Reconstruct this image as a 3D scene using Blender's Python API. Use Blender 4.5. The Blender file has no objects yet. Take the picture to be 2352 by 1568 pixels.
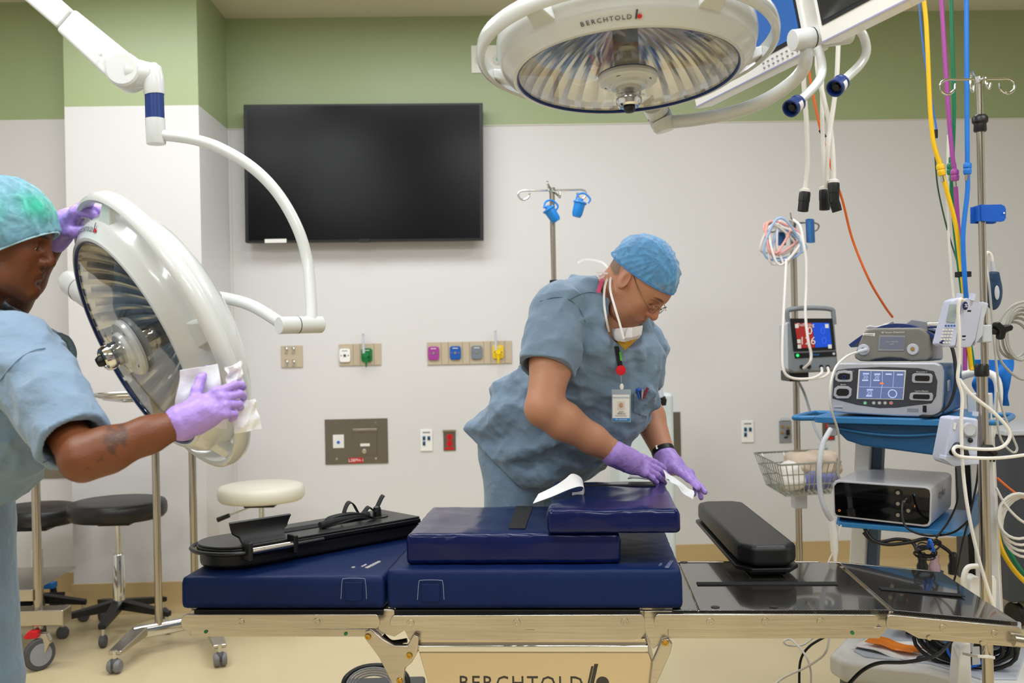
import bpy, bmesh, math, random
import numpy as np
from mathutils import Vector, Matrix
random.seed(7); rng = np.random.RandomState(5)
S = bpy.context.scene
COL = S.collection
# ---------------------------------------------------------------- camera, world, lights
YAW, ROLL, FPX = 0.028, 0.020, 2287.0
CAM = Vector((0, 0, 1.32))
_f = Vector((math.sin(YAW), math.cos(YAW), 0)); _r0 = Vector((math.cos(YAW), -math.sin(YAW), 0)); _z = Vector((0, 0, 1))
_r = _r0 * math.cos(ROLL) - _z * math.sin(ROLL); _u = _z * math.cos(ROLL) + _r0 * math.sin(ROLL)
cd = bpy.data.cameras.new('camera'); cam = bpy.data.objects.new('camera', cd); COL.objects.link(cam)
cam.matrix_world = Matrix(((_r.x, _u.x, -_f.x, CAM.x), (_r.y, _u.y, -_f.y, CAM.y), (_r.z, _u.z, -_f.z, CAM.z), (0, 0, 0, 1)))
cd.sensor_width = 36; cd.lens = FPX / 2352 * 36; cd.clip_start = .05
cd.dof.use_dof = True; cd.dof.focus_distance = 2.85; cd.dof.aperture_fstop = 4.0
S.camera = cam
S.view_settings.view_transform = 'Standard'; S.view_settings.look = 'None'
S.view_settings.exposure = 0.38; S.view_settings.gamma = 1; S.view_settings.use_curve_mapping = False
W = bpy.data.worlds.new('world'); S.world = W; W.use_nodes = True
W.node_tree.nodes['Background'].inputs[0].default_value = (1, 1, 1, 1); W.node_tree.nodes['Background'].inputs[1].default_value = .3
CEIL = 3.16
def area(x, y, w, l, e, col=(.93, .965, 1), z=CEIL - .03):
    L = bpy.data.lights.new('ceiling_lamp', 'AREA'); L.shape = 'RECTANGLE'; L.size = w; L.size_y = l; L.energy = e; L.color = col
    o = bpy.data.objects.new('ceiling_lamp', L); o.location = (x, y, z); COL.objects.link(o); return o
LAMPS = [(-1.75, 4.0, 1.15, .55, 19), (-.3, 4.25, 1.15, .55, 20), (1.5, 3.6, 1.15, .55, 20), (-1.6, 1.9, 1.15, .55, 28), (.3, 1.6, 1.15, .55, 33), (2.2, 1.6, 1.15, .55, 28),
         (-1.6, -.6, 1.15, .55, 36), (.6, -.8, 1.15, .55, 36)]
for l in LAMPS: area(*l)

def pt(px, py, d): return CAM + d * (_f + (px - 1176) / FPX * _r + (784 - py) / FPX * _u)
def ray(px, py): return _f + (px - 1176) / FPX * _r + (784 - py) / FPX * _u
def onplane(px, py, p0, n):
    r = ray(px, py); return CAM + r * ((Vector(p0) - CAM).dot(n) / r.dot(n))
def on_y(px, py, Y): return onplane(px, py, (0, Y, 0), Vector((0, 1, 0)))
def on_z(px, py, Z): return onplane(px, py, (0, 0, Z), Vector((0, 0, 1)))

# ---------------------------------------------------------------- materials
def lin(h):
    if isinstance(h, str):
        c = [int(h[i:i + 2], 16) / 255 for i in (0, 2, 4)]
        return tuple(((v + .055) / 1.055) ** 2.4 if v > .04045 else v / 12.92 for v in c) + (1,)
    return tuple(h) + (1,)
MATS = {}
def mat(name, col, rough=.5, metal=0, bump=0, bscale=50, coat=0, emis=0, alpha=1, trans=0, ior=1.45, sheen=0, var=0, vscale=5, attr=None, spec=None, sss=0, aniso=None):
    if name in MATS: return MATS[name]
    m = bpy.data.materials.new(name); m.use_nodes = True; nt = m.node_tree; N = nt.nodes; L = nt.links
    b = N['Principled BSDF']; c = lin(col)
    b.inputs['Base Color'].default_value = c; b.inputs['Roughness'].default_value = rough; b.inputs['Metallic'].default_value = metal
    b.inputs['Coat Weight'].default_value = coat; b.inputs['IOR'].default_value = ior; b.inputs['Alpha'].default_value = alpha
    b.inputs['Transmission Weight'].default_value = trans; b.inputs['Sheen Weight'].default_value = sheen
    if spec is not None: b.inputs['Specular IOR Level'].default_value = spec
    if sss: b.inputs['Subsurface Weight'].default_value = sss; b.inputs['Subsurface Scale'].default_value = .01; b.inputs['Subsurface Radius'].default_value = (1, .35, .2)
    if emis: b.inputs['Emission Color'].default_value = c; b.inputs['Emission Strength'].default_value = emis
    tc = N.new('ShaderNodeTexCoord')
    if attr:
        a = N.new('ShaderNodeAttribute'); a.attribute_name = attr; L.new(a.outputs['Color'], b.inputs['Base Color'])
        src = a.outputs['Color']
    if var:
        n = N.new('ShaderNodeTexNoise'); n.inputs['Scale'].default_value = vscale; n.inputs['Detail'].default_value = 4
        L.new(tc.outputs['Object'], n.inputs['Vector'])
        mx = N.new('ShaderNodeMix'); mx.data_type = 'RGBA'; mx.blend_type = 'MULTIPLY'; mx.inputs[0].default_value = 1
        mr = N.new('ShaderNodeMapRange'); mr.inputs['From Min'].default_value = .3; mr.inputs['From Max'].default_value = .7; mr.inputs['To Min'].default_value = 1 - var; mr.inputs['To Max'].default_value = 1
        L.new(n.outputs['Fac'], mr.inputs['Value'])
        if attr: L.new(src, mx.inputs[6])
        else: mx.inputs[6].default_value = c
        L.new(mr.outputs[0], mx.inputs[7]); L.new(mx.outputs[2], b.inputs['Base Color'])
    if bump:
        n = N.new('ShaderNodeTexNoise'); n.inputs['Scale'].default_value = bscale; n.inputs['Detail'].default_value = 3
        mp = N.new('ShaderNodeMapping'); L.new(tc.outputs['Object'], mp.inputs[0]); L.new(mp.outputs[0], n.inputs['Vector'])
        if aniso: mp.inputs['Scale'].default_value = aniso
        bp = N.new('ShaderNodeBump'); bp.inputs['Strength'].default_value = 1; bp.inputs['Distance'].default_value = bump
        L.new(n.outputs['Fac'], bp.inputs['Height']); L.new(bp.outputs[0], b.inputs['Normal'])
    MATS[name] = m; return m

WHITE = mat('white_paint', 'E9E7E2', .3, coat=.3)
STEEL = mat('brushed_steel', 'C9C2B6', .27, 1, bump=.0004, bscale=120, aniso=(.05, 1, 1), var=.18, vscale=4)
CHROME = mat('chrome', 'D8D8D6', .12, 1)
POLE = mat('polished_pole', 'B9B2A6', .2, 1)
DSTEEL = mat('dark_wall_steel', '8C857A', .36, 1, bump=.0003, bscale=90, aniso=(1, 1, .05))
BLACK = mat('black_plastic', '121214', .4)
RUBBER = mat('grey_rubber', '4A4A4C', .6)
VINYL_BK = mat('black_vinyl', '19191B', .42, bump=.0005, bscale=160)
BRASS = mat('brass', 'C8A04A', .3, 1)
BLUEV = mat('navy_vinyl', '05144A', .2, spec=.35, bump=.0012, bscale=9, var=.15, vscale=6)
BLUEM = mat('navy_mattress_cover', '071E4E', .5, spec=.25, bump=.0010, bscale=7, var=.12, vscale=5)
PLG = mat('grey_plastic', '8D8F94', .4)
LGREY = mat('light_grey_plastic', 'BFC3CC', .38)
GLOVE = mat('lilac_nitrile', 'A88AD8', .42, bump=.0025, bscale=75, sss=.15)
SCRUB = mat('slate_blue_scrub_cotton', '788FA6', .85, bump=.006, bscale=26, sheen=.2, var=.10, vscale=8)
def creases(m, scale, dist):       # sharp cloth creases over the weave
    nt = m.node_tree; N = nt.nodes; b = N['Principled BSDF']; tc = N.new('ShaderNodeTexCoord'); n = N.new('ShaderNodeTexNoise'); n.noise_type = 'RIDGED_MULTIFRACTAL'
    n.inputs['Scale'].default_value = scale; n.inputs['Detail'].default_value = 3; n.inputs['Roughness'].default_value = .45; n.inputs['Distortion'].default_value = .5
    old = b.inputs['Normal'].links[0].from_socket; bp = N.new('ShaderNodeBump'); bp.inputs['Distance'].default_value = dist; bp.inputs['Strength'].default_value = .8
    nt.links.new(tc.outputs['Object'], n.inputs['Vector']); nt.links.new(n.outputs['Fac'], bp.inputs['Height']); nt.links.new(old, bp.inputs['Normal']); nt.links.new(bp.outputs[0], b.inputs['Normal'])
creases(SCRUB, 6.5, .016); creases(GLOVE, 26, .0012)
WIPE = mat('white_wipe', 'ECEBEE', .8, bump=.003, bscale=30, sss=.2)
CORDW = mat('white_cord', 'E4E1DB', .4)
CORDB = mat('black_cord', '101012', .4)

# ---------------------------------------------------------------- mesh builder
def V(p): return Vector(p)
def frame_of(ax, up=None):
    z = V(ax).normalized(); up = V(up) if up is not None else (Vector((0, 0, 1)) if abs(z.z) < .95 else Vector((1, 0, 0)))
    x = (up - z * up.dot(z)).normalized(); y = z.cross(x); return x, y, z
def spline(P, n=8, closed=False):
    P = [V(p) for p in P]; out = []
    m = len(P)
    rngi = range(m if closed else m - 1)
    for i in rngi:
        g = lambda k: P[k % m] if closed else P[max(0, min(m - 1, k))]
        a, b, c, d = g(i - 1), g(i), g(i + 1), g(i + 2)
        for j in range(n):
            t = j / n
            out.append(.5 * ((2 * b) + (c - a) * t + (2 * a - 5 * b + 4 * c - d) * t * t + (3 * b - a - 3 * c + d) * t ** 3))
    if not closed: out.append(P[-1])
    return out
class MB:
    def __init__(s): s.v = []; s.f = []
    def add(s, vs, fs):
        o = len(s.v); s.v += [tuple(p) for p in vs]; s.f += [[o + i for i in f] for f in fs]; return s
    def box(s, c, size, R=None):
        hx, hy, hz = [k / 2 for k in size]; vs = []
        for x in (-hx, hx):
            for y in (-hy, hy):
                for z in (-hz, hz):
                    p = Vector((x, y, z)); vs.append(V(c) + (R @ p if R else p))
        return s.add(vs, [(0, 1, 3, 2), (4, 6, 7, 5), (0, 4, 5, 1), (2, 3, 7, 6), (0, 2, 6, 4), (1, 5, 7, 3)])
    def hexa(s, q0, q1):      # two quads
        return s.add(list(q0) + list(q1), [(0, 1, 2, 3), (7, 6, 5, 4), (0, 4, 5, 1), (1, 5, 6, 2), (2, 6, 7, 3), (3, 7, 4, 0)])
    def prism(s, poly, ext):
        n = len(poly); e = V(ext); a = [V(p) for p in poly]
        return s.add(a + [p + e for p in a], [list(range(n))[::-1], list(range(n, 2 * n))] + [(i, (i + 1) % n, n + (i + 1) % n, n + i) for i in range(n)])
    def tube(s, P, r, n=12, closed=False, sp=0, cap=True, flat=1, up=None):
        P = spline(P, sp, closed) if sp else [V(p) for p in P]
        m = len(P); R = r if isinstance(r, (list, tuple)) else None
        vs = []; prev = None
        for i, p in enumerate(P):
            t = (P[(i + 1) % m] - P[i - 1]) if closed else (P[min(i + 1, m - 1)] - P[max(i - 1, 0)])
            t = t.normalized() if t.length > 1e-9 else Vector((0, 0, 1))
            if prev is None: x, y, _ = frame_of(t, up)
            else:
                x = prev - t * prev.dot(t)
                x = x.normalized() if x.length > 1e-6 else frame_of(t)[0]
                y = t.cross(x)
            prev = x
            rr = (R[0] + (R[1] - R[0]) * i / (m - 1)) if R and len(R) == 2 else (R[i] if R else r)
            for k in range(n):
                a = 2 * math.pi * k / n; vs.append(p + x * (rr * math.cos(a)) + y * (rr * flat * math.sin(a)))
        fs = []
        for i in range(m if closed else m - 1):
            j = (i + 1) % m
            for k in range(n): fs.append((i * n + k, i * n + (k + 1) % n, j * n + (k + 1) % n, j * n + k))
        if cap and not closed: fs.append(list(range(n))[::-1]); fs.append([(m - 1) * n + k for k in range(n)])
        return s.add(vs, fs)
    def cyl(s, a, b, r, r2=None, n=24): return s.tube([a, b], (r, r if r2 is None else r2), n)
    def lathe(s, prof, o, ax, n=48, up=None, close=False, cap0=True):
        x, y, z = frame_of(ax, up); o = V(o); vs = []
        for (r, h) in prof:
            for k in range(n):
                a = 2 * math.pi * k / n; vs.append(o + z * h + (x * math.cos(a) + y * math.sin(a)) * max(r, 1e-5))
        m = len(prof); fs = []
        for i in range(m if close else m - 1):
            j = (i + 1) % m
            for k in range(n): fs.append((i * n + k, i * n + (k + 1) % n, j * n + (k + 1) % n, j * n + k))
        if not close:
            if prof[0][0] > 1e-4 and cap0: fs.append(list(range(n))[::-1])
            if prof[-1][0] > 1e-4: fs.append([(m - 1) * n + k for k in range(n)])
        return s.add(vs, fs)
    def ball(s, c, r, n=16, R=None):
        rr = r if isinstance(r, (tuple, list)) else (r, r, r); vs = []; h = n // 2
        for i in range(h + 1):
            th = math.pi * i / h
            for k in range(n):
                a = 2 * math.pi * k / n
                p = Vector((rr[0] * math.sin(th) * math.cos(a), rr[1] * math.sin(th) * math.sin(a), rr[2] * math.cos(th)))
                vs.append(V(c) + (R @ p if R else p))
        return s.add(vs, [(i * n + k, i * n + (k + 1) % n, (i + 1) * n + (k + 1) % n, (i + 1) * n + k) for i in range(h) for k in range(n)])
    def sheet(s, grid, th=.0012):        # grid[i][j] of points, given a thickness
        a = len(grid); b = len(grid[0]); G = [[V(p) for p in row] for row in grid]; top = []; bot = []
        for i in range(a):
            for j in range(b):
                du = G[min(i + 1, a - 1)][j] - G[max(i - 1, 0)][j]; dv = G[i][min(j + 1, b - 1)] - G[i][max(j - 1, 0)]
                nn = du.cross(dv); nn = nn.normalized() if nn.length > 1e-12 else Vector((0, 0, 1))
                top.append(G[i][j] + nn * th / 2); bot.append(G[i][j] - nn * th / 2)
        n = a * b; fs = []
        for i in range(a - 1):
            for j in range(b - 1):
                q = (i * b + j, i * b + j + 1, (i + 1) * b + j + 1, (i + 1) * b + j); fs.append(q); fs.append(tuple(n + k for k in q[::-1]))
        for j in range(b - 1):
            fs.append((j, n + j, n + j + 1, j + 1)); k = (a - 1) * b; fs.append((k + j + 1, n + k + j + 1, n + k + j, k + j))
        for i in range(a - 1):
            p, q = i * b, (i + 1) * b; fs.append((q, n + q, n + p, p)); fs.append((p + b - 1, n + p + b - 1, n + q + b - 1, q + b - 1))
        return s.add(top + bot, fs)

def setp(o, label=None, cat=None, group=None, kind=None):
    if label: o['label'] = label
    if cat: o['category'] = cat
    if group: o['group'] = group
    if kind: o['kind'] = kind
    return o
def thing(name, label, cat, loc=(0, 0, 0), rz=0, group=None):
    o = bpy.data.objects.new(name, None); COL.objects.link(o); o.empty_display_size = .05
    o.matrix_basis = Matrix.Translation(V(loc)) @ Matrix.Rotation(rz, 4, 'Z')
    return setp(o, label, cat, group)
def rootmat(p):
    M = Matrix.Identity(4)
    while p is not None: M = p.matrix_basis @ M; p = p.parent
    return M
def finish(name, me, m, parent=None, bev=0, seg=2, ang=35, local=False, smooth=True, label=None):
    if parent is not None and not local: me.transform(rootmat(parent).inverted())
    if m is not None:
        for mm in (m if isinstance(m, (list, tuple)) else [m]): me.materials.append(mm)
    if smooth:
        me.polygons.foreach_set('use_smooth', [True] * len(me.polygons)); me.set_sharp_from_angle(angle=math.radians(ang))
    o = bpy.data.objects.new(name, me); COL.objects.link(o)
    if parent is not None: o.parent = parent
    if bev:
        b = o.modifiers.new('bevel', 'BEVEL'); b.width = bev; b.segments = seg; b.limit_method = 'ANGLE'; b.angle_limit = math.radians(40); b.harden_normals = True
    if label: o['label'] = label
    return o
def part(name, mb, m, parent=None, **k):
    bm = bmesh.new(); vs = [bm.verts.new(p) for p in mb.v]
    for f in mb.f:
        try: bm.faces.new([vs[i] for i in f])
        except ValueError: pass
    if not k.pop('raw', False): bmesh.ops.remove_doubles(bm, verts=bm.verts, dist=2e-6)
    bmesh.ops.recalc_face_normals(bm, faces=bm.faces)
    me = bpy.data.meshes.new(name); bm.to_mesh(me); bm.free()
    return finish(name, me, m, parent, **k)
def struct(name, mb, m, **k):
    o = part(name, mb, m, None, **k); o['kind'] = 'structure'; return o
def solo(name, mb, m, label, cat, group=None, **k):
    o = part(name, mb, m, None, **k); return setp(o, label, cat, group)
def text(name, s, size, o, ax, up, m, parent, ext=.0004, align='CENTER', shear=0, spacing=1, font=None):
    c = bpy.data.curves.new(name, 'FONT'); c.body = s; c.size = size; c.extrude = ext; c.align_x = align; c.align_y = 'CENTER'; c.shear = shear; c.space_character = spacing; c.resolution_u = 2
    t = bpy.data.objects.new(name, c); COL.objects.link(t)
    dg = bpy.context.evaluated_depsgraph_get(); me = bpy.data.meshes.new_from_object(t.evaluated_get(dg)); bpy.data.objects.remove(t); bpy.data.curves.remove(c)
    x = V(ax).normalized(); z = x.cross(V(up)).normalized(); y = z.cross(x); o = V(o)
    me.transform(Matrix(((x.x, y.x, z.x, o.x), (x.y, y.y, z.y, o.y), (x.z, y.z, z.z, o.z), (0, 0, 0, 1))))
    me.materials.clear(); return finish(name, me, m, parent, smooth=False)
def copy_tree(o, parent=None):
    c = o.copy(); COL.objects.link(c); c.parent = parent
    for ch in list(o.children): copy_tree(ch, c)
    return c

# ---------------------------------------------------------------- sculpting by signed distance
def nmat(R): return np.array([[R[i][j] for j in range(3)] for i in range(3)])
class SDF:
    def __init__(s, lo, hi, h):
        s.lo = np.array(lo, float); s.h = h; s.n = np.ceil((np.array(hi, float) - s.lo) / h).astype(int) + 1
        s.ax = [s.lo[i] + h * np.arange(s.n[i]) for i in range(3)]; s.d = np.full(tuple(s.n), .08, np.float32)
    def sl(s, lo, hi, pad):
        r = []
        for i in range(3):
            a = int(math.floor((lo[i] - pad - s.lo[i]) / s.h)); b = int(math.ceil((hi[i] + pad - s.lo[i]) / s.h)) + 1
            r.append(slice(max(a, 0), max(min(b, s.n[i]), 0)))
        return tuple(r)
    def grid(s, sl):
        return (s.ax[0][sl[0]][:, None, None].astype(np.float32), s.ax[1][sl[1]][None, :, None].astype(np.float32), s.ax[2][sl[2]][None, None, :].astype(np.float32))
    def comb(s, sl, e, k, op):
        d = s.d[sl]
        if d.size == 0: return
        if op == 'u':
            h = np.clip(k - np.abs(d - e), 0, None) / k; s.d[sl] = np.minimum(d, e) - h * h * k * .25
        elif op == 's':
            h = np.clip(k - np.abs(d + e), 0, None) / k; s.d[sl] = np.maximum(d, -e) + h * h * k * .25
        else: s.d[sl] = np.maximum(d, e)
    def cone(s, a, b, ra, rb, k=.02, op='u'):
        a = np.array(a[:], float); b = np.array(b[:], float); R = max(ra, rb)
        sl = s.sl(np.minimum(a, b) - R, np.maximum(a, b) + R, k + .03); X, Y, Z = s.grid(sl); ab = b - a; L = float(ab @ ab) + 1e-12
        t = np.clip(((X - a[0]) * ab[0] + (Y - a[1]) * ab[1] + (Z - a[2]) * ab[2]) / L, 0, 1)
        e = np.sqrt((X - a[0] - t * ab[0]) ** 2 + (Y - a[1] - t * ab[1]) ** 2 + (Z - a[2] - t * ab[2]) ** 2) - (ra + (rb - ra) * t)
        s.comb(sl, e, k, op); return s
    def chain(s, P, R, k=.02, op='u'):
        for i in range(len(P) - 1): s.cone(P[i], P[i + 1], R[i], R[i + 1], k, op)
        return s
    def loc(s, c, R, sl):
        X, Y, Z = s.grid(sl); X = X - c[0]; Y = Y - c[1]; Z = Z - c[2]
        if R is None: return X, Y, Z
        M = nmat(R); return tuple(X * M[0][i] + Y * M[1][i] + Z * M[2][i] for i in range(3))
    def ell(s, c, r, R=None, k=.02, op='u'):
        r = (r, r, r) if isinstance(r, (int, float)) else r; c = np.array(c[:], float); m = max(r); sl = s.sl(c - m, c + m, k + .03)
        x, y, z = s.loc(c, R, sl); q = np.sqrt((x / r[0]) ** 2 + (y / r[1]) ** 2 + (z / r[2]) ** 2); g = np.sqrt((x / r[0] ** 2) ** 2 + (y / r[1] ** 2) ** 2 + (z / r[2] ** 2) ** 2)
        s.comb(sl, q * (q - 1) / (g + 1e-6), k, op); return s
    def box(s, c, hs, R=None, rd=.01, k=.01, op='u'):
        c = np.array(c[:], float); m = np.linalg.norm(hs); sl = s.sl(c - m, c + m, k + .03); x, y, z = s.loc(c, R, sl)
        q = [np.abs(w) - (hs[i] - rd) for i, w in enumerate((x, y, z))]
        o = np.sqrt(sum(np.maximum(w, 0) ** 2 for w in q)) + np.minimum(np.maximum(np.maximum(q[0], q[1]), q[2]), 0) - rd
        s.comb(sl, o, k, op); return s
    def plane(s, p, n):               # keep the side away from n
        X, Y, Z = s.grid((slice(None),) * 3); s.d = np.maximum(s.d, ((X - p[0]) * n[0] + (Y - p[1]) * n[1] + (Z - p[2]) * n[2]).astype(np.float32)); return s
    def disp(s, fn):
        idx = np.nonzero(np.abs(s.d) < .03)
        s.d[idx] += fn(s.ax[0][idx[0]], s.ax[1][idx[1]], s.ax[2][idx[2]]).astype(np.float32); return s
    def mesh(s):
        f = s.d; sg = f < 0; nx, ny, nz = f.shape; c = np.zeros((nx - 1, ny - 1, nz - 1), np.int8)
        O = [(i, j, k) for i in (0, 1) for j in (0, 1) for k in (0, 1)]
        for (i, j, k) in O: c += sg[i:nx - 1 + i, j:ny - 1 + j, k:nz - 1 + k]
        I = np.argwhere((c > 0) & (c < 8)); pos = np.zeros((len(I), 3)); cnt = np.zeros(len(I))
        for a in range(8):
            for ax in range(3):
                if O[a][ax]: continue
                o2 = list(O[a]); o2[ax] = 1; v0 = f[tuple((I + O[a]).T)]; v1 = f[tuple((I + o2).T)]; m = (v0 < 0) != (v1 < 0)
                t = np.where(m, v0 / np.where(m, v0 - v1, 1), 0); p = np.tile(np.array(O[a], float), (len(I), 1)); p[:, ax] += t
                pos += p * m[:, None]; cnt += m
        v = s.lo + s.h * (I + pos / cnt[:, None]); ix = np.full(c.shape, -1, np.int32); ix[tuple(I.T)] = np.arange(len(I)); Q = []
        for ax in range(3):
            o1, o2 = [(1, 2), (2, 0), (0, 1)][ax]
            a = [slice(None)] * 3; b = [slice(None)] * 3; a[ax] = slice(0, -1); b[ax] = slice(1, None)
            df = sg[tuple(a)] != sg[tuple(b)]; E = np.argwhere(df)
            ok = (E[:, o1] > 0) & (E[:, o2] > 0) & (E[:, o1] < f.shape[o1] - 1) & (E[:, o2] < f.shape[o2] - 1); E = E[ok]
            ins = sg[tuple(E.T)]
            def cell(d1, d2):
                q = E.copy(); q[:, o1] += d1; q[:, o2] += d2; return ix[tuple(q.T)]
            q = np.stack([cell(-1, -1), cell(0, -1), cell(0, 0), cell(-1, 0)], 1); q[~ins] = q[~ins][:, ::-1]; Q.append(q)
        return v, np.concatenate(Q)
def npmesh(name, vq, col=None):
    if isinstance(vq, list):
        o = 0; vs = []; qs = []
        for v, q in vq: vs.append(v); qs.append(q + o); o += len(v)
        v = np.concatenate(vs); q = np.concatenate(qs)
    else: v, q = vq
    me = bpy.data.meshes.new(name); me.vertices.add(len(v)); me.vertices.foreach_set('co', v.astype(np.float32).ravel())
    me.loops.add(len(q) * 4); me.loops.foreach_set('vertex_index', q.astype(np.int32).ravel())
    me.polygons.add(len(q)); me.polygons.foreach_set('loop_start', np.arange(0, len(q) * 4, 4, dtype=np.int32)); me.polygons.foreach_set('loop_total', np.full(len(q), 4, np.int32))
    me.update(calc_edges=True); me.validate()
    if col is not None:
        c = col(v); a = me.color_attributes.new('Col', 'FLOAT_COLOR', 'POINT'); a.data.foreach_set('color', np.concatenate([c, np.ones((len(c), 1))], 1).astype(np.float32).ravel())
    return me
def sculpt(name, sd, m, parent=None, col=None, ang=80, **k):
    vq = [x.mesh() for x in sd] if isinstance(sd, list) else sd.mesh()
    return finish(name, npmesh(name, vq, col), m, parent, ang=ang, **k)
def folds(amp, scale, seed=0, n=7, stretch=(1, 1, 1)):
    r = np.random.RandomState(seed); D = r.randn(n, 3); D /= np.linalg.norm(D, axis=1)[:, None]; D = D * np.array(stretch); P = r.rand(n) * 6.28; F = scale * (.6 + r.rand(n) * 1.2); W2 = r.randn(n, 3)
    def fn(x, y, z):
        o = 0
        for i in range(n):
            w = .9 * np.sin(F[i] * .45 * (W2[i, 0] * x + W2[i, 1] * y + W2[i, 2] * z) + i)
            o = o + (np.abs(np.sin(F[i] * (D[i, 0] * x + D[i, 1] * y + D[i, 2] * z) * .5 + P[i] + w)) - .6)
        return amp * o / math.sqrt(n)
    return fn
def rotframe(X, Zup):           # columns X,Y,Z with X forward
    x = V(X).normalized(); z = (V(Zup) - x * V(Zup).dot(x)).normalized(); y = z.cross(x)
    return Matrix(((x.x, y.x, z.x), (x.y, y.y, z.y), (x.z, y.z, z.z)))
# ---------------------------------------------------------------- the room
YW = 5.62
def wallmat(name, zsplit=2.54, green='A2B085', white='DCDADA'):
    m = mat(name, white, .38); nt = m.node_tree; N = nt.nodes; L = nt.links; b = N['Principled BSDF']
    g = N.new('ShaderNodeNewGeometry'); sx = N.new('ShaderNodeSeparateXYZ'); L.new(g.outputs['Position'], sx.inputs[0])
    gt = N.new('ShaderNodeMath'); gt.operation = 'GREATER_THAN'; gt.inputs[1].default_value = zsplit; L.new(sx.outputs['Z'], gt.inputs[0])
    mx = N.new('ShaderNodeMix'); mx.data_type = 'RGBA'; mx.inputs[6].default_value = lin(white); mx.inputs[7].default_value = lin(green)
    L.new(gt.outputs[0], mx.inputs[0]); L.new(mx.outputs[2], b.inputs['Base Color']); return m
WALL = wallmat('wall_white_and_green')
FLOOR = mat('cream_vinyl_floor', 'D3C29A', .3, var=.06, vscale=1.3, bump=.0004, bscale=30)
BASEM = mat('tan_cove_base', 'C2A878', .45)
CEILM = mat('ceiling_paint', 'DAD3BF', .7)
xl = on_y(149, 300, 5.05).x; xr = on_y(457, 300, 5.05).x; XL, XR, YB, YL = -3.6, 3.9, -2.4, 5.32
struct('floor', MB().box(((XL + XR) / 2, (YB + YW) / 2, -.05), (XR - XL + .2, YW - YB + .2, .1)), FLOOR)
struct('ceiling', MB().box(((XL + XR) / 2, (YB + YW) / 2, CEIL + .05), (XR - XL + .2, YW - YB + .2, .1)), CEILM)
struct('wall_back', MB().box(((xr + XR) / 2, YW + .05, CEIL / 2), (XR - xr, .1, CEIL)), WALL)
struct('wall_alcove', MB().box(((xl + XL) / 2, YL + .05, CEIL / 2), (xl - XL, .1, CEIL)), WALL)
struct('wall_column', MB().box(((xl + xr) / 2, (5.05 + YW) / 2 + .05, CEIL / 2), (xr - xl, YW - 5.05 + .1, CEIL)), WALL)
struct('wall_left', MB().box((XL - .05, (YB + YW) / 2, CEIL / 2), (.1, YW - YB + .2, CEIL)), WALL)
struct('wall_right', MB().box((XR + .05, (YB + YW) / 2, CEIL / 2), (.1, YW - YB + .2, CEIL)), WALL)
struct('wall_front', MB().box(((XL + XR) / 2, YB - .05, CEIL / 2), (XR - XL, .1, CEIL)), mat('front_wall_dimmed', '8F8B84', .6))  # unseen wall, colour darkened to weaken its reflections in vinyl and steel
def cove(a, b, nrm):
    a = V(a); b = V(b); n = V(nrm); pr = [(0, .15), (.006, .148), (.007, .05), (.012, .02), (.035, .003), (.035, 0), (0, 0)]
    return MB().prism([a + n * x + _z * z for x, z in pr], b - a)
struct('baseboard_back', cove((xr, YW, 0), (XR, YW, 0), (0, -1, 0)), BASEM, ang=60)
struct('baseboard_column', cove((xl - .006, 5.05, 0), (xr + .006, 5.05, 0), (0, -1, 0)), BASEM, ang=60)
struct('baseboard_column_side', cove((xr, 5.05, 0), (xr, YW, 0), (1, 0, 0)), BASEM, ang=60)
struct('baseboard_alcove', cove((XL, YL, 0), (xl, YL, 0), (0, -1, 0)), BASEM, ang=60)
struct('trim_1', MB().box(((xr + XR) / 2, YW - .002, 2.54), (XR - xr, .006, .006)), mat('trim_cream', 'D9D3C6', .4))
struct('trim_2', MB().box((on_y(541, 900, YW).x, YW - .001, 1.34), (.006, .003, 2.38)), MATS['trim_cream'])
for (x, y, w, l, e) in LAMPS:
    fr = MB()
    for sx in (-1, 1): fr.box((x + sx * (w / 2 + .02), y, CEIL - .012), (.035, l + .08, .024)); fr.box((x, y + sx * (l / 2 + .02), CEIL - .012), (w + .08, .035, .024))
    setp(part('ceiling_light_frame', fr, WHITE), 'white metal frame of a recessed ceiling light panel', 'ceiling light', 'recessed ceiling lights above the room')

# ---------------------------------------------------------------- wall things
def wq(px0, py0, px1, py1, Y=YW):      # rectangle on a wall from two corners
    a = on_y(px0, py0, Y); b = on_y(px1, py1, Y); return (a + b) / 2, abs(b.x - a.x), abs(a.z - b.z)
FX, UP = Vector((1, 0, 0)), Vector((0, 0, 1))
# television, hung slightly askew
a = on_y(559, 240, 5.5); b = on_y(1109, 236, 5.5); c = on_y(1111, 551, 5.5); d = on_y(563, 557, 5.5)
tv = thing('television', 'large flat black television hanging on the white and green wall', 'television', ((a.x + b.x) / 2, 5.52, (a.z + c.z) / 2))
bk = Vector((0, .06, 0)); part('housing', MB().hexa([a, b, c, d], [p + bk for p in (a, b, c, d)]), BLACK, tv, bev=.004)
def ins(q, k, fy):
    ce = sum(q, Vector()) / 4; return [p + (ce - p).normalized() * k + Vector((0, fy, 0)) for p in q]
q = ins([a, b, c, d], .022, -.0015)
part('screen', MB().add(q, [(0, 1, 2, 3)]), mat('tv_screen', '04060A', .22, spec=.25), tv)
wb, w_, h_ = wq(608, 549, 658, 557, 5.495); part('label_strip', MB().box((wb.x, 5.496, wb.z), (w_, .003, h_)), WHITE, tv, label='small white label strip')
wb, w_, h_ = wq(825, 546, 850, 554, 5.495); part('sensor_bump', MB().box((wb.x, 5.497, wb.z - .006), (w_, .012, h_)), BLACK, tv, bev=.002)
part('wall_mount', MB().box(((a.x + b.x) / 2, 5.60, (a.z + c.z) / 2), (.4, .04, .3)), BLACK, tv)

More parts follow.
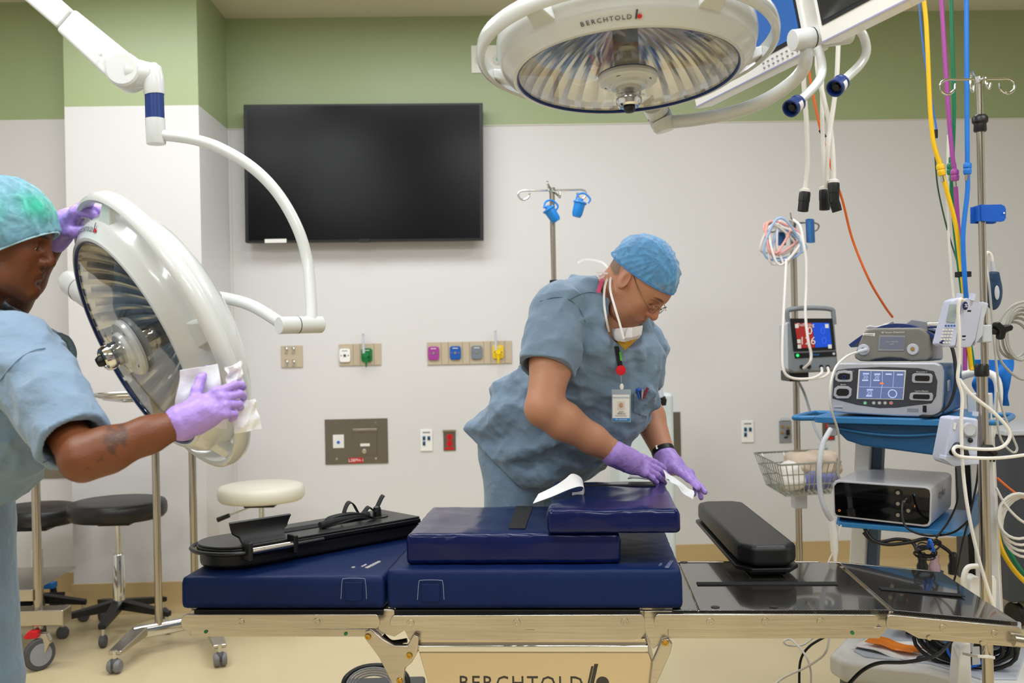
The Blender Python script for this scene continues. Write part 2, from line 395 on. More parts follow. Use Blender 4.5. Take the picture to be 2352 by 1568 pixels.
def plate(name, px0, py0, px1, py1, m, label, cat, th=.008, bev=.002, Y=YW, group=None):
    c, w, h = wq(px0, py0, px1, py1, Y); t = thing(name, label, cat, (c.x, Y, c.z), group=group)
    part('cover_plate', MB().box((c.x, Y - th / 2, c.z), (w, th, h)), m, t, bev=bev); return t, c
def wall_box(t, name, px0, py0, px1, py1, m, off=.012, th=.008, bev=.0015, Y=YW, **k):
    c, w, h = wq(px0, py0, px1, py1, Y); return part(name, MB().box((c.x, Y - off - th / 2, c.z), (w, th, h)), m, t, bev=bev, **k)
BEIGE = mat('beige_plate', 'C2B39B', .45)
t, c = plate('rail_bracket_plate', 646, 794, 696, 843, BEIGE, 'small blank beige plate with four hook slots, left of the gas outlets', 'wall plate')
for (x, y) in ((655, 803), (671, 803), (656, 833), (672, 833)):
    p = on_y(x, y, YW); part('hook', MB().tube([p + Vector((0, -.006, .018)), p + Vector((.012, -.02, .01)), p + Vector((.012, -.02, -.01)), p + Vector((0, -.006, -.018))], .004, 8, sp=4), CHROME, t)
def gas(t, cx, cy, m, slot=True, Y=YW):
    c = on_y(cx, cy, Y); pl = MB().lathe([(.0, .012), (.026, .012), (.029, .009), (.03, 0)], (0, 0, 0), (0, -1, 0), 40)
    mb = MB(); pts = []
    for k in range(40):
        a = 2 * math.pi * k / 40; ca, sa = math.cos(a), math.sin(a)
        pts.append(Vector((c.x + .031 * math.copysign(abs(ca) ** .35, ca), Y - .008, c.z + .038 * math.copysign(abs(sa) ** .35, sa))))
    mb.prism(pts, Vector((0, -.012, 0))); g = part('gas_outlet', mb, m, t, bev=.003)
    part('port', MB().cyl((c.x, Y - .018, c.z), (c.x, Y - .0235, c.z), .008, n=20), CHROME, g)
    for s_ in (-1, 1): part('screw', MB().cyl((c.x + s_ * .02, Y - .018, c.z), (c.x + s_ * .02, Y - .0225, c.z), .0035, n=12), CHROME, g)
    part('print', MB().box((c.x, Y - .0206, c.z + .026), (.03, .001, .004)), WHITE if m != GASM['w'] else PLG, g)
    return g, c
GASM = dict(w=mat('gas_white', 'F2F1EC', .4), g=mat('gas_green', '0B7A3C', .4), p=mat('gas_purple', 'A63C96', .4), b=mat('gas_blue', '1257B0', .4), s=mat('gas_slate', '77828C', .4), y=mat('gas_yellow', 'F2CE10', .4))
CLEAR = mat('clear_tube_plastic', 'D5D9E4', .25, alpha=.75)
def strip(t, px0, py0, px1, py1, n):
    a = on_y(px0, py0, YW); b = on_y(px1, py1, YW)
    for i in range(1, n * 2):
        x = a.x + (b.x - a.x) * i / (n * 2) + (.02 if i % 2 else 0); part('seam', MB().box((x, YW - .0085, (a.z + b.z) / 2), (.0025, .002, abs(a.z - b.z) * .98)), mat('seam_dark_tan', '9A8C76', .6), t)  # thin darker tan strips mark the joints along the panel
def plug(t, g, c, m):
    y = YW - .05; part('flowmeter_tube', MB().cyl((c.x - .012, y, c.z + .01), (c.x - .014, y, c.z + .12), .008, .006, 12), CLEAR, t)
    part('flowmeter_cap', MB().cyl((c.x - .014, y, c.z + .12), (c.x - .014, y, c.z + .125), .011), WHITE, t)
    part('flowmeter_knob', MB().cyl((c.x, YW - .02, c.z), (c.x, YW - .065, c.z), .017, .014), m, t)
    part('flowmeter_nozzle', MB().cyl((c.x, y, c.z - .015), (c.x, y, c.z - .068), .012, .003), m, t)
t, c = plate('gas_outlet_panel', 779, 790, 876, 838, BEIGE, 'beige double gas outlet panel with one white and one green outlet', 'gas outlet panel'); strip(t, 779, 790, 876, 838, 2)
gas(t, 793, 816, GASM['w']); g, c = gas(t, 843, 815, GASM['g']); plug(t, g, c, GASM['g'])
t, c = plate('gas_outlet_panel', 981, 786, 1176, 834, BEIGE, 'long beige gas outlet panel with purple, blue, grey and yellow outlets', 'gas outlet panel'); strip(t, 981, 786, 1176, 834, 4)
gas(t, 996, 811, GASM['p']); gas(t, 1046, 810, GASM['b']); gas(t, 1095, 809, GASM['s']); g, c = gas(t, 1144, 808, GASM['y']); plug(t, g, c, GASM['y'])
RED = mat('red_plastic', 'D01020', .4); SIGNR = mat('red_sign', 'C81022', .4)
t, c = plate('isolation_panel', 746, 963, 892, 1063, DSTEEL, 'stainless electrical panel with a small lock door and red label under the gas outlets', 'wall panel', th=.006, bev=.001)
wall_box(t, 'access_door', 812, 986, 867, 1044, DSTEEL, off=.004, th=.006); wall_box(t, 'door_edge', 811, 984, 867, 988, STEEL, off=.010, th=.012)
wall_box(t, 'meter', 765, 998, 791, 1028, WHITE, off=.004)
k = on_y(778, 1015, YW); part('meter_mark', MB().cyl((k.x, YW - .0118, k.z), (k.x, YW - .0135, k.z), .009), mat('mark_blue', '3A68C8', .4), t)
wall_box(t, 'print_label', 828, 1018, 850, 1024, WHITE, off=.0085, th=.003)
k = on_y(838, 1035, YW); part('key_lock', MB().cyl((k.x, YW - .004, k.z), (k.x, YW - .03, k.z), .013), CHROME, t, bev=.002)
wall_box(t, 'red_label', 802, 1051, 835, 1062, SIGNR, off=.004, th=.003); k = on_y(818.5, 1056.5, YW); text('label_writing', 'LSBPH-1', .024, (k.x, YW - .0076, k.z), FX, UP, WHITE, t)
for (x, y) in ((772, 972), (863, 970), (774, 1053), (864, 1052)):
    k = on_y(x, y, YW); part('screw', MB().cyl((k.x, YW - .005, k.z), (k.x, YW - .009, k.z), .006), CHROME, t)
def jackplate(x0, y0, lab):
    t, c = plate('data_outlet', x0, y0, x0 + 29, y0 + 49, GASM['w'], lab, 'outlet')
    for (i, j) in ((9, 20), (20, 20), (9, 32)):
        wall_box(t, 'socket', x0 + i - 3, y0 + j - 5, x0 + i + 3.5, y0 + j + 4, mat('jack_blue', '2E6B94', .4), off=.005)
        wall_box(t, 'socket_hole', x0 + i - 2, y0 + j - 2, x0 + i + 2, y0 + j + 3, BLACK, off=.0085, th=.005)
    wall_box(t, 'print_label', x0 + 6, y0 + 5, x0 + 23, y0 + 8, PLG, off=.0065, th=.003)
jackplate(965, 986, 'white data outlet with three blue sockets, left of the red outlet by the man')
jackplate(1702, 966, 'white data outlet with three blue sockets, left of the grey video outlet')
def redoutlet(x0, y0, lab):
    t, c = plate('power_outlet', x0, y0, x0 + 29, y0 + 46, DSTEEL, lab, 'outlet', th=.006)
    for j in (15, 30):
        k = on_y(x0 + 15, y0 + j, YW); r_ = part('receptacle', MB().cyl((k.x, YW - .004, k.z), (k.x, YW - .012, k.z), .017), RED, t)
        for s_ in (-1, 1): part('slot', MB().box((k.x + s_ * .006, YW - .0115, k.z + .003), (.002, .003, .008)), BLACK, r_)
        part('slot', MB().cyl((k.x, YW - .0105, k.z - .008), (k.x, YW - .0128, k.z - .008), .003, n=10), BLACK, r_)
    wall_box(t, 'red_label', x0 + 4, y0 + 39, x0 + 25, y0 + 44, RED, off=.005, th=.003)
    wall_box(t, 'top_cover', x0 - 1, y0 - 2, x0 + 29, y0 + 2, STEEL, off=.004, th=.016)
redoutlet(1018, 988, 'steel power outlet with two red receptacles just left of the man')
redoutlet(1888, 964, 'steel power outlet with two red receptacles behind the blue equipment cart')
t, c = plate('video_outlet', 1789, 966, 1818, 1016, PLG, 'grey metal video and audio outlet plate beside the steel pole', 'outlet', th=.006)
wall_box(t, 'connector', 1804, 986, 1812, 998, BLACK); wall_box(t, 'connector', 1800, 1002, 1808, 1005, BLACK, off=.006)
for (x, y, m_) in ((1796, 992, BRASS), (1797, 979, BRASS), (1809, 980, BRASS)):
    k = on_y(x, y, YW); part('jack', MB().cyl((k.x, YW - .005, k.z), (k.x, YW - .014, k.z), .007), m_, t)
wall_box(t, 'top_cover', 1792, 959, 1813, 965, CLEAR, off=.004)
t, c = plate('steel_wall_panel', 1440, 948, 1564, 1048, DSTEEL, 'stainless electrical wall panel partly hidden behind the man\'s arm', 'wall panel', th=.006)
k = on_y(1535, 955, YW); part('screw', MB().cyl((k.x, YW - .005, k.z), (k.x, YW - .009, k.z), .006), CHROME, t)
wall_box(t, 'red_label', 1500, 972, 1529, 982, SIGNR, off=.004, th=.003)
t, c = plate('steel_wall_panel', -60, 995, 166, 1097, DSTEEL, 'stainless panel with a red label low on the alcove wall at far left', 'wall panel', th=.006, Y=YL)
wall_box(t, 'red_label', 92, 1061, 121, 1071, SIGNR, off=.004, th=.003, Y=YL)
# intercom / dimmer plate on the green wall
t, c = plate('thermostat_plate', 1082, 105, 1190, 167, GASM['w'], 'white wall plate with a round pale dial on the green wall above the television', 'wall plate')
for x in (1103, 1143):
    k = on_y(x, 139, YW); dl = part('dial', MB().lathe([(0, .016), (.018, .016), (.022, .010), (.027, .008), (.03, 0)], (k.x, YW - .007, k.z), (0, -1, 0), 32), WHITE, t)
    part('dial_cap', MB().lathe([(0, .02), (.008, .019), (.012, .014), (.013, .01)], (k.x, YW - .008, k.z), (0, -1, 0), 24), mat('pale_teal', '8FCFC0', .3), dl)
# ---------------------------------------------------------------- operating table
TA = -math.radians(5.8); TU = Vector((math.cos(TA), math.sin(TA), 0)); TV_ = Vector((-math.sin(TA), math.cos(TA), 0))
TZ = .643; _p = on_z(1700, 1400, TZ); TO = Vector((_p.x, _p.y, 0)) - TU * ((_p).dot(TU)); TO.z = 0
def T(u, v, z): return TO + TU * u + TV_ * v + _z * z
def tp(px, py, v=0):            # pixel on the vertical plane v -> (u, z)
    p = onplane(px, py, T(0, v, 0), TV_) - TO; return p.dot(TU), p.z
def tz(px, py, z):              # pixel on the horizontal plane z -> (u, v)
    p = on_z(px, py, z) - TO; return p.dot(TU), p.dot(TV_)
def TP(px, py, v=0): u, z = tp(px, py, v); return T(u, v, z)
TR = Matrix(((TU.x, TV_.x, 0), (TU.y, TV_.y, 0), (0, 0, 1)))
CARB = mat('carbon_board', '141312', .12, coat=.6, bump=.0, var=0)
def carbon():
    nt = CARB.node_tree; N = nt.nodes; L = nt.links; b = N['Principled BSDF']; tc = N.new('ShaderNodeTexCoord'); ck = N.new('ShaderNodeTexChecker'); ck.inputs['Scale'].default_value = 300
    ck.inputs['Color1'].default_value = lin('1A1918'); ck.inputs['Color2'].default_value = lin('35332F'); L.new(tc.outputs['Object'], ck.inputs['Vector']); L.new(ck.outputs[0], b.inputs['Base Color'])
carbon()
tab = thing('operating_table', 'long stainless operating table with black boards in the foreground', 'operating table', T(.05, .27, 0), TA)
def bar(name, pts_px, v, th, m, bev=.002, **k):     # outline in pixels on plane v, given thickness backwards
    return part(name, MB().prism([TP(x, y, v) for x, y in pts_px], TV_ * th), m, tab, bev=bev, **k)
def capsule(x0, y0, x1, y1, x0b=None):      # rounded-end bar outline; y0,y1 = top/bottom at left ; skew by tuple
    out = []; r = (y1[0] - y0[0]) / 2; cy = (y0[0] + y1[0]) / 2
    for k in range(9): a = math.pi / 2 + math.pi * k / 8; out.append((x0 + r * .6 + math.cos(a) * r * .6, cy - math.sin(a) * r))
    r = (y1[1] - y0[1]) / 2; cy = (y0[1] + y1[1]) / 2
    for k in range(9): a = -math.pi / 2 + math.pi * k / 8; out.append((x1 - r * .6 + math.cos(a) * r * .6, cy - math.sin(a) * r))
    return out
WD = .52
def sideframe(pts, v0, th, name='side_frame'):
    o = bar(name, pts, v0, th, STEEL); u0 = None
    part(name, MB().prism([TP(x, y, v0) + TV_ * (WD - v0 * 2 - th) for x, y in pts], TV_ * th), STEEL, tab, bev=.002)
# side frames (near and far), then the accessory rails in front of them
sideframe([(440, 1400), (905, 1398), (905, 1440), (870, 1462), (440, 1462), (418, 1440), (418, 1424)], .01, .012)
sideframe([(436, 1440), (846, 1444), (846, 1462), (438, 1462)], -.004, .012, 'lower_rail')
sideframe([(905, 1400), (1500, 1402), (1492, 1440), (1470, 1470), (940, 1470), (925, 1440)], .012, .012)
sideframe([(1492, 1402), (2040, 1400), (2040, 1440), (2020, 1466), (1530, 1466), (1500, 1440)], .01, .012)
sideframe([(1535, 1436), (2026, 1440), (2020, 1464), (1535, 1462)], -.004, .012, 'lower_rail')
sideframe([(2040, 1404), (2330, 1432), (2335, 1486), (2240, 1478), (2110, 1466), (2062, 1440)], .01, .012)
def rail(x0, x1, yt, yb, bolts, marks=()):
    o = bar('side_rail', capsule(x0, yt, x1, yb), -.036, .011, STEEL, bev=.002); up_ = (yt[0] + yb[0]) / 2
    part('side_rail', MB().prism([TP(x, y, -.036) + TV_ * (WD + .061) for x, y in capsule(x0, yt, x1, yb)], TV_ * .011), STEEL, tab, bev=.002)
    for bx in bolts:
        t_ = (bx - x0) / (x1 - x0); cy = (yt[0] + yb[0]) / 2 * (1 - t_) + (yt[1] + yb[1]) / 2 * t_; p = TP(bx, cy, -.036)
        q = part('rail_bolt', MB().lathe([(0, .001), (.0035, .001), (.004, .003), (.0088, .003), (.0095, .0015), (.0095, 0)], p, -TV_, 24), STEEL, o)
        part('rail_spacer', MB().cyl(p + TV_ * .011, p + TV_ * .05, .010), STEEL, o)
rail(415, 872, (1411, 1411), (1447, 1443), (553, 727)); rail(895, 1482, (1413, 1411), (1449, 1443), (943, 1187, 1435)); rail(1502, 2018, (1410, 1412), (1445, 1441), (1631, 1758, 1885)); rail(2036, 2350, (1412, 1440), (1444, 1482), (2167, 2286))
for (x, y) in ((473, 1450), (794, 1455), (1958, 1453)):
    part('green_dot', MB().cyl(TP(x, y, -.005), TP(x, y, -.005) - TV_ * .002, .0045), mat('green_mark', '1E7A46', .4), tab)
for (x, y) in ((2134, 1464), (2256, 1476)):
    part('frame_bolt', MB().cyl(TP(x, y, .01), TP(x, y, .01) - TV_ * .004, .006), STEEL, tab)
# boards
def board(name, q, th, m, **k):   # four top corners (pixels on z planes) -> slab
    return part(name, MB().prism(q, -_z * th), m, tab, bev=.0025, **k)
def crossb(px0, px1, zt, th, v0=0, v1=WD, name='tabletop_board', m=CARB, ndz=0):
    u0, _ = tp(px0, 1400, v0); u1, _ = tp(px1, 1400, v0); return board(name, [T(u0, v0, zt), T(u1, v0, zt + ndz), T(u1, v1, zt + ndz), T(u0, v1, zt)], th, m)
PADB = mat('black_underlay', '0C0C0D', .5)
crossb(445, 880, TZ + .0, .014, m=PADB); crossb(905, 1470, TZ, .022, m=PADB)
crossb(1545, 1604, TZ, .012); b_ = crossb(1606, 2042, TZ, .012)
u0, v0 = tz(1603, 1346, TZ); u1, v1 = tz(1918, 1336, TZ)
VELC = mat('black_velcro', '0D0E12', .85, bump=.0012, bscale=400)
part('velcro_strip', MB().box(T((u0 + u1) / 2, (v0 + v1) / 2, TZ + .001), (u1 - u0, .032, .003), TR), VELC, b_)
for (x, y) in ((1571, 1291), (1643, 1394), (1777, 1394)):
    u, v = tz(x, y, TZ); part('board_screw', MB().cyl(T(u, v, TZ), T(u, v, TZ + .0015), .011), BLACK, b_)
# tilted end board
uA, _ = tp(2052, 1400, 0); uB, zB = tp(2338, 1430, 0); zB = TZ - (uB - uA) * math.tan(math.radians(5.6)); uB2, _ = tp(2338, 1430, 0)
eb = board('end_board', [T(uA, 0, TZ), T(uB, 0, zB), T(uB + .0, WD, zB), T(uA + .0, WD, TZ)], .012, CARB)
for k_ in (.3,):
    part('velcro_strip', MB().prism([T(uA + .03, .20, TZ - .003 + .001), T(uB - .05, .20, zB + .008), T(uB - .05, .23, zB + .008), T(uA + .03, .23, TZ - .003 + .001)], _z * .002), VELC, eb)
part('hinge_knob', MB().cyl(TP(2328, 1470, -.05), TP(2352, 1474, -.05), .014), STEEL, tab)
part('cross_bar', MB().cyl(T(uA + .02, .02, TZ - .03), T(uA + .02, WD - .02, TZ - .03), .012), STEEL, tab)
for px in (450, 1480): pass
# centre saddle and column shroud
sk = .03
def skirt(y0, y1, xl0, xr0, xl1, xr1, v, m=STEEL, name='column_shroud', depth=.40, bev=.002):
    a = [TP(xl0, y0, v), TP(xr0, y0, v), TP(xr1, y1, v), TP(xl1, y1, v)]
    return part(name, MB().hexa(a, [p + TV_ * depth for p in a]), m, tab, bev=bev)
SHR = mat('shroud_steel', 'CFC2AC', .2, 1, bump=.0002, bscale=60, aniso=(1, 1, .04))
skirt(1446, 1470, 948, 1478, 948, 1480, .03, name='saddle'); skirt(1466, 1484, 950, 1482, 957, 1488, .02, name='saddle', m=SHR)
skirt(1482, 1498, 957, 1490, 960, 1491, .004, name='shroud_ridge', bev=.004, m=CHROME)
bu, bz = tp(1025, 1700, .012); cu, cz = tp(1460, 1700, .012)
a = [TP(962, 1497, .012), TP(1490, 1497, .012), TP(1508, 1540, .012), TP(1500, 1700, .012), TP(1020, 1700, .012)]
part('column_shroud', MB().prism(a, TV_ * .38), SHR, tab, bev=.003)
for px in (914, 1096): pass
for px in (1159, 1216):
    part('saddle_notch', MB().box(TP(px, 1443, -.03) + TV_ * .02, (.022, .02, .012), TR), BLACK, tab)
    part('saddle_glint', MB().box(TP(px, 1452, .018), (.021, .006, .007), TR), mat('painted_glint', 'F2F0EA', .3, .3), tab)  # near-white block put in as a painted highlight below each notch
# column to the floor
cu_ = (tp(1240, 1500, .27)[0]); part('column', MB().box(T(cu_, .27, .25), (.30, .26, .42), TR), SHR, tab, bev=.01)
part('floor_base', MB().box(T(cu_, .27, .05), (.62, .44, .09), TR), STEEL, tab, bev=.02)
# lettering
fs = TP(1196, 1570, .011); text('lettering', 'BERCHTOLD', .049, fs - TV_ * .0006, TU, UP, mat('dark_print', '3A3634', .4), tab, spacing=1.18)
q0 = [(1358, 1530), (1363, 1530), (1352, 1568 + 12), (1347, 1580)]; part('emblem', MB().prism([TP(x, y, .0105) for x, y in q0], TV_ * .001), MATS['dark_print'], tab)
q0 = [(1365, 1525), (1374, 1525), (1362, 1580), (1353, 1580)]; part('emblem', MB().prism([TP(x, y, .0105) for x, y in q0], TV_ * .001), MATS['dark_print'], tab)
p = TP(1384, 1569, .011); part('emblem', MB().cyl(p, p - TV_ * .001, .0165, n=32), MATS['dark_print'], tab)
# hinge links
for pts, v in (([(838, 1448), (852, 1444), (878, 1466), (905, 1482), (935, 1482), (950, 1455), (962, 1462), (958, 1500), (945, 1522), (930, 1535), (925, 1580), (905, 1580), (870, 1510), (840, 1470)], -.01),
               ([(1535, 1467), (1545, 1478), (1540, 1500), (1500, 1590), (1490, 1590), (1498, 1520), (1520, 1470)], -.008)):
    bar('hinge_link', pts, v, .018, STEEL, bev=.004); part('hinge_link', MB().prism([TP(x, y, v) + TV_ * (WD - .02) for x, y in pts], TV_ * .018), STEEL, tab, bev=.004)
for (x, y) in ((845, 1462), (940, 1505), (918, 1563), (1528, 1476)):
    part('brass_bolt', MB().lathe([(0, .001), (.003, .001), (.004, .004), (.0068, .004), (.0085, 0)], TP(x, y, -.011), -TV_, 24), BRASS, tab)
for P_ in ([(868, 1448), (880, 1470), (925, 1478)], [(880, 1458), (900, 1474), (935, 1470)]):
    part('hydraulic_hose', MB().tube([TP(x, y, .06) for x, y in P_], .006, 10, sp=6), CORDB, tab)
bar('frame_joint', [(868, 1400), (945, 1402), (925, 1450), (905, 1462), (868, 1450)], .008, .012, STEEL); bar('frame_joint', [(1478, 1402), (1545, 1402), (1540, 1465), (1500, 1490), (1482, 1450)], .008, .012, STEEL)
# ---------------------------------------------------------------- pads
ZM = TZ + .002
def pad(name, u0, u1, v0, v1, z0, z1, m, label, cat, rd=.012, amp=.0025, seed=1, sag=.004, h=.0062, shear=0, edges=None, z1b=None):
    lo = [1e9] * 3; hi = [-1e9] * 3
    for u in (u0, u1):
        for v in (v0, v1):
            p = T(u, v, z0)
            for i in range(3): lo[i] = min(lo[i], p[i]); hi[i] = max(hi[i], p[i])
    t = thing(name, label, cat, T((u0 + u1) / 2, (v0 + v1) / 2, z0), TA)
    s = SDF((lo[0] - .03, lo[1] - .03, z0 - .02), (hi[0] + .03, hi[1] + .03, max(z1, z1b or 0) + .03), h)
    tilt = Matrix.Rotation(-math.atan2((z1b or z1) - z1, u1 - u0) * .5, 3, 'Y') if z1b else Matrix.Identity(3)
    s.box(T((u0 + u1) / 2, (v0 + v1) / 2, (z0 + z1) / 2), ((u1 - u0) / 2, (v1 - v0) / 2, (z1 - z0) / 2), TR, rd, .01)
    fo = folds(amp, 38, seed, 7, (1, 1, 1.6)); cx = T((u0 + u1) / 2, (v0 + v1) / 2, 0)
    def fn(x, y, z):
        U = (x - cx.x) * TU.x + (y - cx.y) * TU.y; Vv = (x - cx.x) * TV_.x + (y - cx.y) * TV_.y
        fu = np.clip(1 - (np.abs(U) / ((u1 - u0) / 2)), 0, 1); fv = np.clip(1 - (np.abs(Vv) / ((v1 - v0) / 2)), 0, 1)
        top = np.clip((z - z0) / (z1 - z0), 0, 1)
        r = fo(x, y, z) * np.clip(top, .1, 1) * .8
        r = r + sag * np.exp(-(np.minimum(fu * (u1 - u0), fv * (v1 - v0)) / .035)) * (top > .8) * .6   # corners fall away a little
        if z1b is not None: r = r + (z1 + (z1b - z1) * 0 - z1) * 0
        return r
    s.disp(fn); o = sculpt('cover', s, m, t); return t, o
uL, _ = tp(415, 1345, 0); uM, _ = tp(886, 1350, 0); uR, _ = tp(1568, 1350, 0)
z_f = tp(700, 1322, 0)[1]; zs = tp(1200, 1306, 0)[1]
mleft, _c = pad('mattress_pad', uL, uM - .002, -.005, WD + .01, ZM, z_f, BLUEM, 'thin blue mattress section at the left end of the operating table', 'mattress', rd=.014, amp=.0015)
mmid, _c2 = pad('mattress_pad', uM + .002, uR, -.005, WD + .01, ZM + .0, zs, BLUEM, 'long blue mattress section in the middle of the operating table', 'mattress', rd=.012, amp=.0015, seed=3)
for t_, (x0, x1, y0, y1) in ((mleft, (784, 841, 1328, 1379)), (mmid, (960, 1019, 1332, 1381))):
    P = [TP(x, y, -.0065) for x, y in ((x0 - 1, y1 - 4), (x0 + 2, y0 + 6), (x0 + 9, y0), (x1 - 9, y0), (x1 - 2, y0 + 6), (x1 + 1, y1 - 4))]
    part('stitched_outline', MB().tube(P, .0007, 6, sp=5), mat('pale_thread', '8A94B0', .6), t_)
    P = [TP(x, y, -.004) for x, y in ((x0 + 8, y1 - 2), (x0 + 8, y0 + 8), (x1 - 8, y0 + 8), (x1 - 8, y1 - 2), (x1 - 16, y1 + 1), (x0 + 16, y1 + 1))]
    part('vent_patch', MB().prism(P, -TV_ * .004), BLUEM, t_, bev=.003)
for (x, y, s_, sz) in ((858, 1297, 'BERCHTOLD', .014), (836, 1299, 'Surgical', .008), (812, 1303, 'L1', .012)):
    u, v = tz(x, y, z_f); text('print', s_, sz, T(u, v, z_f + .0012), TV_ * 1 + TU * .25, -TU, WHITE, mleft, ext=.0012)
for (x, y, s_, sz) in ((1538, 1296, 'BERCHTOLD', .014), (1517, 1297, 'Surgical', .008)):
    u, v = tz(x, y, zs); text('print', s_, sz, T(u, v, zs + .0012), TV_ * 1 + TU * .25, -TU, mat('faded_print', '6F7A9C', .5), mmid, ext=.0012)
# two loose foam blocks
zA0 = zs + .001; v0A = .045; uA0, _ = tp(932, 1260, v0A); uA1, _ = tp(1426, 1270, v0A); zA1 = tp(1100, 1226, v0A)[1]
cA, oA = pad('foam_cushion', uA0, uA1, v0A, v0A + .44, zA0, zA1, BLUEV, 'glossy navy foam cushion lying under the other cushion on the blue mattress', 'cushion', amp=.003, rd=.009, seed=11)
uv = [tz(x, y, zA1) for x, y in ((1186, 1163), (1224, 1163), (1206, 1214), (1168, 1214))]
part('velcro_patch', MB().prism([T(u, v, zA1 - .0005) for u, v in uv], _z * .0022), VELC, cA, label='black velcro patch')
v0B = .03; uB0, _ = tp(1256, 1200, v0B); uB1, _ = tp(1563, 1200, v0B); zB1 = tp(1400, 1168, v0B)[1]
cB, oB = pad('foam_cushion', uB0, uB1, v0B, v0B + .50, zA1 + .001, zB1, BLUEV, 'glossy navy foam cushion on top of the stack, being wiped by the man', 'cushion', amp=.0035, rd=.010, seed=21)
ua, va = tz(1400, 1115, zB1); ub, _ = tz(1508, 1119, zB1)
part('velcro_strip', MB().box(T((tz(1335, 1117, zB1)[0] + ub) / 2, va, zB1 + .0003), (ub - tz(1335, 1117, zB1)[0], .028, .0022), TR), VELC, cB)
# folded paper label strip, standing up off the cushion
uC, vC = tz(1335, 1135, zB1)
g = []
Pc = [(pt(1224, 1156, 2.66), pt(1237, 1134, 2.72)), (pt(1268, 1140, 2.68), pt(1272, 1117, 2.74)), (pt(1306, 1124, 2.70), pt(1298, 1100, 2.78)), (pt(1330, 1117, 2.72), pt(1313, 1088, 2.80)), (pt(1341, 1120, 2.74), pt(1330, 1093, 2.82)), (pt(1342, 1130, 2.75), pt(1338, 1104, 2.83)), (pt(1338, 1136, 2.76), pt(1338, 1126, 2.80)), (pt(1314, 1140, 2.74), pt(1314, 1131, 2.78))]
cols_a = spline([a for a, b in Pc], 4); cols_b = spline([b for a, b in Pc], 4)
strip_ = solo('paper_label', MB().sheet([[a.lerp(b, k / 3) for k in range(4)] for a, b in zip(cols_a, cols_b)], .001), mat('paper', 'F0F0F2', .6), 'white curled paper label strip standing on the top cushion', 'label')
# black leg board lying across
zt = z_f + .002; A0 = on_z(512, 1318, zt); A1 = on_z(968, 1232, zt); bx = (A1 - A0).normalized(); by = _z.cross(bx); Lb = (A1 - A0).length; hb = .063
def LB(x, y, z): return A0 + bx * x + by * y + _z * (zt * 0 + z)
lb = thing('leg_board', 'black padded limb positioning board lying diagonally on the left mattress', 'positioning board', LB(Lb / 2, .1, 0), math.atan2(bx.y, bx.x))
wB = .205
out = []
for k in range(13): a = math.pi * 1.5 - math.pi * k / 12; out.append((.08 + math.cos(a) * .09, wB / 2 + math.sin(a) * wB / 2))
out += [(Lb, wB), (Lb, 0)]
def ring_out(z, grow=0): return [LB(x + (grow if x > .5 else (-grow if x < .08 else 0)), wB / 2 + (y - wB / 2) * (1 + grow * 9), z) for x, y in out]
part('padding', MB().prism([LB(x + .008, .012 + y * .9, 0) for x, y in out], _z * .044), VINYL_BK, lb, bev=.012, seg=4)
part('tray', MB().prism(ring_out(.042), _z * .014), BLACK, lb, bev=.004)
part('top_plate', MB().prism(ring_out(.056, -.003), _z * .006), mat('satin_black_plate', '2A2A2B', .35), lb, bev=.002)
part('grip_strip', MB().box(LB(Lb * .53, .11, .063), (Lb * .6, .05, .002), Matrix.Rotation(math.atan2(bx.y, bx.x), 3, 'Z')), VELC, lb)
part('edge_rail', MB().tube([LB(x, y, .046) for x, y in [(.30, -.008)] + [(a_ - (.012 if a_ < .06 else 0), (b_ - wB / 2) * 1.12 + wB / 2) for a_, b_ in out[:13]]], .006, 10), BLACK, lb)
# curved holder at the left end
hold = []
for i in range(9):
    t_ = i / 8; hold.append([LB(.055 + .012 * 0 + .125 * s_ - .0 * t_ + (s_ - .5) * .03 * (1 if t_ > .5 else .2) * t_ * 2 + .02, -.012 + .03 * math.sin(t_ * 3.0) + .055 * t_, .035 + .085 * t_) for s_ in [j / 8 for j in range(9)]])
part('calf_rest', MB().sheet(hold, .008), VINYL_BK, lb)
part('hinge_bar', MB().cyl(LB(.07, -.02, .05), LB(.205, -.02, .05), .009), POLE, lb)
for x_ in (.065, .2): part('bracket', MB().box(LB(x_, -.012, .05), (.014, .04, .05), Matrix.Rotation(math.atan2(bx.y, bx.x), 3, 'Z')), BLACK, lb, bev=.004)
p = LB(Lb * .86, .10, .062); part('pivot_disc', MB().cyl(p, p + _z * .003, .034), BLACK, lb, bev=.001); part('pivot_knob', MB().lathe([(.014, 0), (.013, .02), (.011, .028), (.006, .032), (0, .033)], p, _z, 24), BLACK, lb)
STRAP = mat('black_webbing', '1B1C1F', .8, bump=.001, bscale=300)
def ribbon(P, w, wd, th=.003, n=8):
    P = spline(P, n); return MB().sheet([[p + V(wd) * (k / 2 - .5) * w for k in range(3)] for p in P], th)
part('strap', ribbon([LB(.34, .06, .064), LB(.40, .05, .075), LB(.46, .055, .078), LB(.52, .06, .066), LB(.46, .065, .09), LB(.38, .07, .088), LB(.36, .07, .07)], .03, by), STRAP, lb)
part('strap', ribbon([LB(.42, .08, .07), LB(.44, .09, .105), LB(.46, .10, .118), LB(.475, .10, .11), LB(.50, .10, .075), LB(.53, .10, .095), LB(.555, .105, .08), LB(.585, .11, .115), LB(.60, .12, .12)], .035, by + bx * .4), STRAP, lb)
part('strap_pad', MB().tube([LB(.33, .055, .072), LB(.40, .055, .078), LB(.50, .06, .08)], .011, 10, sp=5), STRAP, lb)
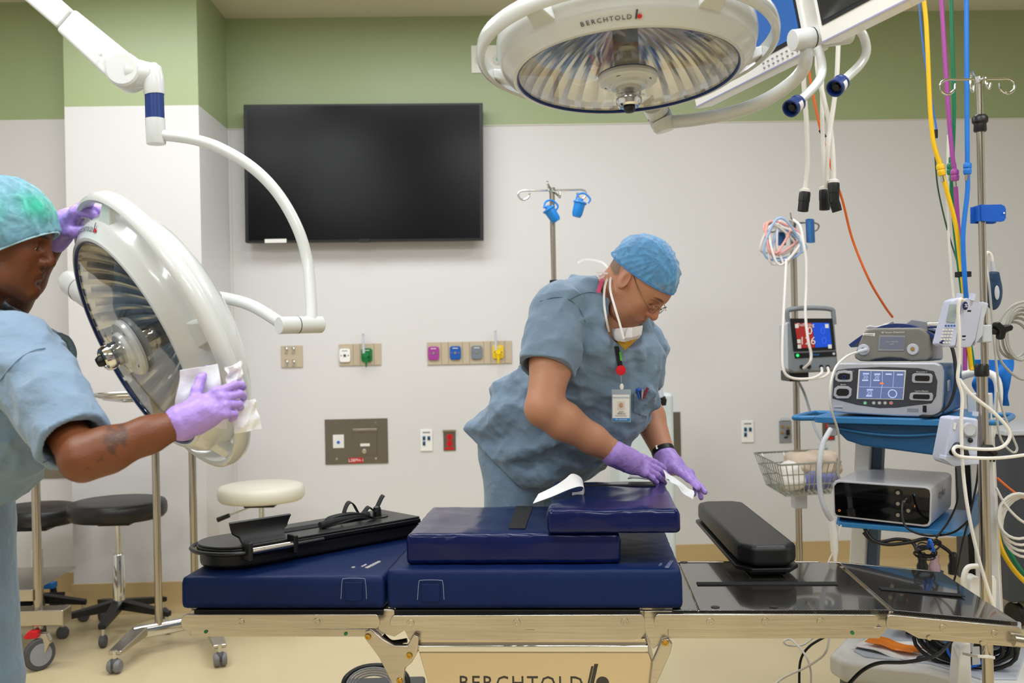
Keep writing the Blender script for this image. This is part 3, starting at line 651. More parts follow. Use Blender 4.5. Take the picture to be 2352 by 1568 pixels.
# arm board on the far side
za = .735; R0 = on_z(1812, 1243, za); Lq = on_z(1700, 1258, za)
ab = thing('arm_board', 'black padded arm board angled back from the far side of the table', 'arm board', (R0 + Lq) / 2 - _z * .075)
farL = on_z(1597, 1150, za); farR = on_z(1690, 1148, za)
ax_ = ((farL + farR) / 2 - (R0 + Lq) / 2).normalized(); px_ = Vector((ax_.y, -ax_.x, 0)); La = ((farL + farR) / 2 - (R0 + Lq) / 2).length; wa = .165; c0 = (R0 + Lq) / 2 + Vector((.012, 0, 0)); c0.z = 0
RA = Matrix(((px_.x, ax_.x, 0), (px_.y, ax_.y, 0), (0, 0, 1)))
def octo(w, l, ch, z): return [c0 + px_ * x + ax_ * y + _z * z for x, y in ((-w / 2, ch), (-w / 2 + ch, -.02), (w / 2 - ch, -.02), (w / 2, ch), (w / 2, l - ch), (w / 2 - ch, l), (-w / 2 + ch, l), (-w / 2, l - ch))]
part('padding', MB().prism(octo(wa, La, .035, za - .06), _z * .06), VINYL_BK, ab, bev=.016, seg=4, ang=50)
part('board', MB().prism(octo(wa + .012, La + .01, .035, za - .075), _z * .012), BLACK, ab, bev=.003)
part('pivot_clamp', MB().box(c0 + ax_ * .06 + _z * (za - .083), (.10, .10, .012), RA), BLACK, ab, bev=.008)
# ---------------------------------------------------------------- surgical lamps
LAMPW = mat('lamp_white_enamel', 'CBCDCB', .25, coat=.4)
REFL = mat('faceted_reflector', 'D6D4D0', .18, 1)
GLS = mat('lamp_glass', 'F2F4F6', .02, trans=1, ior=1.35)
NAVYP = mat('navy_plastic', '16306E', .35)
def lamp_head(C, n, up, t, text_deg):
    ax = -V(n).normalized(); x, y, z = frame_of(ax, up)       # x is 'up' in the disc plane
    LA = lambda prof, **k: MB().lathe(prof, C, ax, 96, up=x, **k)
    body = part('housing', LA([(.256, .004), (.257, -.003), (.262, -.006), (.268, -.004), (.272, .002), (.290, .018), (.296, .030), (.298, .046), (.301, .050), (.304, .064), (.303, .085), (.296, .105), (.265, .135), (.20, .165), (.08, .18), (0, .182)], cap0=False), LAMPW, t, ang=30)
    part('blue_seal', MB().lathe([(.2555, -.003), (.2585, -.005), (.2585, .004), (.2555, .004)], C, ax, 96, close=True), NAVYP, body)
    rv = MB(); nk = 144; pr = [(.255, .004), (.252, .014), (.247, .024), (.240, .034), (.232, .044), (.222, .055), (.210, .067), (.197, .078), (.182, .088), (.165, .098), (.146, .107), (.125, .115), (.10, .1225), (.075, .128), (.05, .132), (.03, .134)]
    for i_, (r_, h_) in enumerate(pr):
        for k_ in range(nk):
            a_ = 2 * math.pi * k_ / nk; w_ = .0042 * abs(math.sin(a_ * 18)) * (r_ / .25) * (1 if i_ else 0) + .0012 * math.sin(a_ * 72) * (i_ % 2); rv.v.append(tuple(V(C) + ax * (h_ - w_) + (x * math.cos(a_) + y * math.sin(a_)) * (r_ - w_ * .6)))
    rv.f = [(i_ * nk + k_, i_ * nk + (k_ + 1) % nk, (i_ + 1) * nk + (k_ + 1) % nk, (i_ + 1) * nk + k_) for i_ in range(len(pr) - 1) for k_ in range(nk)]
    part('reflector', rv, REFL, t, ang=8)
    part('glass', LA([(0, -.008), (.12, -.006), (.2, -.003), (.254, .001), (.254, .004), (.2, 0), (.12, -.003), (0, -.005)]), GLS, t)
    part('hub_stem', LA([(.030, .132), (.030, -.006)]), mat('dark_chrome', '6A6866', .2, 1), t)
    hub = part('hub', LA([(0, -.036), (.040, -.036), (.043, -.034), (.045, -.026), (.064, -.024), (.068, -.021), (.070, -.014), (.068, -.007), (0, -.007)]), LAMPW, t, ang=30)
    part('blue_seal', LA([(.0, -.006), (.0685, -.006), (.0685, -.003), (0, -.003)]), NAVYP, hub)
    for k in range(4):
        a = math.pi / 4 + k * math.pi / 2 + .25; p = V(C) + (x * math.cos(a) + y * math.sin(a)) * .052 + z * -.0235
        part('indicator_hole', MB().cyl(p + z * .004, p - z * .0015, .0065, n=18), BLACK, hub)
    hd = part('handle', LA([(0, -.034), (.029, -.034), (.030, -.037), (.030, -.055), (.027, -.057), (.027, -.060), (.030, -.062), (.030, -.070), (.027, -.078), (.022, -.082), (.018, -.082), (.016, -.076), (0, -.076)], ), CHROME, t, ang=25)
    part('handle_tip', LA([(0, -.074), (.013, -.074), (.013, -.088), (.010, -.094), (0, -.095)]), BLACK, hd)
    # handle ring with spokes
    R, h0 = .343, .060
    rg = [(R - .010, h0 - .017), (R - .002, h0 - .021), (R + .006, h0 - .016), (R + .009, h0), (R + .006, h0 + .016), (R - .002, h0 + .021), (R - .008, h0 + .017), (R - .006, h0)]
    part('grip_ring', MB().lathe(rg, C, ax, 96, up=x, close=True), LAMPW, t, ang=50)
    for k in range(5):
        a = math.radians(28 + 72 * k); d_ = x * math.cos(a) + y * math.sin(a); s_ = -x * math.sin(a) + y * math.cos(a)
        a0, a1 = V(C) + d_ * .292 + z * .04, V(C) + d_ * (R - .006) + z * h0
        part('ring_bracket', MB().hexa([a0 - s_ * .03 - z * .012, a0 + s_ * .03 - z * .012, a0 + s_ * .03 + z * .02, a0 - s_ * .03 + z * .02], [a1 - s_ * .02 - z * .010, a1 + s_ * .02 - z * .010, a1 + s_ * .02 + z * .014, a1 - s_ * .02 + z * .014]), LAMPW, t, bev=.004)
    # lettering round the bezel, one glyph after the other
    word = 'BERCHTOLD'; zt = (z * .017 / .02 * 0 + (z * .020 + x * 0)); W_ = [.0125, .0115, .0122, .0135, .0135, .011, .0145, .010, .0135]; tot = sum(W_)
    s0 = -tot / 2; rr = .283; DK = mat('lamp_lettering', '3A3C48', .4); DR = MATS['red_plastic']
    bm_ = MB()
    def bez(a, r, lift=.0006):
        d_ = x * math.cos(a) + y * math.sin(a); s_ = -x * math.sin(a) + y * math.cos(a)
        nn = (d_ * .014 - z * .020).normalized(); return V(C) + d_ * r + z * (.002 + (r - .272) * .7) + nn * lift, d_, s_, nn
    for i, ch in enumerate(word):
        mid = s0 + W_[i] / 2; s0 += W_[i]
        a = math.radians(text_deg) + mid / rr; p, d_, s_, nn = bez(a, rr); u_ = (nn.cross(s_) * -1)
        u_ = (d_ * .020 + z * .014).normalized(); text('lettering', ch, .0155, p, u_.cross(nn), u_, DK, body, ext=.0003)
    a = math.radians(text_deg) + (tot / 2 + .008) / rr; p, d_, s_, nn = bez(a, rr + .004); u_ = (d_ * .020 + z * .014).normalized(); r_ = u_.cross(nn)
    part('emblem', MB().prism([p - u_ * .010 - r_ * .003, p - u_ * .010 + r_ * .001, p + u_ * .012 + r_ * .003, p + u_ * .012 - r_ * .001], nn * .0004), DK, body)
    q = p + r_ * .0065 - u_ * .0045; part('emblem_dot', MB().cyl(q, q + nn * .0005, .0052, n=24), DR, body)
    return x, y, z
# right-hand lamp, facing down
lampR = thing('surgical_lamp', 'large round surgical lamp at top centre, face tilted down, on a curved white arm', 'surgical lamp', (pt(1925, 0, 2.45).x, pt(1925, 0, 2.45).y, CEIL))
CR = pt(1441, 168, 2.33); nR = Vector((.02, -.115, -.993)).normalized()
lamp_head(CR, nR, Vector((0, -1, 0)), lampR, -17)
part('pivot_joint', MB().tube([pt(1498, 236, 2.60), pt(1510, 258, 2.66), pt(1520, 276, 2.66), pt(1527, 294, 2.66), pt(1529, 301, 2.66)], [.030, .031, .033, .031, .025], 24), LAMPW, lampR)
part('pivot_seam', MB().tube([pt(1511.5, 261, 2.66), pt(1513, 263.6, 2.66)], .0325, 24), PLG, lampR)
part('curved_arm', MB().tube([pt(1534, 281, 2.66), pt(1600, 274, 2.62), pt(1680, 259, 2.57), pt(1755, 231, 2.51), pt(1815, 192, 2.46), pt(1845, 158, 2.42), pt(1852, 128, 2.4), pt(1852, 100, 2.4)], [.0175, .0158], 20, sp=8), LAMPW, lampR)
j0, j1 = pt(1820, 93, 2.38), pt(1951, 76, 2.42); part('swivel_barrel', MB().lathe([(0, 0), (.024, 0), (.0255, .002), (.0255, (j1 - j0).length - .002), (.024, (j1 - j0).length), (0, (j1 - j0).length)], j0, j1 - j0, 32), LAMPW, lampR)
a_ = j0.lerp(j1, .33); part('barrel_seam', MB().cyl(a_, a_ + (j1 - j0).normalized() * .003, .0258, n=32), BLACK, lampR)
part('drop_arm', MB().cyl(pt(1925, 62, 2.42), pt(1926, -60, 2.42), .0165), LAMPW, lampR)
topR = pt(1926, -60, 2.42); ceilR = Vector((topR.x - .25, topR.y - .15, CEIL))
part('spring_arm', MB().tube([topR, topR + Vector((-.12, -.1, .12)), Vector((ceilR.x, ceilR.y, topR.z + .2)), ceilR], [.02] * 25, 16, sp=8), LAMPW, lampR)
# left-hand lamp, nearly edge on, being cleaned
lampL = thing('surgical_lamp', 'surgical lamp at left turned almost edge-on, being wiped by the woman', 'surgical lamp', (pt(60, 0, 2.5).x, pt(60, 0, 2.5).y, CEIL))
CL = pt(311, 792, 2.31); rl = ray(311, 792).normalized(); im_up = pt(314 - 21.5, 783 - 46, 2.31) - CL
p_ = (_r * (-.905) + _u * (-.425)); p_ = (p_ - rl * p_.dot(rl)).normalized(); nL = (p_ * .963 - rl * .27).normalized()
lamp_head(CL, nL, im_up, lampL, 12)
xL, yL, zL = frame_of(-nL, im_up)
part('pivot_joint', MB().tube([pt(158, 644, 2.70), pt(166, 650, 2.68), pt(196, 672, 2.62), pt(226, 700, 2.52)], [.028, .034, .034, .028], 24), LAMPW, lampL)
part('pivot_seam', MB().tube([pt(186, 665, 2.64), pt(188, 666.5, 2.636)], .0345, 24), PLG, lampL)
part('yoke_arm', MB().tube([pt(215, 700, 2.62), pt(300, 690, 2.68), pt(390, 672, 2.6), pt(460, 677, 2.5), pt(530, 687, 2.42), pt(585, 705, 2.38), pt(650, 745, 2.35)], .0145, 20, sp=8), LAMPW, lampL)
j0, j1 = pt(640, 747, 2.30), pt(738, 745, 2.38); Lj = (j1 - j0).length; part('swivel_barrel', MB().lathe([(0, 0), (.019, 0), (.0205, .002), (.0205, Lj - .002), (.019, Lj), (0, Lj)], j0, j1 - j0, 32), LAMPW, lampL)
a_ = j0.lerp(j1, .42); part('barrel_seam', MB().cyl(a_, a_ + (j1 - j0).normalized() * .002, .0208, n=32), BLACK, lampL)
part('curved_arm', MB().tube([pt(716, 735, 2.36), pt(714, 680, 2.38), pt(706, 600, 2.4), pt(684, 525, 2.4), pt(640, 447, 2.4), pt(580, 385, 2.4), pt(505, 340, 2.4), pt(440, 319, 2.4), pt(372, 310, 2.4)], .0135, 20, sp=8), LAMPW, lampL)
part('arm_sleeve', MB().lathe([(0, 0), (.0215, 0), (.0225, .002), (.023, .06), (.023, .061)], pt(359, 331, 2.4), pt(356, 271, 2.4) - pt(359, 331, 2.4), 32), LAMPW, lampL)
part('blue_sleeve', MB().cyl(pt(356, 274, 2.4), pt(354.5, 216, 2.4), .0222, .0222, 32), NAVYP, lampL, label='navy blue sleeve')
kn = MB(); kn.tube([pt(355, 218, 2.4), pt(354, 210, 2.4), pt(352, 180, 2.4), pt(349, 160, 2.4), pt(345, 150, 2.4)], [.0235, .025, .026, .024, .016], 28)
kn.tube([pt(352, 172, 2.4), pt(300, 168, 2.4)], [.027, .037], 28); part('elbow_block', kn, LAMPW, lampL)
dc = pt(291, 166, 2.4); vw = (CAM - dc).normalized(); part('elbow_cap', MB().lathe([(0, .034), (.036, .034), (.041, .030), (.042, .026), (.042, -.034), (.036, -.038), (0, -.038)], dc, Vector((0, -1, 0)), 48), LAMPW, lampL, ang=30)
A0a, A1a = pt(291, 166, 2.42), pt(30, -60, 2.5); dA = (A1a - A0a).normalized(); sA = dA.cross(Vector((0, -1, 0))).normalized(); Ba = Vector((0, .026, 0))
def sec(p, w): return [p - sA * w - Ba, p + sA * w - Ba, p + sA * w + Ba, p - sA * w + Ba]
mid = A0a.lerp(A1a, .50); fin = A0a + dA * .9
part('spring_arm', MB().hexa(sec(A0a + dA * .02, .040), sec(mid, .034)), LAMPW, lampL, bev=.008, seg=3); part('spring_arm_upper', MB().hexa(sec(mid, .029), sec(fin, .033)), LAMPW, lampL, bev=.008, seg=3)
part('ceiling_column', MB().cyl(fin - Vector((0, 0, .04)), Vector((fin.x, fin.y, CEIL)), .05), LAMPW, lampL)
for (x, y, yy) in ((228, 124, -.03), (341, 172, -.027)):
    p = pt(x, y, 2.385); part('arm_screw', MB().cyl(p + Vector((0, .012, 0)), p + Vector((0, -.003, 0)), .0035, n=16), CHROME, lampL)

# ---------------------------------------------------------------- boom displays
B0 = pt(1862, 120, 2.40); B1 = pt(1590, 264, 3.0); eD = (B1 - B0); eD.z = 0; eD.normalize(); nD = Vector((eD.y, -eD.x, 0))
if nD.x > 0: nD = -nD
tD = (_z + nD * .21).normalized(); fD = eD.cross(tD);
if fD.dot(nD) < 0: fD = -fD
def display(name, o, w, h, scr, lab, m):
    t = thing(name, lab, 'display', o + eD * w / 2)
    P = lambda a, b, c: o + eD * a + tD * b + fD * c
    def slab(a0, a1, b0, b1, c0, c1): return MB().hexa([P(a0, b0, c0), P(a1, b0, c0), P(a1, b1, c0), P(a0, b1, c0)], [P(a0, b0, c1), P(a1, b0, c1), P(a1, b1, c1), P(a0, b1, c1)])
    part('housing', slab(0, w, 0, h, -.055, 0), WHITE, t, bev=.006); part('rear_hub', slab(w * .3, w * .7, h * .3, h * .7, -.10, -.05), LGREY, t, bev=.01)
    part('black_frame', slab(.018, w - .018, .042, h - .018, 0, .0015), BLACK, t)
    part('screen', slab(.026, w - .026, .052, h - .026, .001, .0025), scr, t)
    part('edge_trim', slab(0, w, .004, .008, 0, .002), mat('trim_mauve', '9A98B8', .4), t)
    for r_ in range(2):
        for k in range(8):
            a = .05 + k * .022; part('button', MB().box(P(a, .018 + r_ * .012, .0008), (.007, .004, .003), Matrix.Rotation(math.atan2(eD.y, eD.x), 3, 'Z')), PLG, t)
    return t, P
SCRB = mat('blue_screen', '1B4A86', .25, emis=.65); SCRO = mat('dark_screen', '20221C', .12)
t1, P1 = display('boom_display', B0, .60, .42, SCRB, 'display with a lit blue screen behind the top centre lamp', None)
for i, s_ in enumerate(('Stryker Endoscopy', 'HD Navigation', 'SDC Ultra')): text('screen_text', s_, .016, P1(.115, .27 + .0 - i * .022, .003), -eD, tD, mat('screen_text_blue', '8AB8E0', .4, emis=.8), t1, ext=.0002)
B2 = B0 - eD * .66 + fD * .01
t2, P2 = display('boom_display', B2, .60, .42, SCRO, 'display with a dark screen at the top, right of the blue one', None)
part('link_rail', MB().hexa([B0 + eD * .1 - fD * .06 + tD * k for k in (.10, .16)] + [B2 + eD * .5 - fD * .06 + tD * k for k in (.16, .10)], [B0 + eD * .1 - fD * .09 + tD * k for k in (.10, .16)] + [B2 + eD * .5 - fD * .09 + tD * k for k in (.16, .10)]), WHITE, t2, bev=.004)
for t_, P_ in ((t1, P1), (t2, P2)):
    q = P_(.3, .25, -.1); part('ceiling_arm', MB().tube([q, q - fD * .12, q - fD * .14 + _z * .15, Vector((q.x - fD.x * .14, q.y - fD.y * .14, CEIL))], .03, 16, sp=6), WHITE, t_)
    part('under_clip', MB().box(P_(.06, -.008, -.03), (.02, .02, .014)), PLG, t_)
def handle(t, pts, lab):
    part('handle_tube', MB().tube([pt(*p) for p in pts[:-1]], .0105, 16, sp=8), LAMPW, t)
    a, b = pt(*pts[-2]), pt(*pts[-1]); ax = (b - a).normalized()
    cp = part('handle_cap', MB().lathe([(.008, -.012), (.008, -.002), (.017, 0), (.0195, .003), (.0195, .008), (.018, .010), (.018, .028), (.0205, .031), (.0205, .040), (.017, .040), (.016, .022), (0, .022)], a, ax, 32), NAVYP, t, ang=30, label='dark blue cap')
    part('cap_core', MB().cyl(a + ax * .021, a + ax * .034, .008), BLACK, cp)
    x, y, z = frame_of(ax, _z); pa = []
    for r_ in (0.0,):
        g = [[a + ax * h_ + (x * math.cos(k) + y * math.sin(k)) * .0186 for h_ in (.011, .027)] for k in np.linspace(-2.6, -1.2, 7) + 0]
        part('cap_label', MB().sheet(g, .0006), WHITE, cp)
handle(t2, [(1974, 70, 2.35), (1984, 84, 2.35), (1990, 118, 2.35), (1974, 150, 2.34), (1934, 188, 2.30), (1912, 208, 2.27)], '')
handle(t1, [(1876, 108, 2.36), (1884, 126, 2.36), (1888, 165, 2.36), (1874, 195, 2.34), (1834, 235, 2.30), (1810, 254, 2.27)], '')
# ---------------------------------------------------------------- people
def camv(a, b, c): return (_r0 * a + _f * b + _z * c)      # right, away, up
def head_sdf(C, F, U, neck, h=.0026, sc=1.0, male=True, nose=1.0, lip=1.0):
    R = rotframe(F, U); X, Y, Z = [Vector((R[0][i], R[1][i], R[2][i])) for i in range(3)]
    P = lambda x, y, z: C + (X * x + Y * y + Z * z) * sc
    lo = [C[i] - .17 for i in range(3)]; hi = [C[i] + .17 for i in range(3)]; s = SDF(lo, hi, h)
    E = lambda c, r, k=.015, op='u', RR=R: s.ell(P(*c), tuple(v * sc for v in r), RR, k, op)
    E((-.014, 0, .036), (.098, .076, .088)); E((.022, 0, -.02), (.068, .064, .085), .03); E((.01, 0, .03), (.088, .070, .07), .03)
    for sd in (-1, 1):
        s.cone(P(-.002, sd * .056, -.05), P(.03, sd * .045, -.085), .016, .016, .03); s.cone(P(.03, sd * .045, -.085), P(.074, sd * .012, -.104), .018, .017, .03)
        E((.056, sd * .046, -.018), (.022, .02, .02), .025); E((.055, sd * .036, -.05), (.025, .022, .026), .03)
    E((.045, 0, -.085), (.045, .04, .03), .03); E((.077, 0, -.104), (.017, .02, .015), .018)
    E((.080, 0, -.062), (.016, .030, .024), .02)
    s.cone(P(.078, -.034, .030), P(.086, -.012, .025), .010, .010, .014); s.cone(P(.078, .034, .030), P(.086, .012, .025), .010, .010, .014)
    for sd in (-1, 1): E((.092, sd * .031, .006), (.014, .019, .012), .012, 's')
    for sd in (-1, 1): E((.0715, sd * .031, .004), (.0145, .0165, .0130), .005)
    for sd in (-1, 1): E((.088, sd * .031, -.0025), (.010, .013, .0024), .003, 's')
    s.cone(P(.088, 0, .018), P(.109 + .004 * (nose - 1), 0, -.024), .0085, .0115, .010); E((.1095, 0, -.029), (.0115, .0115, .0105), .008)
    for sd in (-1, 1): E((.097, sd * .0125 * nose, -.032), (.011, .0085, .009), .007); E((.103, sd * .0065, -.041), (.005, .0035, .004), .003, 's')
    E((.092, 0, -.0555), (.0095 * lip, .022, .006 * lip), .006); E((.0905, 0, -.0675), (.0105 * lip, .020, .0072 * lip), .006); E((.1125, 0, -.0612), (.0125, .013, .0012), .005, 's')
    E((.099, 0, -.080), (.008, .018, .005), .014, 's')
    for sd in (-1, 1):
        RR = R @ Matrix.Rotation(math.radians(-12), 3, 'Y') @ Matrix.Rotation(math.radians(22 * sd), 3, 'Z')
        E((-.012, sd * .080, .000), (.020, .0065, .032), .006, 'u', RR); E((-.004, sd * .0885, .004), (.012, .006, .020), .004, 's', RR); E((.004, sd * .077, -.002), (.004, .006, .008), .004, 'u', RR)
    for a, b, ra, rb in neck: s.cone(a, b, ra, rb, .03)
    return s, R, P
def head_col(C, R, skin, lips, brow, ruddy, hair, sc=1.0, hairline=.062, stub=None):
    M = nmat(R)
    def fn(v):
        q = (v - np.array(C[:])) @ M / sc; x, y, z = q[:, 0], q[:, 1], q[:, 2]; c = np.tile(np.array(lin(skin)[:3]), (len(v), 1))
        def mixin(w, hx):
            w = np.clip(w, 0, 1)[:, None]; return c * (1 - w) + np.array(lin(hx)[:3]) * w
        n = np.sin(x * 310 + y * 170) * np.sin(z * 260 + y * 90) * .5 + .5
        if stub: c = mixin(.30 * np.exp(-((z + .08) / .03) ** 2) * (x > .0) * (.6 + .4 * n), stub)
        c = mixin(.35 * np.exp(-(((x - .1) / .03) ** 2 + (y / .05) ** 2 + ((z + .025) / .025) ** 2)), ruddy)  # redder skin tone round the nose, then on the ears
        c = mixin(.30 * np.exp(-(((np.abs(y) - .078) / .012) ** 2 + ((x + .01) / .03) ** 2 + (z / .03) ** 2)), ruddy)
        c = mixin(1.2 - (((y / .022) ** 2 + ((z + .0612) / .0105) ** 2)) * 1.1 * np.where(x > .08, 1, 9), lips)
        c = mixin((1.3 - (((np.abs(y) - .031) / .021) ** 2 + ((z - .029 + (np.abs(y) - .031) ** 2 * 9) / .0042) ** 2)) * (x > .06), brow)
        hl = np.clip((z - (hairline - .9 * np.clip(.04 - x, 0, .09) * 1.05)) / .006, 0, 1) * (np.abs(y) > -1); c = mixin(np.where((np.abs(y) > .07) & (z < .03), 0, hl), hair)
        return c
    return fn
def eyes(P, R, parent, iris):
    for sd in (-1, 1):
        e = part('eye', MB().ball(P(.0725, sd * .031, .003), .0125, 20), mat('eye_white', 'DED8D0', .2), parent); X = Vector((R[0][0], R[1][0], R[2][0])); Z = Vector((R[0][2], R[1][2], R[2][2]))
        d = (X - Z * .35).normalized(); c = P(.0725, sd * .031, .003); part('iris', MB().cyl(c + d * .0118, c + d * .0128, .0052, n=20), mat(iris, iris, .2) if False else mat('iris_dark', '2A1A10', .2), e)
LEN = [(.042, .026, .021), (.046, .030, .022), (.042, .028, .021), (.033, .021, .019)]
def hand_sdf(Wp, X, N, side, curls, thumb, cuff=None, spread=.05, h=.0022, sc=1.0, grow=.0015, extra=()):
    R = rotframe(X, N); ex, ey, ez = [Vector((R[0][i], R[1][i], R[2][i])) for i in range(3)]; ey = ey * side
    L = lambda x, y, z: Wp + (ex * x + ey * y + ez * z) * sc
    s = SDF([Wp[i] - .215 for i in range(3)], [Wp[i] + .215 for i in range(3)], h)
    s.cone(L(0, 0, 0), L(.03, 0, 0), .027 * sc + grow, .027 * sc, .02)
    for y0, y1, r0 in ((.014, .029, .017), (.004, .010, .0165), (-.006, -.009, .016), (-.014, -.026, .015)): s.cone(L(.012, y0, 0), L(.084 - abs(y1) * .15, y1, .001), r0 * sc, (r0 - .0035) * sc, .012)
    s.ell(L(.035, .024, -.008), tuple(v * sc for v in (.03, .017, .015)), R, .015); s.ell(L(.035, -.022, -.006), tuple(v * sc for v in (.034, .014, .013)), R, .015)
    for i, y in enumerate((.030, .010, -.0095, -.028)):
        p = L((.088, .092, .088, .080)[i], y, .002); a = 0; sp = (1.5 - i) * spread; rad = (.0098, .0098, .0093, .0084)[i] * sc + grow
        s.ell(p, rad * 1.06, None, .008)
        for j in range(3):
            a += curls[i][j]; d = (ex * math.cos(a) - ez * math.sin(a)) + ey * sp * math.cos(a); d.normalize(); q = p + d * LEN[i][j] * sc
            s.cone(p, q, rad, rad - .0009, .0035); p = q; rad -= .0009
    p = L(.018, .026, -.006); rad = .0145 * sc + grow
    for j, (tx, ty, tz_) in enumerate(thumb):
        d = (ex * tx + ey * ty + ez * tz_).normalized(); q = p + d * (.044, .034, .029)[j] * sc; s.cone(p, q, rad, rad - .002, .010 if j == 0 else .004); p = q; rad -= .002
    if cuff: s.chain(cuff[0], cuff[1], .012)
    return s, L
def march(s, px, py, d0=1.5, d1=4.2, off=0.0):      # first surface of a sculpt along a sight line
    r = ray(px, py); k = d0
    while k < d1:
        p = CAM + r * k; i = [(p[j] - s.lo[j]) / s.h for j in range(3)]
        if all(0 <= i[j] < s.n[j] - 1 for j in range(3)) and s.d[int(round(i[0])), int(round(i[1])), int(round(i[2]))] < off: return p, k
        k += .003
    return CAM + r * ((d0 + d1) / 2), (d0 + d1) / 2
SKM = mat('skin', 'C08A6A', .48, attr='Col', bump=.0006, bscale=260, sss=.12)

# ---- the man leaning over the table
man = thing('person', 'man in blue-grey scrubs and blue hair net leaning over the table wiping the cushion', 'person', (pt(1195, 1000, 3.36).x, pt(1195, 1000, 3.36).y, 0))
mF = camv(.55, -.32, -.77).normalized(); mU = camv(.65, -.38, .64)
mC = pt(1465, 650, 3.0); nb = pt(1378, 712, 3.10)
_R = rotframe(mF, mU); mX, mY, mZ = [Vector((_R[0][i], _R[1][i], _R[2][i])) for i in range(3)]
hs, mR, mP = head_sdf(mC, mF, mU, [(mC - mX * .02 - mZ * .03, nb, .058, .066), (mC - mX * .045 + mZ * .0, nb - camv(.0, 0, -.02), .05, .06)])
MAN_C = ('B98366', 'A4504A', '5E3E2E', 'B86450', '86685A')
hcol = head_col(mC, mR, *MAN_C, stub='8E7468', hairline=.06)
b = SDF([pt(1060, 600, 3).x - .15, 2.45, -.02], [pt(1620, 600, 3).x + .1, 3.85, 1.60], .008)
S1, E1, W1 = pt(1286, 728, 3.0), pt(1248, 938, 2.86), pt(1430, 1051, 2.92)
S2, E2, W2 = pt(1468, 800, 3.26), pt(1472, 915, 3.30), pt(1532, 1058, 3.14)
HP = pt(1210, 1030, 3.36); lat = camv(.5, .85, 0).normalized()
b.chain([S1, S1.lerp(E1, .5), E1], [.066, .060, .052], .03).chain([E1, E1.lerp(W1, .25), E1.lerp(W1, .62), W1, W1 + (W1 - E1) * .06], [.050, .054, .042, .0315, .026], .02)
b.chain([S2, E2], [.062, .05], .03).chain([E2, E2.lerp(W2, .3), W2, W2 + (W2 - E2) * .08], [.049, .052, .031, .024], .02)
b.chain([nb, pt(1405, 745, 3.07)], [.066, .075], .03); b.chain([nb, pt(1370, 770, 3.13), pt(1310, 880, 3.2), pt(1240, 980, 3.3), HP], [.07, .125, .135, .14, .14], .05)
FT = {}
for sd in (-1, 1):
    hp = HP + lat * .085 * sd; kn = Vector((hp.x + .03, hp.y + .02, .50)); an = Vector((hp.x - .01, hp.y + .06, .09)); FT[sd] = an
    b.chain([hp, kn, an], [.09, .062, .042], .03)
def bodycol(v, base=MAN_C[0]): return np.tile(np.array(lin(base)[:3]), (len(v), 1))
def mancol(v):
    c = hcol(v); far = np.linalg.norm(v - np.array(mC[:]), axis=1) > .155; c[far] = np.array(lin(MAN_C[0])[:3]); return c
sculpt('body', [hs, b], SKM, man, col=mancol)
eyes(mP, mR, man, '3A2A20')
# scrub top
st = SDF([pt(1040, 600, 3).x - .1, 2.55, .62], [pt(1560, 600, 3).x + .1, 3.75, 1.60], .0055)
st.chain([pt(1378, 712, 3.10), pt(1375, 775, 3.12), pt(1318, 880, 3.17), pt(1250, 975, 3.26), pt(1215, 1060, 3.32)], [.082, .165, .172, .175, .165], .06)
st.chain([S1, pt(1335, 702, 3.06), pt(1395, 705, 3.14), S2 + _z * .01], [.088, .088, .085, .086], .06)
st.chain([pt(1440, 830, 3.12), pt(1430, 900, 3.12), pt(1380, 975, 3.16), pt(1310, 1045, 3.2)], [.105, .10, .095, .10], .07)
st.chain([pt(1200, 950, 3.25), pt(1140, 1000, 3.30)], [.12, .085], .06); st.chain([pt(1140, 1000, 3.30), pt(1215, 1105, 3.33)], [.09, .125], .05)
st.cone(pt(1490, 820, 3.27), pt(1488, 880, 3.28), .055, .06, .05)
hemn = (_r0 * -.69 - _z * .72).normalized(); hemp = pt(1150, 1074, 3.2)
st.disp(folds(.022, 16, 4, 8, (1, .6, 1.2))).disp(folds(.016, 38, 9, 8)).disp(folds(.006, 90, 19, 8))
axT = (pt(1190, 1060, 3.32) - pt(1375, 775, 3.12)).normalized()
st.plane(hemp, hemn)
st.chain([pt(1215, 1020, 3.32), pt(1150, 1110, 3.33), pt(1100, 1180, 3.34)], [.11, .13, .14], .01, 's')
st.chain([nb + camv(.005, -.01, .01), mC - mX * .03], [.060, .085], .012, 's'); st.chain([pt(1408, 690, 3.03), pt(1445, 755, 3.0)], [.062, .062], .012, 's'); st.chain([pt(1418, 750, 2.96), pt(1430, 806, 2.93)], [.04, .012], .01, 's')
def sleeve(S, E, r0, r1, t_end, seed, tw=.014):
    s = SDF([min(S[i], E[i]) - .16 for i in range(3)], [max(S[i], E[i]) + .16 for i in range(3)], .0045); d = (E - S).normalized(); e = S.lerp(E, t_end)
    s.chain([S - d * .02, S.lerp(E, t_end * .6), e + d * .05], [r0, (r0 + r1) / 2, r1], .02).disp(folds(tw, 24, seed, 7)).disp(folds(tw * .4, 60, seed + 1, 6))
    s.chain([S.lerp(E, t_end * .45), e + d * .1], [r1 * .72, r1 * .90], .004, 's'); s.plane(e, d); return s
sl1 = sleeve(S1, E1 + camv(-.02, 0, 0), .094, .088, .58, 31); sl2 = sleeve(S2, E2, .085, .075, .75, 41, .010)
sculpt('scrub_top', [st, sl1, sl2], SCRUB, man, ang=60)
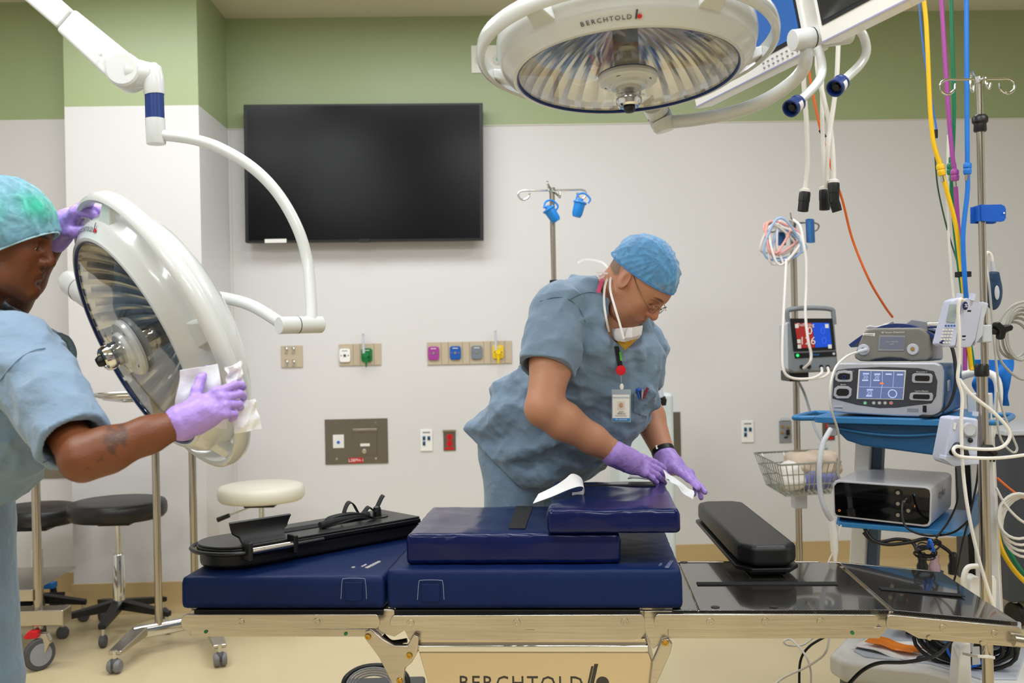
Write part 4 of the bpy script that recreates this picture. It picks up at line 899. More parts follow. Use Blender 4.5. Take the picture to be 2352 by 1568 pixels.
# seams drawn as thin raised stitching
SEAM = mat('seam_thread', '4E6478', .8)
def onshirt(pts, name, r=.0011, m=SEAM, parent=None, s=None, lift=.0):
    P = []
    for (x, y) in pts:
        c = [march(q, x, y) for q in (s or (st, sl1, sl2))]; c = [k for k in c if abs(k[1] - 2.85) > 1e-6]
        if c: P.append(pt(x, y, min(k[1] for k in c) - .0040 - lift))
    if len(P) < 2: return
    return part(name, MB().tube(P, r, 6, sp=4), m, parent or man)
onshirt([(1214, 708), (1240, 692), (1268, 684), (1290, 683), (1310, 690), (1330, 708), (1345, 740)], 'sleeve_seam')
onshirt([(1310, 688), (1330, 677), (1352, 671), (1372, 673)], 'shoulder_seam')
# trousers
tr = SDF([HP.x - .35, HP.y - .35, .02], [HP.x + .4, HP.y + .4, 1.15], .009)
for sd in (-1, 1):
    hp = HP + lat * .075 * sd; tr.chain([hp + _z * .03, Vector((hp.x - .01, hp.y + .01, .50)), Vector((FT[sd].x, FT[sd].y, .07))], [.125, .092, .085], .05)
tr.disp(folds(.014, 18, 51, 7, (1.3, 1.3, .5))); tr.plane(Vector((0, 0, .06)), Vector((0, 0, -1)))
sculpt('trousers', tr, SCRUB, man, ang=60)
for sd in (-1, 1):
    s = SDF([FT[sd].x - .2, FT[sd].y - .25, -.01], [FT[sd].x + .3, FT[sd].y + .2, .16], .007); fw = camv(.8, -.6, 0).normalized(); a = FT[sd]
    s.chain([Vector((a.x, a.y, .06)) - fw * .04, Vector((a.x, a.y, .05)) + fw * .10, Vector((a.x, a.y, .042)) + fw * .18], [.052, .048, .038], .03); s.plane(Vector((0, 0, .004)), Vector((0, 0, -1)))
    sculpt('shoe', s, mat('white_shoe', 'D8D8D6', .5), man)
# gloves
C3 = [(.25, .35, .2), (.22, .35, .2), (.25, .35, .25), (.3, .4, .3)]
hx = (pt(1545, 1098, 3.0) - W1).normalized()
g1, L1 = hand_sdf(W1, hx, camv(-.15, -.70, .68), 1, [(.05, .15, .1), (.05, .15, .1), (.1, .2, .15), (.15, .25, .2)], [(.85, .15, -.5), (.95, .0, -.3), (.95, -.1, -.2)], ([W1 - hx * .030 + _z * .002, W1 + hx * .03], [.0395, .036]), spread=.05)
g1.disp(folds(.0016, 150, 61, 8))
sculpt('glove', g1, GLOVE, man, ang=60)
hx2 = camv(.52, -.72, -.36).normalized()
g2, L2 = hand_sdf(W2, hx2, camv(.30, -.12, .9), -1, [(.0, .1, .05), (.05, .1, .1), (.25, .3, .3), (.5, .5, .4)], [(.5, .5, -.8), (.6, .1, -.8), (.5, .0, -.9)], ([W2 - (W2 - E2).normalized() * .016, W2 + hx2 * .025], [.0375, .034]), spread=.04)
g2.disp(folds(.0016, 150, 71, 8)); sculpt('glove', g2, GLOVE, man, ang=60)
# watch on the far wrist
wd = (W2 - E2).normalized(); wq_ = W2 - wd * .034; part('wrist_watch', MB().lathe([(.033, -.009), (.0375, -.008), (.0375, .008), (.033, .009)], wq_, wd, 32, close=True), BLACK, man, label='black wrist watch')
part('watch_face', MB().box(wq_ + camv(-.02, -.022, .018), (.014, .014, .004), rotframe(camv(1, 0, 0), camv(-.6, -.6, .5))), WHITE, man, bev=.001)
# hair net
def bouffant(C, R, P, c0, r0, edge_p, edge_n, knot, amp, seed, m, parent, inner, name='hair_net', ngat=22, h=.003, colf=None, band=True):
    s = SDF([C[i] - .22 for i in range(3)], [C[i] + .22 for i in range(3)], h); s.ell(P(*c0), r0, R, .01); M = nmat(R); Kn = np.array(P(*knot)[:]); Cn = np.array(P(*c0)[:])
    kd = Kn - Cn; kd = kd / np.linalg.norm(kd); t1 = np.cross(kd, [0.3, .2, .9]); t1 /= np.linalg.norm(t1); t2 = np.cross(kd, t1); fo = folds(amp * .8, 70, seed, 8)
    def fn(x, y, z):
        dx, dy, dz = x - Cn[0], y - Cn[1], z - Cn[2]; a = np.arctan2(dx * t1[0] + dy * t1[1] + dz * t1[2], dx * t2[0] + dy * t2[1] + dz * t2[2]); w = .6 * np.sin(a * 3 + seed)
        dk = np.sqrt((x - Kn[0]) ** 2 + (y - Kn[1]) ** 2 + (z - Kn[2]) ** 2); g = np.abs(np.sin((a + w * .3) * ngat / 2)) ** .7 - .6
        return g * amp * np.clip(dk / .05, .2, 1) * 1.0 + .010 * np.exp(-(dk / .014) ** 2) * -1.2 + fo(x, y, z)
    s.disp(fn); en = (Vector((R[0][0], R[1][0], R[2][0])) * edge_n[0] + Vector((R[0][2], R[1][2], R[2][2])) * edge_n[2]).normalized(); s.plane(P(*edge_p), -en)
    s.ell(P(*inner[0]), inner[1], R, .004, 's')
    return sculpt(name, s, m, parent, ang=70, col=colf), s
def band_ring(P, c0, r0, px, pz, sl):
    out = []
    for k in range(48):
        a = 2 * math.pi * k / 48; lo_, hi_ = 0, .2
        for _i in range(30):
            m_ = (lo_ + hi_) / 2; X_ = m_ * math.cos(a); z_ = pz + sl * (c0[0] + X_ - px)
            if (X_ / r0[0]) ** 2 + (m_ * math.sin(a) / r0[1]) ** 2 + ((z_ - c0[2]) / r0[2]) ** 2 < 1: lo_ = m_
            else: hi_ = m_
        out.append(P(c0[0] + X_, m_ * math.sin(a), z_))
    return out
def net_mat(name, base, alpha):
    m = mat(name, base, .7, alpha=alpha, sheen=.3, bump=.002, bscale=90); nt = m.node_tree; N = nt.nodes; n = N.new('ShaderNodeTexNoise'); n.inputs['Scale'].default_value = 28; n.inputs['Detail'].default_value = 5; n.inputs['Distortion'].default_value = 1.5
    tc = N.new('ShaderNodeTexCoord'); mr = N.new('ShaderNodeMapRange'); mr.inputs['From Min'].default_value = .35; mr.inputs['From Max'].default_value = .65; mr.inputs['To Min'].default_value = alpha - .22; mr.inputs['To Max'].default_value = min(alpha + .2, 1)
    nt.links.new(tc.outputs['Object'], n.inputs['Vector']); nt.links.new(n.outputs['Fac'], mr.inputs['Value']); nt.links.new(mr.outputs[0], N['Principled BSDF'].inputs['Alpha']); return m
NETB = net_mat('blue_hair_net', '62A8DC', .60)
bouffant(mC, mR, mP, (-.014, 0, .038), (.114, .097, .108), (.095, 0, .058), (-.24, 0, 1), (.03, -.05, .142), .0048, 3, NETB, man, ((-.014, 0, .034), (.105, .0865, .1015)))
bd = band_ring(mP, (-.014, 0, .038), (.114, .097, .108), .095, .057, .24)
part('hair_net_band', MB().tube(bd, .0022, 8, closed=True), mat('blue_elastic', '3F86C4', .7), man)
# glasses
WIRE = mat('gold_wire', '8A6E50', .3, 1); gl = part('glasses', MB().tube([mP(.106, -.012, .001), mP(.111, 0, .004), mP(.106, .012, .001)], .0011, 8, sp=4), WIRE, man, label='thin wire-framed glasses')
for sd in (-1, 1):
    q = []
    for k in range(28):
        a = 2 * math.pi * k / 28; ca, sa = math.cos(a), math.sin(a); q.append(mP(.106 - .006 * abs(ca) * (1 if ca > 0 else .2), sd * (.034 + .023 * math.copysign(abs(ca) ** .75, ca)), -.003 + .014 * math.copysign(abs(sa) ** .8, sa)))
    part('lens_rim', MB().tube(q, .0009, 6, closed=True), WIRE, gl); part('lens', MB().prism(q, mX * .0012), mat('spectacle_lens', 'F4F6F8', .03, trans=1, ior=1.08), gl, smooth=False)
    part('temple', MB().tube([mP(.105, sd * .058, -.004), mP(.095, sd * .071, -.002), mP(.04, sd * .079, .012), mP(.0, sd * .083, .028)], .0012, 8, sp=5), WIRE, gl)
# mask under the chin, its ties
MSK = mat('mask_white', 'E9E2E0', .7, alpha=.92, sss=.1); MY = mat('mask_yellow', 'E0AE3A', .7)
mk = [[(1396, 752, 3.03), (1413, 755, 2.97), (1430, 753, 2.93), (1452, 752, 2.90), (1476, 747, 2.93)], [(1400, 762, 3.02), (1415, 764, 2.95), (1432, 763, 2.91), (1452, 762, 2.89), (1475, 757, 2.93)],
      [(1404, 771, 3.01), (1418, 775, 2.94), (1434, 776, 2.90), (1452, 774, 2.89), (1473, 768, 2.93)], [(1407, 778, 3.01), (1420, 783, 2.94), (1435, 785, 2.91), (1452, 780, 2.90), (1468, 776, 2.95)]]
mo = part('face_mask', MB().sheet([[pt(*p) for p in r_] for r_ in mk], .0015), MSK, man, label='white and yellow surgical mask pulled down under the chin')
my = [[(1406, 776, 3.02), (1420, 781, 2.96), (1436, 783, 2.93), (1452, 779, 2.92), (1468, 775, 2.96)], [(1414, 786, 3.02), (1424, 791, 2.96), (1436, 794, 2.93), (1447, 789, 2.93), (1457, 784, 2.96)], [(1430, 799, 3.0), (1433, 801, 2.97), (1436, 804, 2.95), (1439, 801, 2.95), (1443, 797, 2.96)]]
part('yellow_lining', MB().sheet([[pt(*p) for p in r_] for r_ in my], .0015), MY, mo)
def flatrib(pts, w, m, name, parent, wd=None):
    P = spline([pt(*p) for p in pts], 6); g = []
    for i, p in enumerate(P):
        t_ = (P[min(i + 1, len(P) - 1)] - P[max(i - 1, 0)]).normalized(); sd = t_.cross((CAM - p).normalized()).normalized(); g.append([p - sd * w / 2, p, p + sd * w / 2])
    return part(name, MB().sheet(g, .0008), m, parent)
TIE = mat('white_tie', 'F0EEEF', .6)
flatrib([(1402, 632, 3.02), (1393, 645, 2.985), (1388, 668, 2.965), (1388, 700, 2.95), (1393, 735, 2.95), (1399, 762, 2.98)], .0065, TIE, 'mask_tie', mo)
flatrib([(1408, 630, 3.0), (1402, 642, 2.97), (1402, 668, 2.945), (1412, 705, 2.91), (1424, 745, 2.90), (1433, 778, 2.90)], .0065, TIE, 'mask_tie', mo)
flatrib([(1402, 630, 3.03), (1396, 615, 3.04), (1384, 603, 3.06), (1364, 597, 3.08), (1342, 596, 3.1), (1327, 604, 3.1)], .0065, TIE, 'mask_tie', mo)
flatrib([(1406, 628, 3.02), (1390, 632, 3.01), (1378, 638, 3.0), (1370, 628, 3.0), (1382, 626, 3.0), (1404, 630, 3.0)], .006, TIE, 'mask_tie', mo)
part('tie_knot', MB().ball(pt(1404, 630, 3.0), .008, 12), TIE, mo)
# pink collar edge, lanyard, badge, pens
flatrib([(1385, 636, 3.03), (1381, 648, 2.99), (1377, 660, 2.97), (1374, 672, 2.965)], .012, mat('pink_cloth', 'D2527C', .8), 'collar_edge', man)
def chest(x, y, lift=.006):
    k = march(st, x, y); return pt(x, y, k[1] - lift)
lan = part('lanyard', MB().sheet([[chest(1411 + i * 1.6, 795 + i * 9, .008), chest(1421 + i * 1.8, 795 + i * 9, .008)] for i in range(6)], .0015), STRAP, man, label='black lanyard')
flatrib([(1424, 808, chest(1424, 808)[1] * 0 + march(st, 1424, 808)[1] - .012), (1426, 820, march(st, 1426, 820)[1] - .012), (1427, 828, march(st, 1427, 828)[1] - .012)], .006, mat('lime_print', '58B83A', .6), 'lanyard_print', lan)
dB = min(march(st, 1426, y)[1] for y in (842, 850, 860, 880, 900, 930, 960)) - .020
rl_ = part('badge_reel', MB().lathe([(0, -.006), (.012, -.006), (.0145, -.003), (.0145, .003), (0, .004)], pt(1426, 850, dB), Vector((0, -1, 0)), 32), RED, man, label='round red badge reel')
part('reel_cord', MB().cyl(pt(1426, 862, dB), pt(1427, 878, dB), .0012), CHROME, rl_); part('clip', MB().ball(pt(1428, 888, dB), (.006, .002, .010), 14), WHITE, rl_)
def card(x0, y0, x1, y1, d, th, m, name, par, **k): 
    a, b_, c_, d_ = pt(x0, y0, d), pt(x1, y0, d), pt(x1, y1, d), pt(x0, y1, d); return part(name, MB().prism([a, b_, c_, d_], Vector((0, th, 0))), m, par, **k)
bdg = card(1405, 894, 1449, 969, dB, .002, mat('badge_sleeve', 'B8C4CE', .2, alpha=.55), 'name_badge', man, label='hospital name badge with photo')
card(1407, 906, 1446, 967, dB - .0015, .001, WHITE, 'badge_card', bdg); card(1407, 960, 1447, 967, dB - .0022, .001, mat('badge_blue', '2A86C8', .4), 'blue_stripe', bdg)
card(1418, 921, 1435, 941, dB - .0022, .001, mat('photo_ground', 'D8CFC8', .5), 'badge_photo', bdg); pp = pt(1426.5, 930, dB - .003); part('photo_face', MB().ball(pp, (.0055, .0008, .0075), 16), mat('photo_skin', 'C79478', .6), bdg)
for (y, s_, sz, c_) in ((912.5, 'NorthwesternMedicine', .0052, 'badge_blue'), (945.5, 'JULIO', .0058, 'dark_print'), (949.8, 'VENEGAS', .0058, 'dark_print'), (954.5, 'McGovern Center', .0045, 'dark_print'), (963.5, 'OR ASSISTANT', .0052, 'white_paint')):
    text('badge_writing', s_, sz, pt(1427, y, dB - .0034), _r, _u, MATS[c_], bdg, ext=.0001)
dP = march(st, 1472, 895)[1]
for (x0, y0, x1, y1, r_, c_) in ((1463, 893, 1470, 915, .0035, '1E5CC0'), (1468, 893, 1473, 915, .003, '222228'), (1488, 890, 1477, 915, .0038, '8E2038'), (1476, 894, 1474, 915, .003, 'B8B8BC')):
    part('pen', MB().cyl(pt(x0, y0, dP - .012), pt(x1, y1, dP - .006), r_), mat('pen_' + c_, c_, .3), man)
part('pen_clip', MB().ball(pt(1467, 895, dP - .012), (.009, .004, .006), 12), mat('pen_1E5CC0', '1E5CC0', .3), man)
pk = []
for i in range(6): pk.append([chest(1456 + j * 8, 903 + i * 9 + j * 2, .004) for j in range(5)])
part('chest_pocket', MB().sheet(pk, .002), SCRUB, man)
# ---- wipes held by the man
def crumple(corners, n, amp, seed, th=.0015):
    r = np.random.RandomState(seed); g = []; A, B, C_, D = corners; nn = (B - A).cross(D - A).normalized()
    ph = r.rand(6) * 6
    for i in range(n + 1):
        row = []
        for j in range(n + 1):
            u, v = i / n, j / n; p = (A * (1 - u) + B * u) * (1 - v) + (D * (1 - u) + C_ * u) * v
            w = math.sin(u * 7 + ph[0] + 2 * math.sin(v * 4 + ph[1])) * .5 + math.sin(v * 11 + ph[2] + u * 3) * .35 + math.sin((u + v) * 15 + ph[3]) * .2
            row.append(p + nn * (amp * w) + (B - A) * .02 * math.sin(v * 9 + ph[4]))
        g.append(row)
    return MB().sheet(g, th)
solo('cleaning_wipe', crumple([pt(1522, 1082, 2.98), pt(1541, 1108, 2.92), pt(1592, 1148, 2.92), pt(1592, 1124, 3.0)], 14, .006, 3), WIPE, 'white wipe held over the end of the top cushion by the man', 'wipe')
zt_ = zB1 + .004; solo('cleaning_wipe', crumple([on_z(1442, 1100, zt_ + .004), on_z(1512, 1099, zt_ + .004), on_z(1505, 1090, zt_ + .006), on_z(1448, 1090, zt_ + .006)], 12, .003, 5), WIPE, 'flattened white wipe under the man\'s near hand on the top cushion', 'wipe')

# ---- the woman cleaning the left lamp
def ringpt(a, dr=0, dh=0):
    return CL + zL * (.060 + dh) + (xL * math.cos(a) + yL * math.sin(a)) * (.343 + dr)
def project(p):
    q = V(p) - CAM; d = q.dot(_f); return 1176 + FPX * q.dot(_r) / d, 784 - FPX * q.dot(_u) / d, d
WC = pt(6, 553, 2.26); wF = camv(.95, .20, -.22).normalized(); wU = camv(.22, .0, .97)
woman = thing('person', 'woman in blue-grey scrubs and teal hair net at the left edge wiping the lamp', 'person', (pt(-90, 1000, 2.35).x, pt(-90, 1000, 2.35).y, 0))
_R = rotframe(wF, wU); wX, wY, wZ = [Vector((_R[0][i], _R[1][i], _R[2][i])) for i in range(3)]
wnb = WC - _z * .175 - camv(.075, 0, 0)
hs, wR, wP = head_sdf(WC, wF, wU, [(WC - wX * .025 - wZ * .04, wnb, .054, .056)], nose=1.15, lip=1.25, sc=.98)
wcol_ = head_col(WC, wR, '6E3D20', '622E2A', '1E1210', '784028', '4E3020', sc=.98, hairline=.07)
wS1, wE1, wW1 = pt(68, 850, 2.10), pt(190, 1054, 1.90), pt(436, 963, 1.99)
gz = min(((math.hypot(project(ringpt(a))[0] - 203, project(ringpt(a))[1] - 488), a) for a in np.linspace(-math.pi, math.pi, 721)))[1]; GP = ringpt(gz)
print('grip', project(GP), math.degrees(gz))
dW = project(GP)[2]
wW2, wE2, wS2 = pt(138, 528, dW + .03), pt(28, 690, dW + .10), pt(-40, 800, 2.46)
b = SDF([-1.75, 1.75, -.02], [pt(470, 900, 2.2).x + .18, 2.85, 1.62], .0075)
b.chain([wS1, wE1], [.048, .039], .03).chain([wE1, wE1.lerp(wW1, .22), wE1.lerp(wW1, .6), wW1, wW1.lerp(wE1, -.08)], [.042, .043, .0345, .0265, .021], .02)
b.chain([wS2, wE2], [.05, .042], .03).chain([wE2, wE2.lerp(wW2, .3), wW2, wW2.lerp(wE2, -.08)], [.042, .042, .027, .022], .02)
wH = pt(-165, 1130, 2.36); b.chain([wnb, wnb - _z * .15 - camv(.03, 0, 0), wH], [.056, .12, .13], .05)
for sd in (-1, 1):
    hp = wH + camv(0, .09 * sd, 0); b.chain([hp, Vector((hp.x + .05, hp.y, .5)), Vector((hp.x + .02, hp.y, .09))], [.09, .06, .04], .03)
hs.plane(wnb + _z * -.03, -_z)
TAT = [(236, 1000, 14, 30, -.3), (262, 1010, 8, 26, -.3), (205, 1050, 12, 5, .2), (186, 1046, 6, 9, .4), (224, 1046, 5, 8, .1)]
def wcol(v):
    c = wcol_(v); far = np.linalg.norm(v - np.array(WC[:]), axis=1) > .155; c[far] = np.array(lin('6E3D20')[:3])
    a, e, w = (np.array(k[:]) for k in (wE1, wW1, wE1)); ab = e - a; t = ((v - a) @ ab) / (ab @ ab); pf = a + np.outer(t, ab); q = v - pf; up = q[:, 2]; side = q @ np.array(_f[:])
    L = t * math.sqrt(ab @ ab); m = (np.abs(t - .2) < .4) & (side < .01) & far
    leaf = ((L - .052 - .25 * up) / .014) ** 2 + ((up - .018) / .026) ** 2 < 1; leaf &= np.sin(L * 700 + up * 500) > -.55
    le2 = ((L - .075 - .25 * up) / .009) ** 2 + ((up - .018) / .022) ** 2 < 1
    scr = (np.abs(up + .010) < .006) & (np.abs(L - .02) < .022) & (np.sin(L * 900) + np.sin(L * 420 + up * 900) > .5)
    w = (m & (leaf | le2 | scr)); c[w] = c[w] * .45 + np.array(lin('2E2A2C')[:3]) * .35; return c
sculpt('body', [hs, b], SKM, woman, col=wcol); eyes(wP, wR, woman, '')
# hair net, teal with green hair tie showing
NETT = net_mat('teal_hair_net', '5FA9B8', .74)
def netcol(v):
    q = (v - np.array(WC[:])) @ nmat(wR); g = np.exp(-(((q[:, 2] - .075 - .25 * (q[:, 0])) / .035) ** 2)) * np.clip(.6 + .4 * np.sin(q[:, 0] * 60 + q[:, 2] * 40), 0, 1); a = np.array(lin('78AABF')[:3]); d = np.array(lin('2FB89A')[:3]); return a * (1 - g[:, None]) + d * g[:, None]
NT = NETT.node_tree; at = NT.nodes.new('ShaderNodeAttribute'); at.attribute_name = 'Col'; NT.links.new(at.outputs['Color'], NT.nodes['Principled BSDF'].inputs['Base Color'])
bouffant(WC, wR, wP, (-.012, 0, .030), (.126, .112, .118), (.09, 0, .030), (-.75, 0, 1), (-.10, 0, .13), .005, 8, NETT, woman, ((-.012, 0, .028), (.114, .101, .110)), colf=netcol, ngat=16)
bd = band_ring(wP, (-.012, 0, .030), (.126, .112, .118), .09, .029, .75)
part('hair_net_band', MB().tube(bd, .0022, 8, closed=True), mat('pale_teal_elastic', 'A8CDD6', .7), woman)
# dark hair under the net
hr = SDF([WC[i] - .2 for i in range(3)], [WC[i] + .2 for i in range(3)], .004); hr.ell(wP(-.035, 0, .04), (.100, .088, .092), wR, .01).disp(folds(.004, 60, 3)); hr.plane(wP(.07, 0, .055), -(Vector((wR[0][2], wR[1][2], wR[2][2])) * 1 - wX * .5).normalized())
sculpt('hair', hr, mat('dark_hair', '2A1C18', .6), woman)
# scrub top
wt = SDF([-1.85, 1.75, .60], [pt(260, 900, 2.2).x + .05, 2.85, 1.60], .0055)
wt.chain([wnb - _z * .03, wnb - _z * .16 - camv(.02, 0, 0), pt(-85, 980, 2.32), pt(-130, 1130, 2.34)], [.075, .135, .138, .145], .06)
wt.chain([wS1 + camv(-.02, .03, .01), wnb + camv(-.0, -.02, -.035), wS2], [.088, .085, .085], .06)
wt.chain([pt(40, 800, 2.38), pt(110, 815, 2.40)], [.085, .045], .05); wt.chain([pt(-10, 900, 2.32), pt(22, 960, 2.3), pt(-45, 1080, 2.32)], [.12, .10, .10], .07)
wt.disp(folds(.022, 15, 14, 8, (1, .6, 1.2))).disp(folds(.015, 40, 19, 8)).disp(folds(.006, 90, 23, 8))
wt.plane(pt(20, 1190, 2.3), camv(-.2, 0, -1).normalized()); wt.chain([wnb + camv(.01, 0, -.02), WC], [.060, .075], .012, 's')
wsl = sleeve(wS1 + camv(-.025, 0, .03), wE1,   .094, .066, .86, 131, .016); wsl2 = sleeve(wS2.lerp(pt(120, 800, dW + .05), .3), pt(150, 822, dW + .04), .075, .055, .9, 141, .012)
sculpt('scrub_top', [wt, wsl, wsl2], SCRUB, woman, ang=60)
onshirt([(0, 875), (10, 862), (28, 840), (52, 818), (80, 804), (104, 800)], 'sleeve_seam', parent=woman, s=(wt, wsl))
onshirt([(206, 985), (185, 1003), (160, 1022), (135, 1040), (112, 1055), (98, 1063)], 'hem_seam', parent=woman, s=(wsl,), r=.0009)
wtr = SDF([wH.x - .3, wH.y - .35, .02], [wH.x + .45, wH.y + .35, 1.1], .009)
for sd in (-1, 1):
    hp = wH + camv(.02, .08 * sd, .02); wtr.chain([hp, Vector((hp.x + .03, hp.y, .5)), Vector((hp.x + .01, hp.y, .08))], [.135, .105, .09], .05)
wtr.disp(folds(.014, 18, 51, 7, (1.3, 1.3, .5))); wtr.plane(Vector((0, 0, .06)), Vector((0, 0, -1))); sculpt('trousers', wtr, SCRUB, woman, ang=60)
for sd in (-1, 1):
    a = wH + camv(.03, .08 * sd, 0); s = SDF([a.x - .2, a.y - .2, -.01], [a.x + .3, a.y + .2, .16], .007); fw = camv(1, 0, 0)
    s.chain([Vector((a.x, a.y, .06)) - fw * .04, Vector((a.x, a.y, .05)) + fw * .10, Vector((a.x, a.y, .042)) + fw * .17], [.05, .045, .036], .03); s.plane(Vector((0, 0, .004)), Vector((0, 0, -1))); sculpt('shoe', s, mat('white_shoe', 'D8D8D6', .5), woman)
# gloves
hw = camv(.86, .10, .50).normalized()
hw = camv(.86, .08, .42).normalized()
g3, _L = hand_sdf(wW1, hw, camv(-.10, -.97, .22), 1, [(.5, .7, .4), (.75, .8, .4), (.95, .8, .4), (1.1, .8, .4)], [(.45, .85, -.25), (.55, .75, -.35), (.7, .65, -.3)], ([wW1 - (wW1 - wE1).normalized() * .016, wW1 + hw * .03], [.0375, .0325]), spread=.05, sc=.84)
g3.disp(folds(.0016, 150, 81, 8)); sculpt('glove', g3, GLOVE, woman, ang=60)
hw2 = (pt(197, 468, dW - .005) - wW2).normalized()
g4, _L = hand_sdf(wW2, hw2, camv(-.55, -.30, .78), -1, [(.9, 1.1, .7), (.9, 1.1, .7), (.95, 1.1, .7), (1.0, 1.1, .7)], [(.75, .35, -.55), (.85, -.1, -.5), (.8, -.4, -.5)], ([wW2 - (wW2 - wE2).normalized() * .028, wW2 + hw2 * .03], [.035, .033]), spread=.03)
g4.disp(folds(.0016, 150, 91, 8)); sculpt('glove', g4, GLOVE, woman, ang=60)
dq = project(wW1 + hw * .08)[2]
solo('cleaning_wipe', crumple([pt(414, 850, dq + .03), pt(500, 836, dq + .045), pt(520, 985, dq + .055), pt(398, 965, dq + .04)], 14, .006, 13), WIPE, 'large white wipe under the woman\'s hand on the rim of the left lamp', 'wipe')
solo('cleaning_wipe', crumple([pt(520, 846, dq + .03), pt(556, 828, dq + .05), pt(560, 880, dq + .06), pt(522, 886, dq + .04)], 12, .008, 17), WIPE, 'end of a white wipe sticking up past the woman\'s fingers', 'wipe')
solo('cleaning_wipe', crumple([pt(535, 925, dq + .04), pt(585, 915, dq + .06), pt(602, 985, dq + .06), pt(540, 995, dq + .05)], 12, .008, 19), WIPE, 'loose white wipe corner hanging below the woman\'s near hand', 'wipe')
# ---------------------------------------------------------------- equipment cart on the right
KB = -.6; KU = Vector((math.cos(KB), math.sin(KB), 0)); KV = Vector((-math.sin(KB), math.cos(KB), 0)); KO = pt(2165, 955, 3.15); KO = Vector((KO.x, KO.y, 0)); KR = Matrix(((KU.x, KV.x, 0), (KU.y, KV.y, 0), (0, 0, 1)))
def K(x, y, z): return KO + KU * x + KV * y + _z * z
def kp(px, py, y=0.0): return onplane(px, py, K(0, y, 0), KV)
def kxz(px, py, y=0.0): p = kp(px, py, y) - KO; return p.dot(KU), p.z
def kslab(mb, x0, x1, y0, y1, z0, z1): return mb.box(K((x0 + x1) / 2, (y0 + y1) / 2, (z0 + z1) / 2), (abs(x1 - x0), abs(y1 - y0), abs(z1 - z0)), KR)
CBLUE = mat('cart_blue', '2E78B0', .35); CBLUE2 = mat('cart_blue_dark', '1D5A8C', .4)
zT = kxz(2165, 958)[1]; zL = kxz(2140, 1210)[1]; x0L = kxz(1912, 940)[0]
cart = thing('equipment_cart', 'white and blue wheeled equipment cart carrying the surgical generators at right', 'cart', K(-.16, .22, 0), KB)
def rslab(x0, x1, y0, y1, z0, z1, r, m, name, par=None, bev=.003):
    q = []
    for (cx, cy, a0) in ((x1 - r, y1 - r, 0), (x0 + r, y1 - r, 90), (x0 + r, y0 + r, 180), (x1 - r, y0 + r, 270)):
        for k in range(7): a = math.radians(a0 + 15 * k); q.append(K(cx + r * math.cos(a), cy + r * math.sin(a), z0))
    return part(name, MB().prism(q, _z * (z1 - z0)), m, par or cart, bev=bev)
rslab(-.40, .10, -.05, .46, zT - .024, zT - .004, .04, CBLUE, 'top_shelf')
part('shelf_handle', MB().tube([K(-.40, .02, zT - .014), K(-.47, .0, zT - .014), K(-.48, .10, zT - .014), K(-.47, .24, zT - .014), K(-.40, .24, zT - .014)], .009, 12, sp=6), CBLUE, cart)
part('shelf_handle', MB().tube([K(.08, .02, zT - .014), K(.16, .02, zT - .014), K(.17, .16, zT - .014), K(.16, .32, zT - .014), K(.08, .32, zT - .014)], .009, 12, sp=6), CBLUE, cart)
xd0, zd0 = kxz(1938, 975, .0); xd1, zd1 = kxz(2160, 1020, .0)
q = [(-.33, zT - .024), (.045, zT - .024), (.045, zT - .095), (.0, zT - .125), (-.25, zT - .10), (-.30, zT - .085), (-.325, zT - .06)]
dr = part('drawer', MB().prism([K(x, .0, z) for x, z in q], KV * .36), CBLUE2, cart, bev=.008, seg=3)
part('drawer_lip', MB().tube([K(-.32, -.006, zT - .045), K(-.22, -.012, zT - .058), K(-.10, -.014, zT - .060), K(.04, -.008, zT - .045)], .004, 8, sp=6), CBLUE, dr)
part('drawer_latch', MB().box(K(-.345, .02, zT - .05), (.03, .05, .04), KR), LGREY, cart, bev=.004); part('side_panel', MB().box(K(.075, .1, zT - .06), (.04, .12, .07), KR), LGREY, cart, bev=.004)
# rear columns, lower shelf, base
a = kp(1995, 1025, .34); b_ = kp(1955, 1300, .34)
def colm(xa, xb, ya, yb, z1, z0, w, m, name):
    part(name, MB().hexa([K(xa - w / 2, ya, z1), K(xa + w / 2, ya, z1), K(xa + w / 2, ya + .05, z1), K(xa - w / 2, ya + .05, z1)], [K(xb - w / 2, yb, z0), K(xb + w / 2, yb, z0), K(xb + w / 2, yb + .05, z0), K(xb - w / 2, yb + .05, z0)]), m, cart, bev=.004)
xc, _z1 = kxz(1992, 1030, .34); xc2, _ = kxz(1955, 1300, .34)
colm(xc, xc2, .30, .34, zT - .02, .16, .055, WHITE, 'column'); colm(xc + .045, xc2 + .045, .33, .37, zT - .02, .16, .035, mat('slate_plastic', '55677A', .5), 'column_inner')
xr_, _ = kxz(2270, 1100, .34); colm(xr_ - .02, xr_ - .0, .30, .34, zT + .06, .16, .075, WHITE, 'column'); colm(xr_ - .06, xr_ - .05, .33, .37, zT - .02, .16, .03, BLACK, 'column_inner')
part('push_handle', MB().tube([K(xr_ - .12, .42, zT + .10), K(xr_ - .05, .42, zT + .125), K(xr_ + .02, .40, zT + .11), K(xr_ + .03, .38, zT + .02), K(xr_, .35, zT - .12)], [.014] * 25 , 14, sp=6), WHITE, cart)
for j in range(2):
    for i in range(2): part('slot', MB().box(K(xr_ + .012 + .012 * i, .298, zT - .14 - .022 * j), (.007, .006, .014), KR), BLACK, cart)
rslab(-.34, .06, -.0, .42, zL - .024, zL - .008, .03, CBLUE, 'lower_shelf')
part('shelf_side', MB().prism([K(.055, .02, zL - .02), K(.055, .06, zL + .04), K(.055, .38, zL + .09), K(.055, .42, zL + .09), K(.055, .42, zL - .02)], KU * .01), CBLUE2, cart, bev=.002)
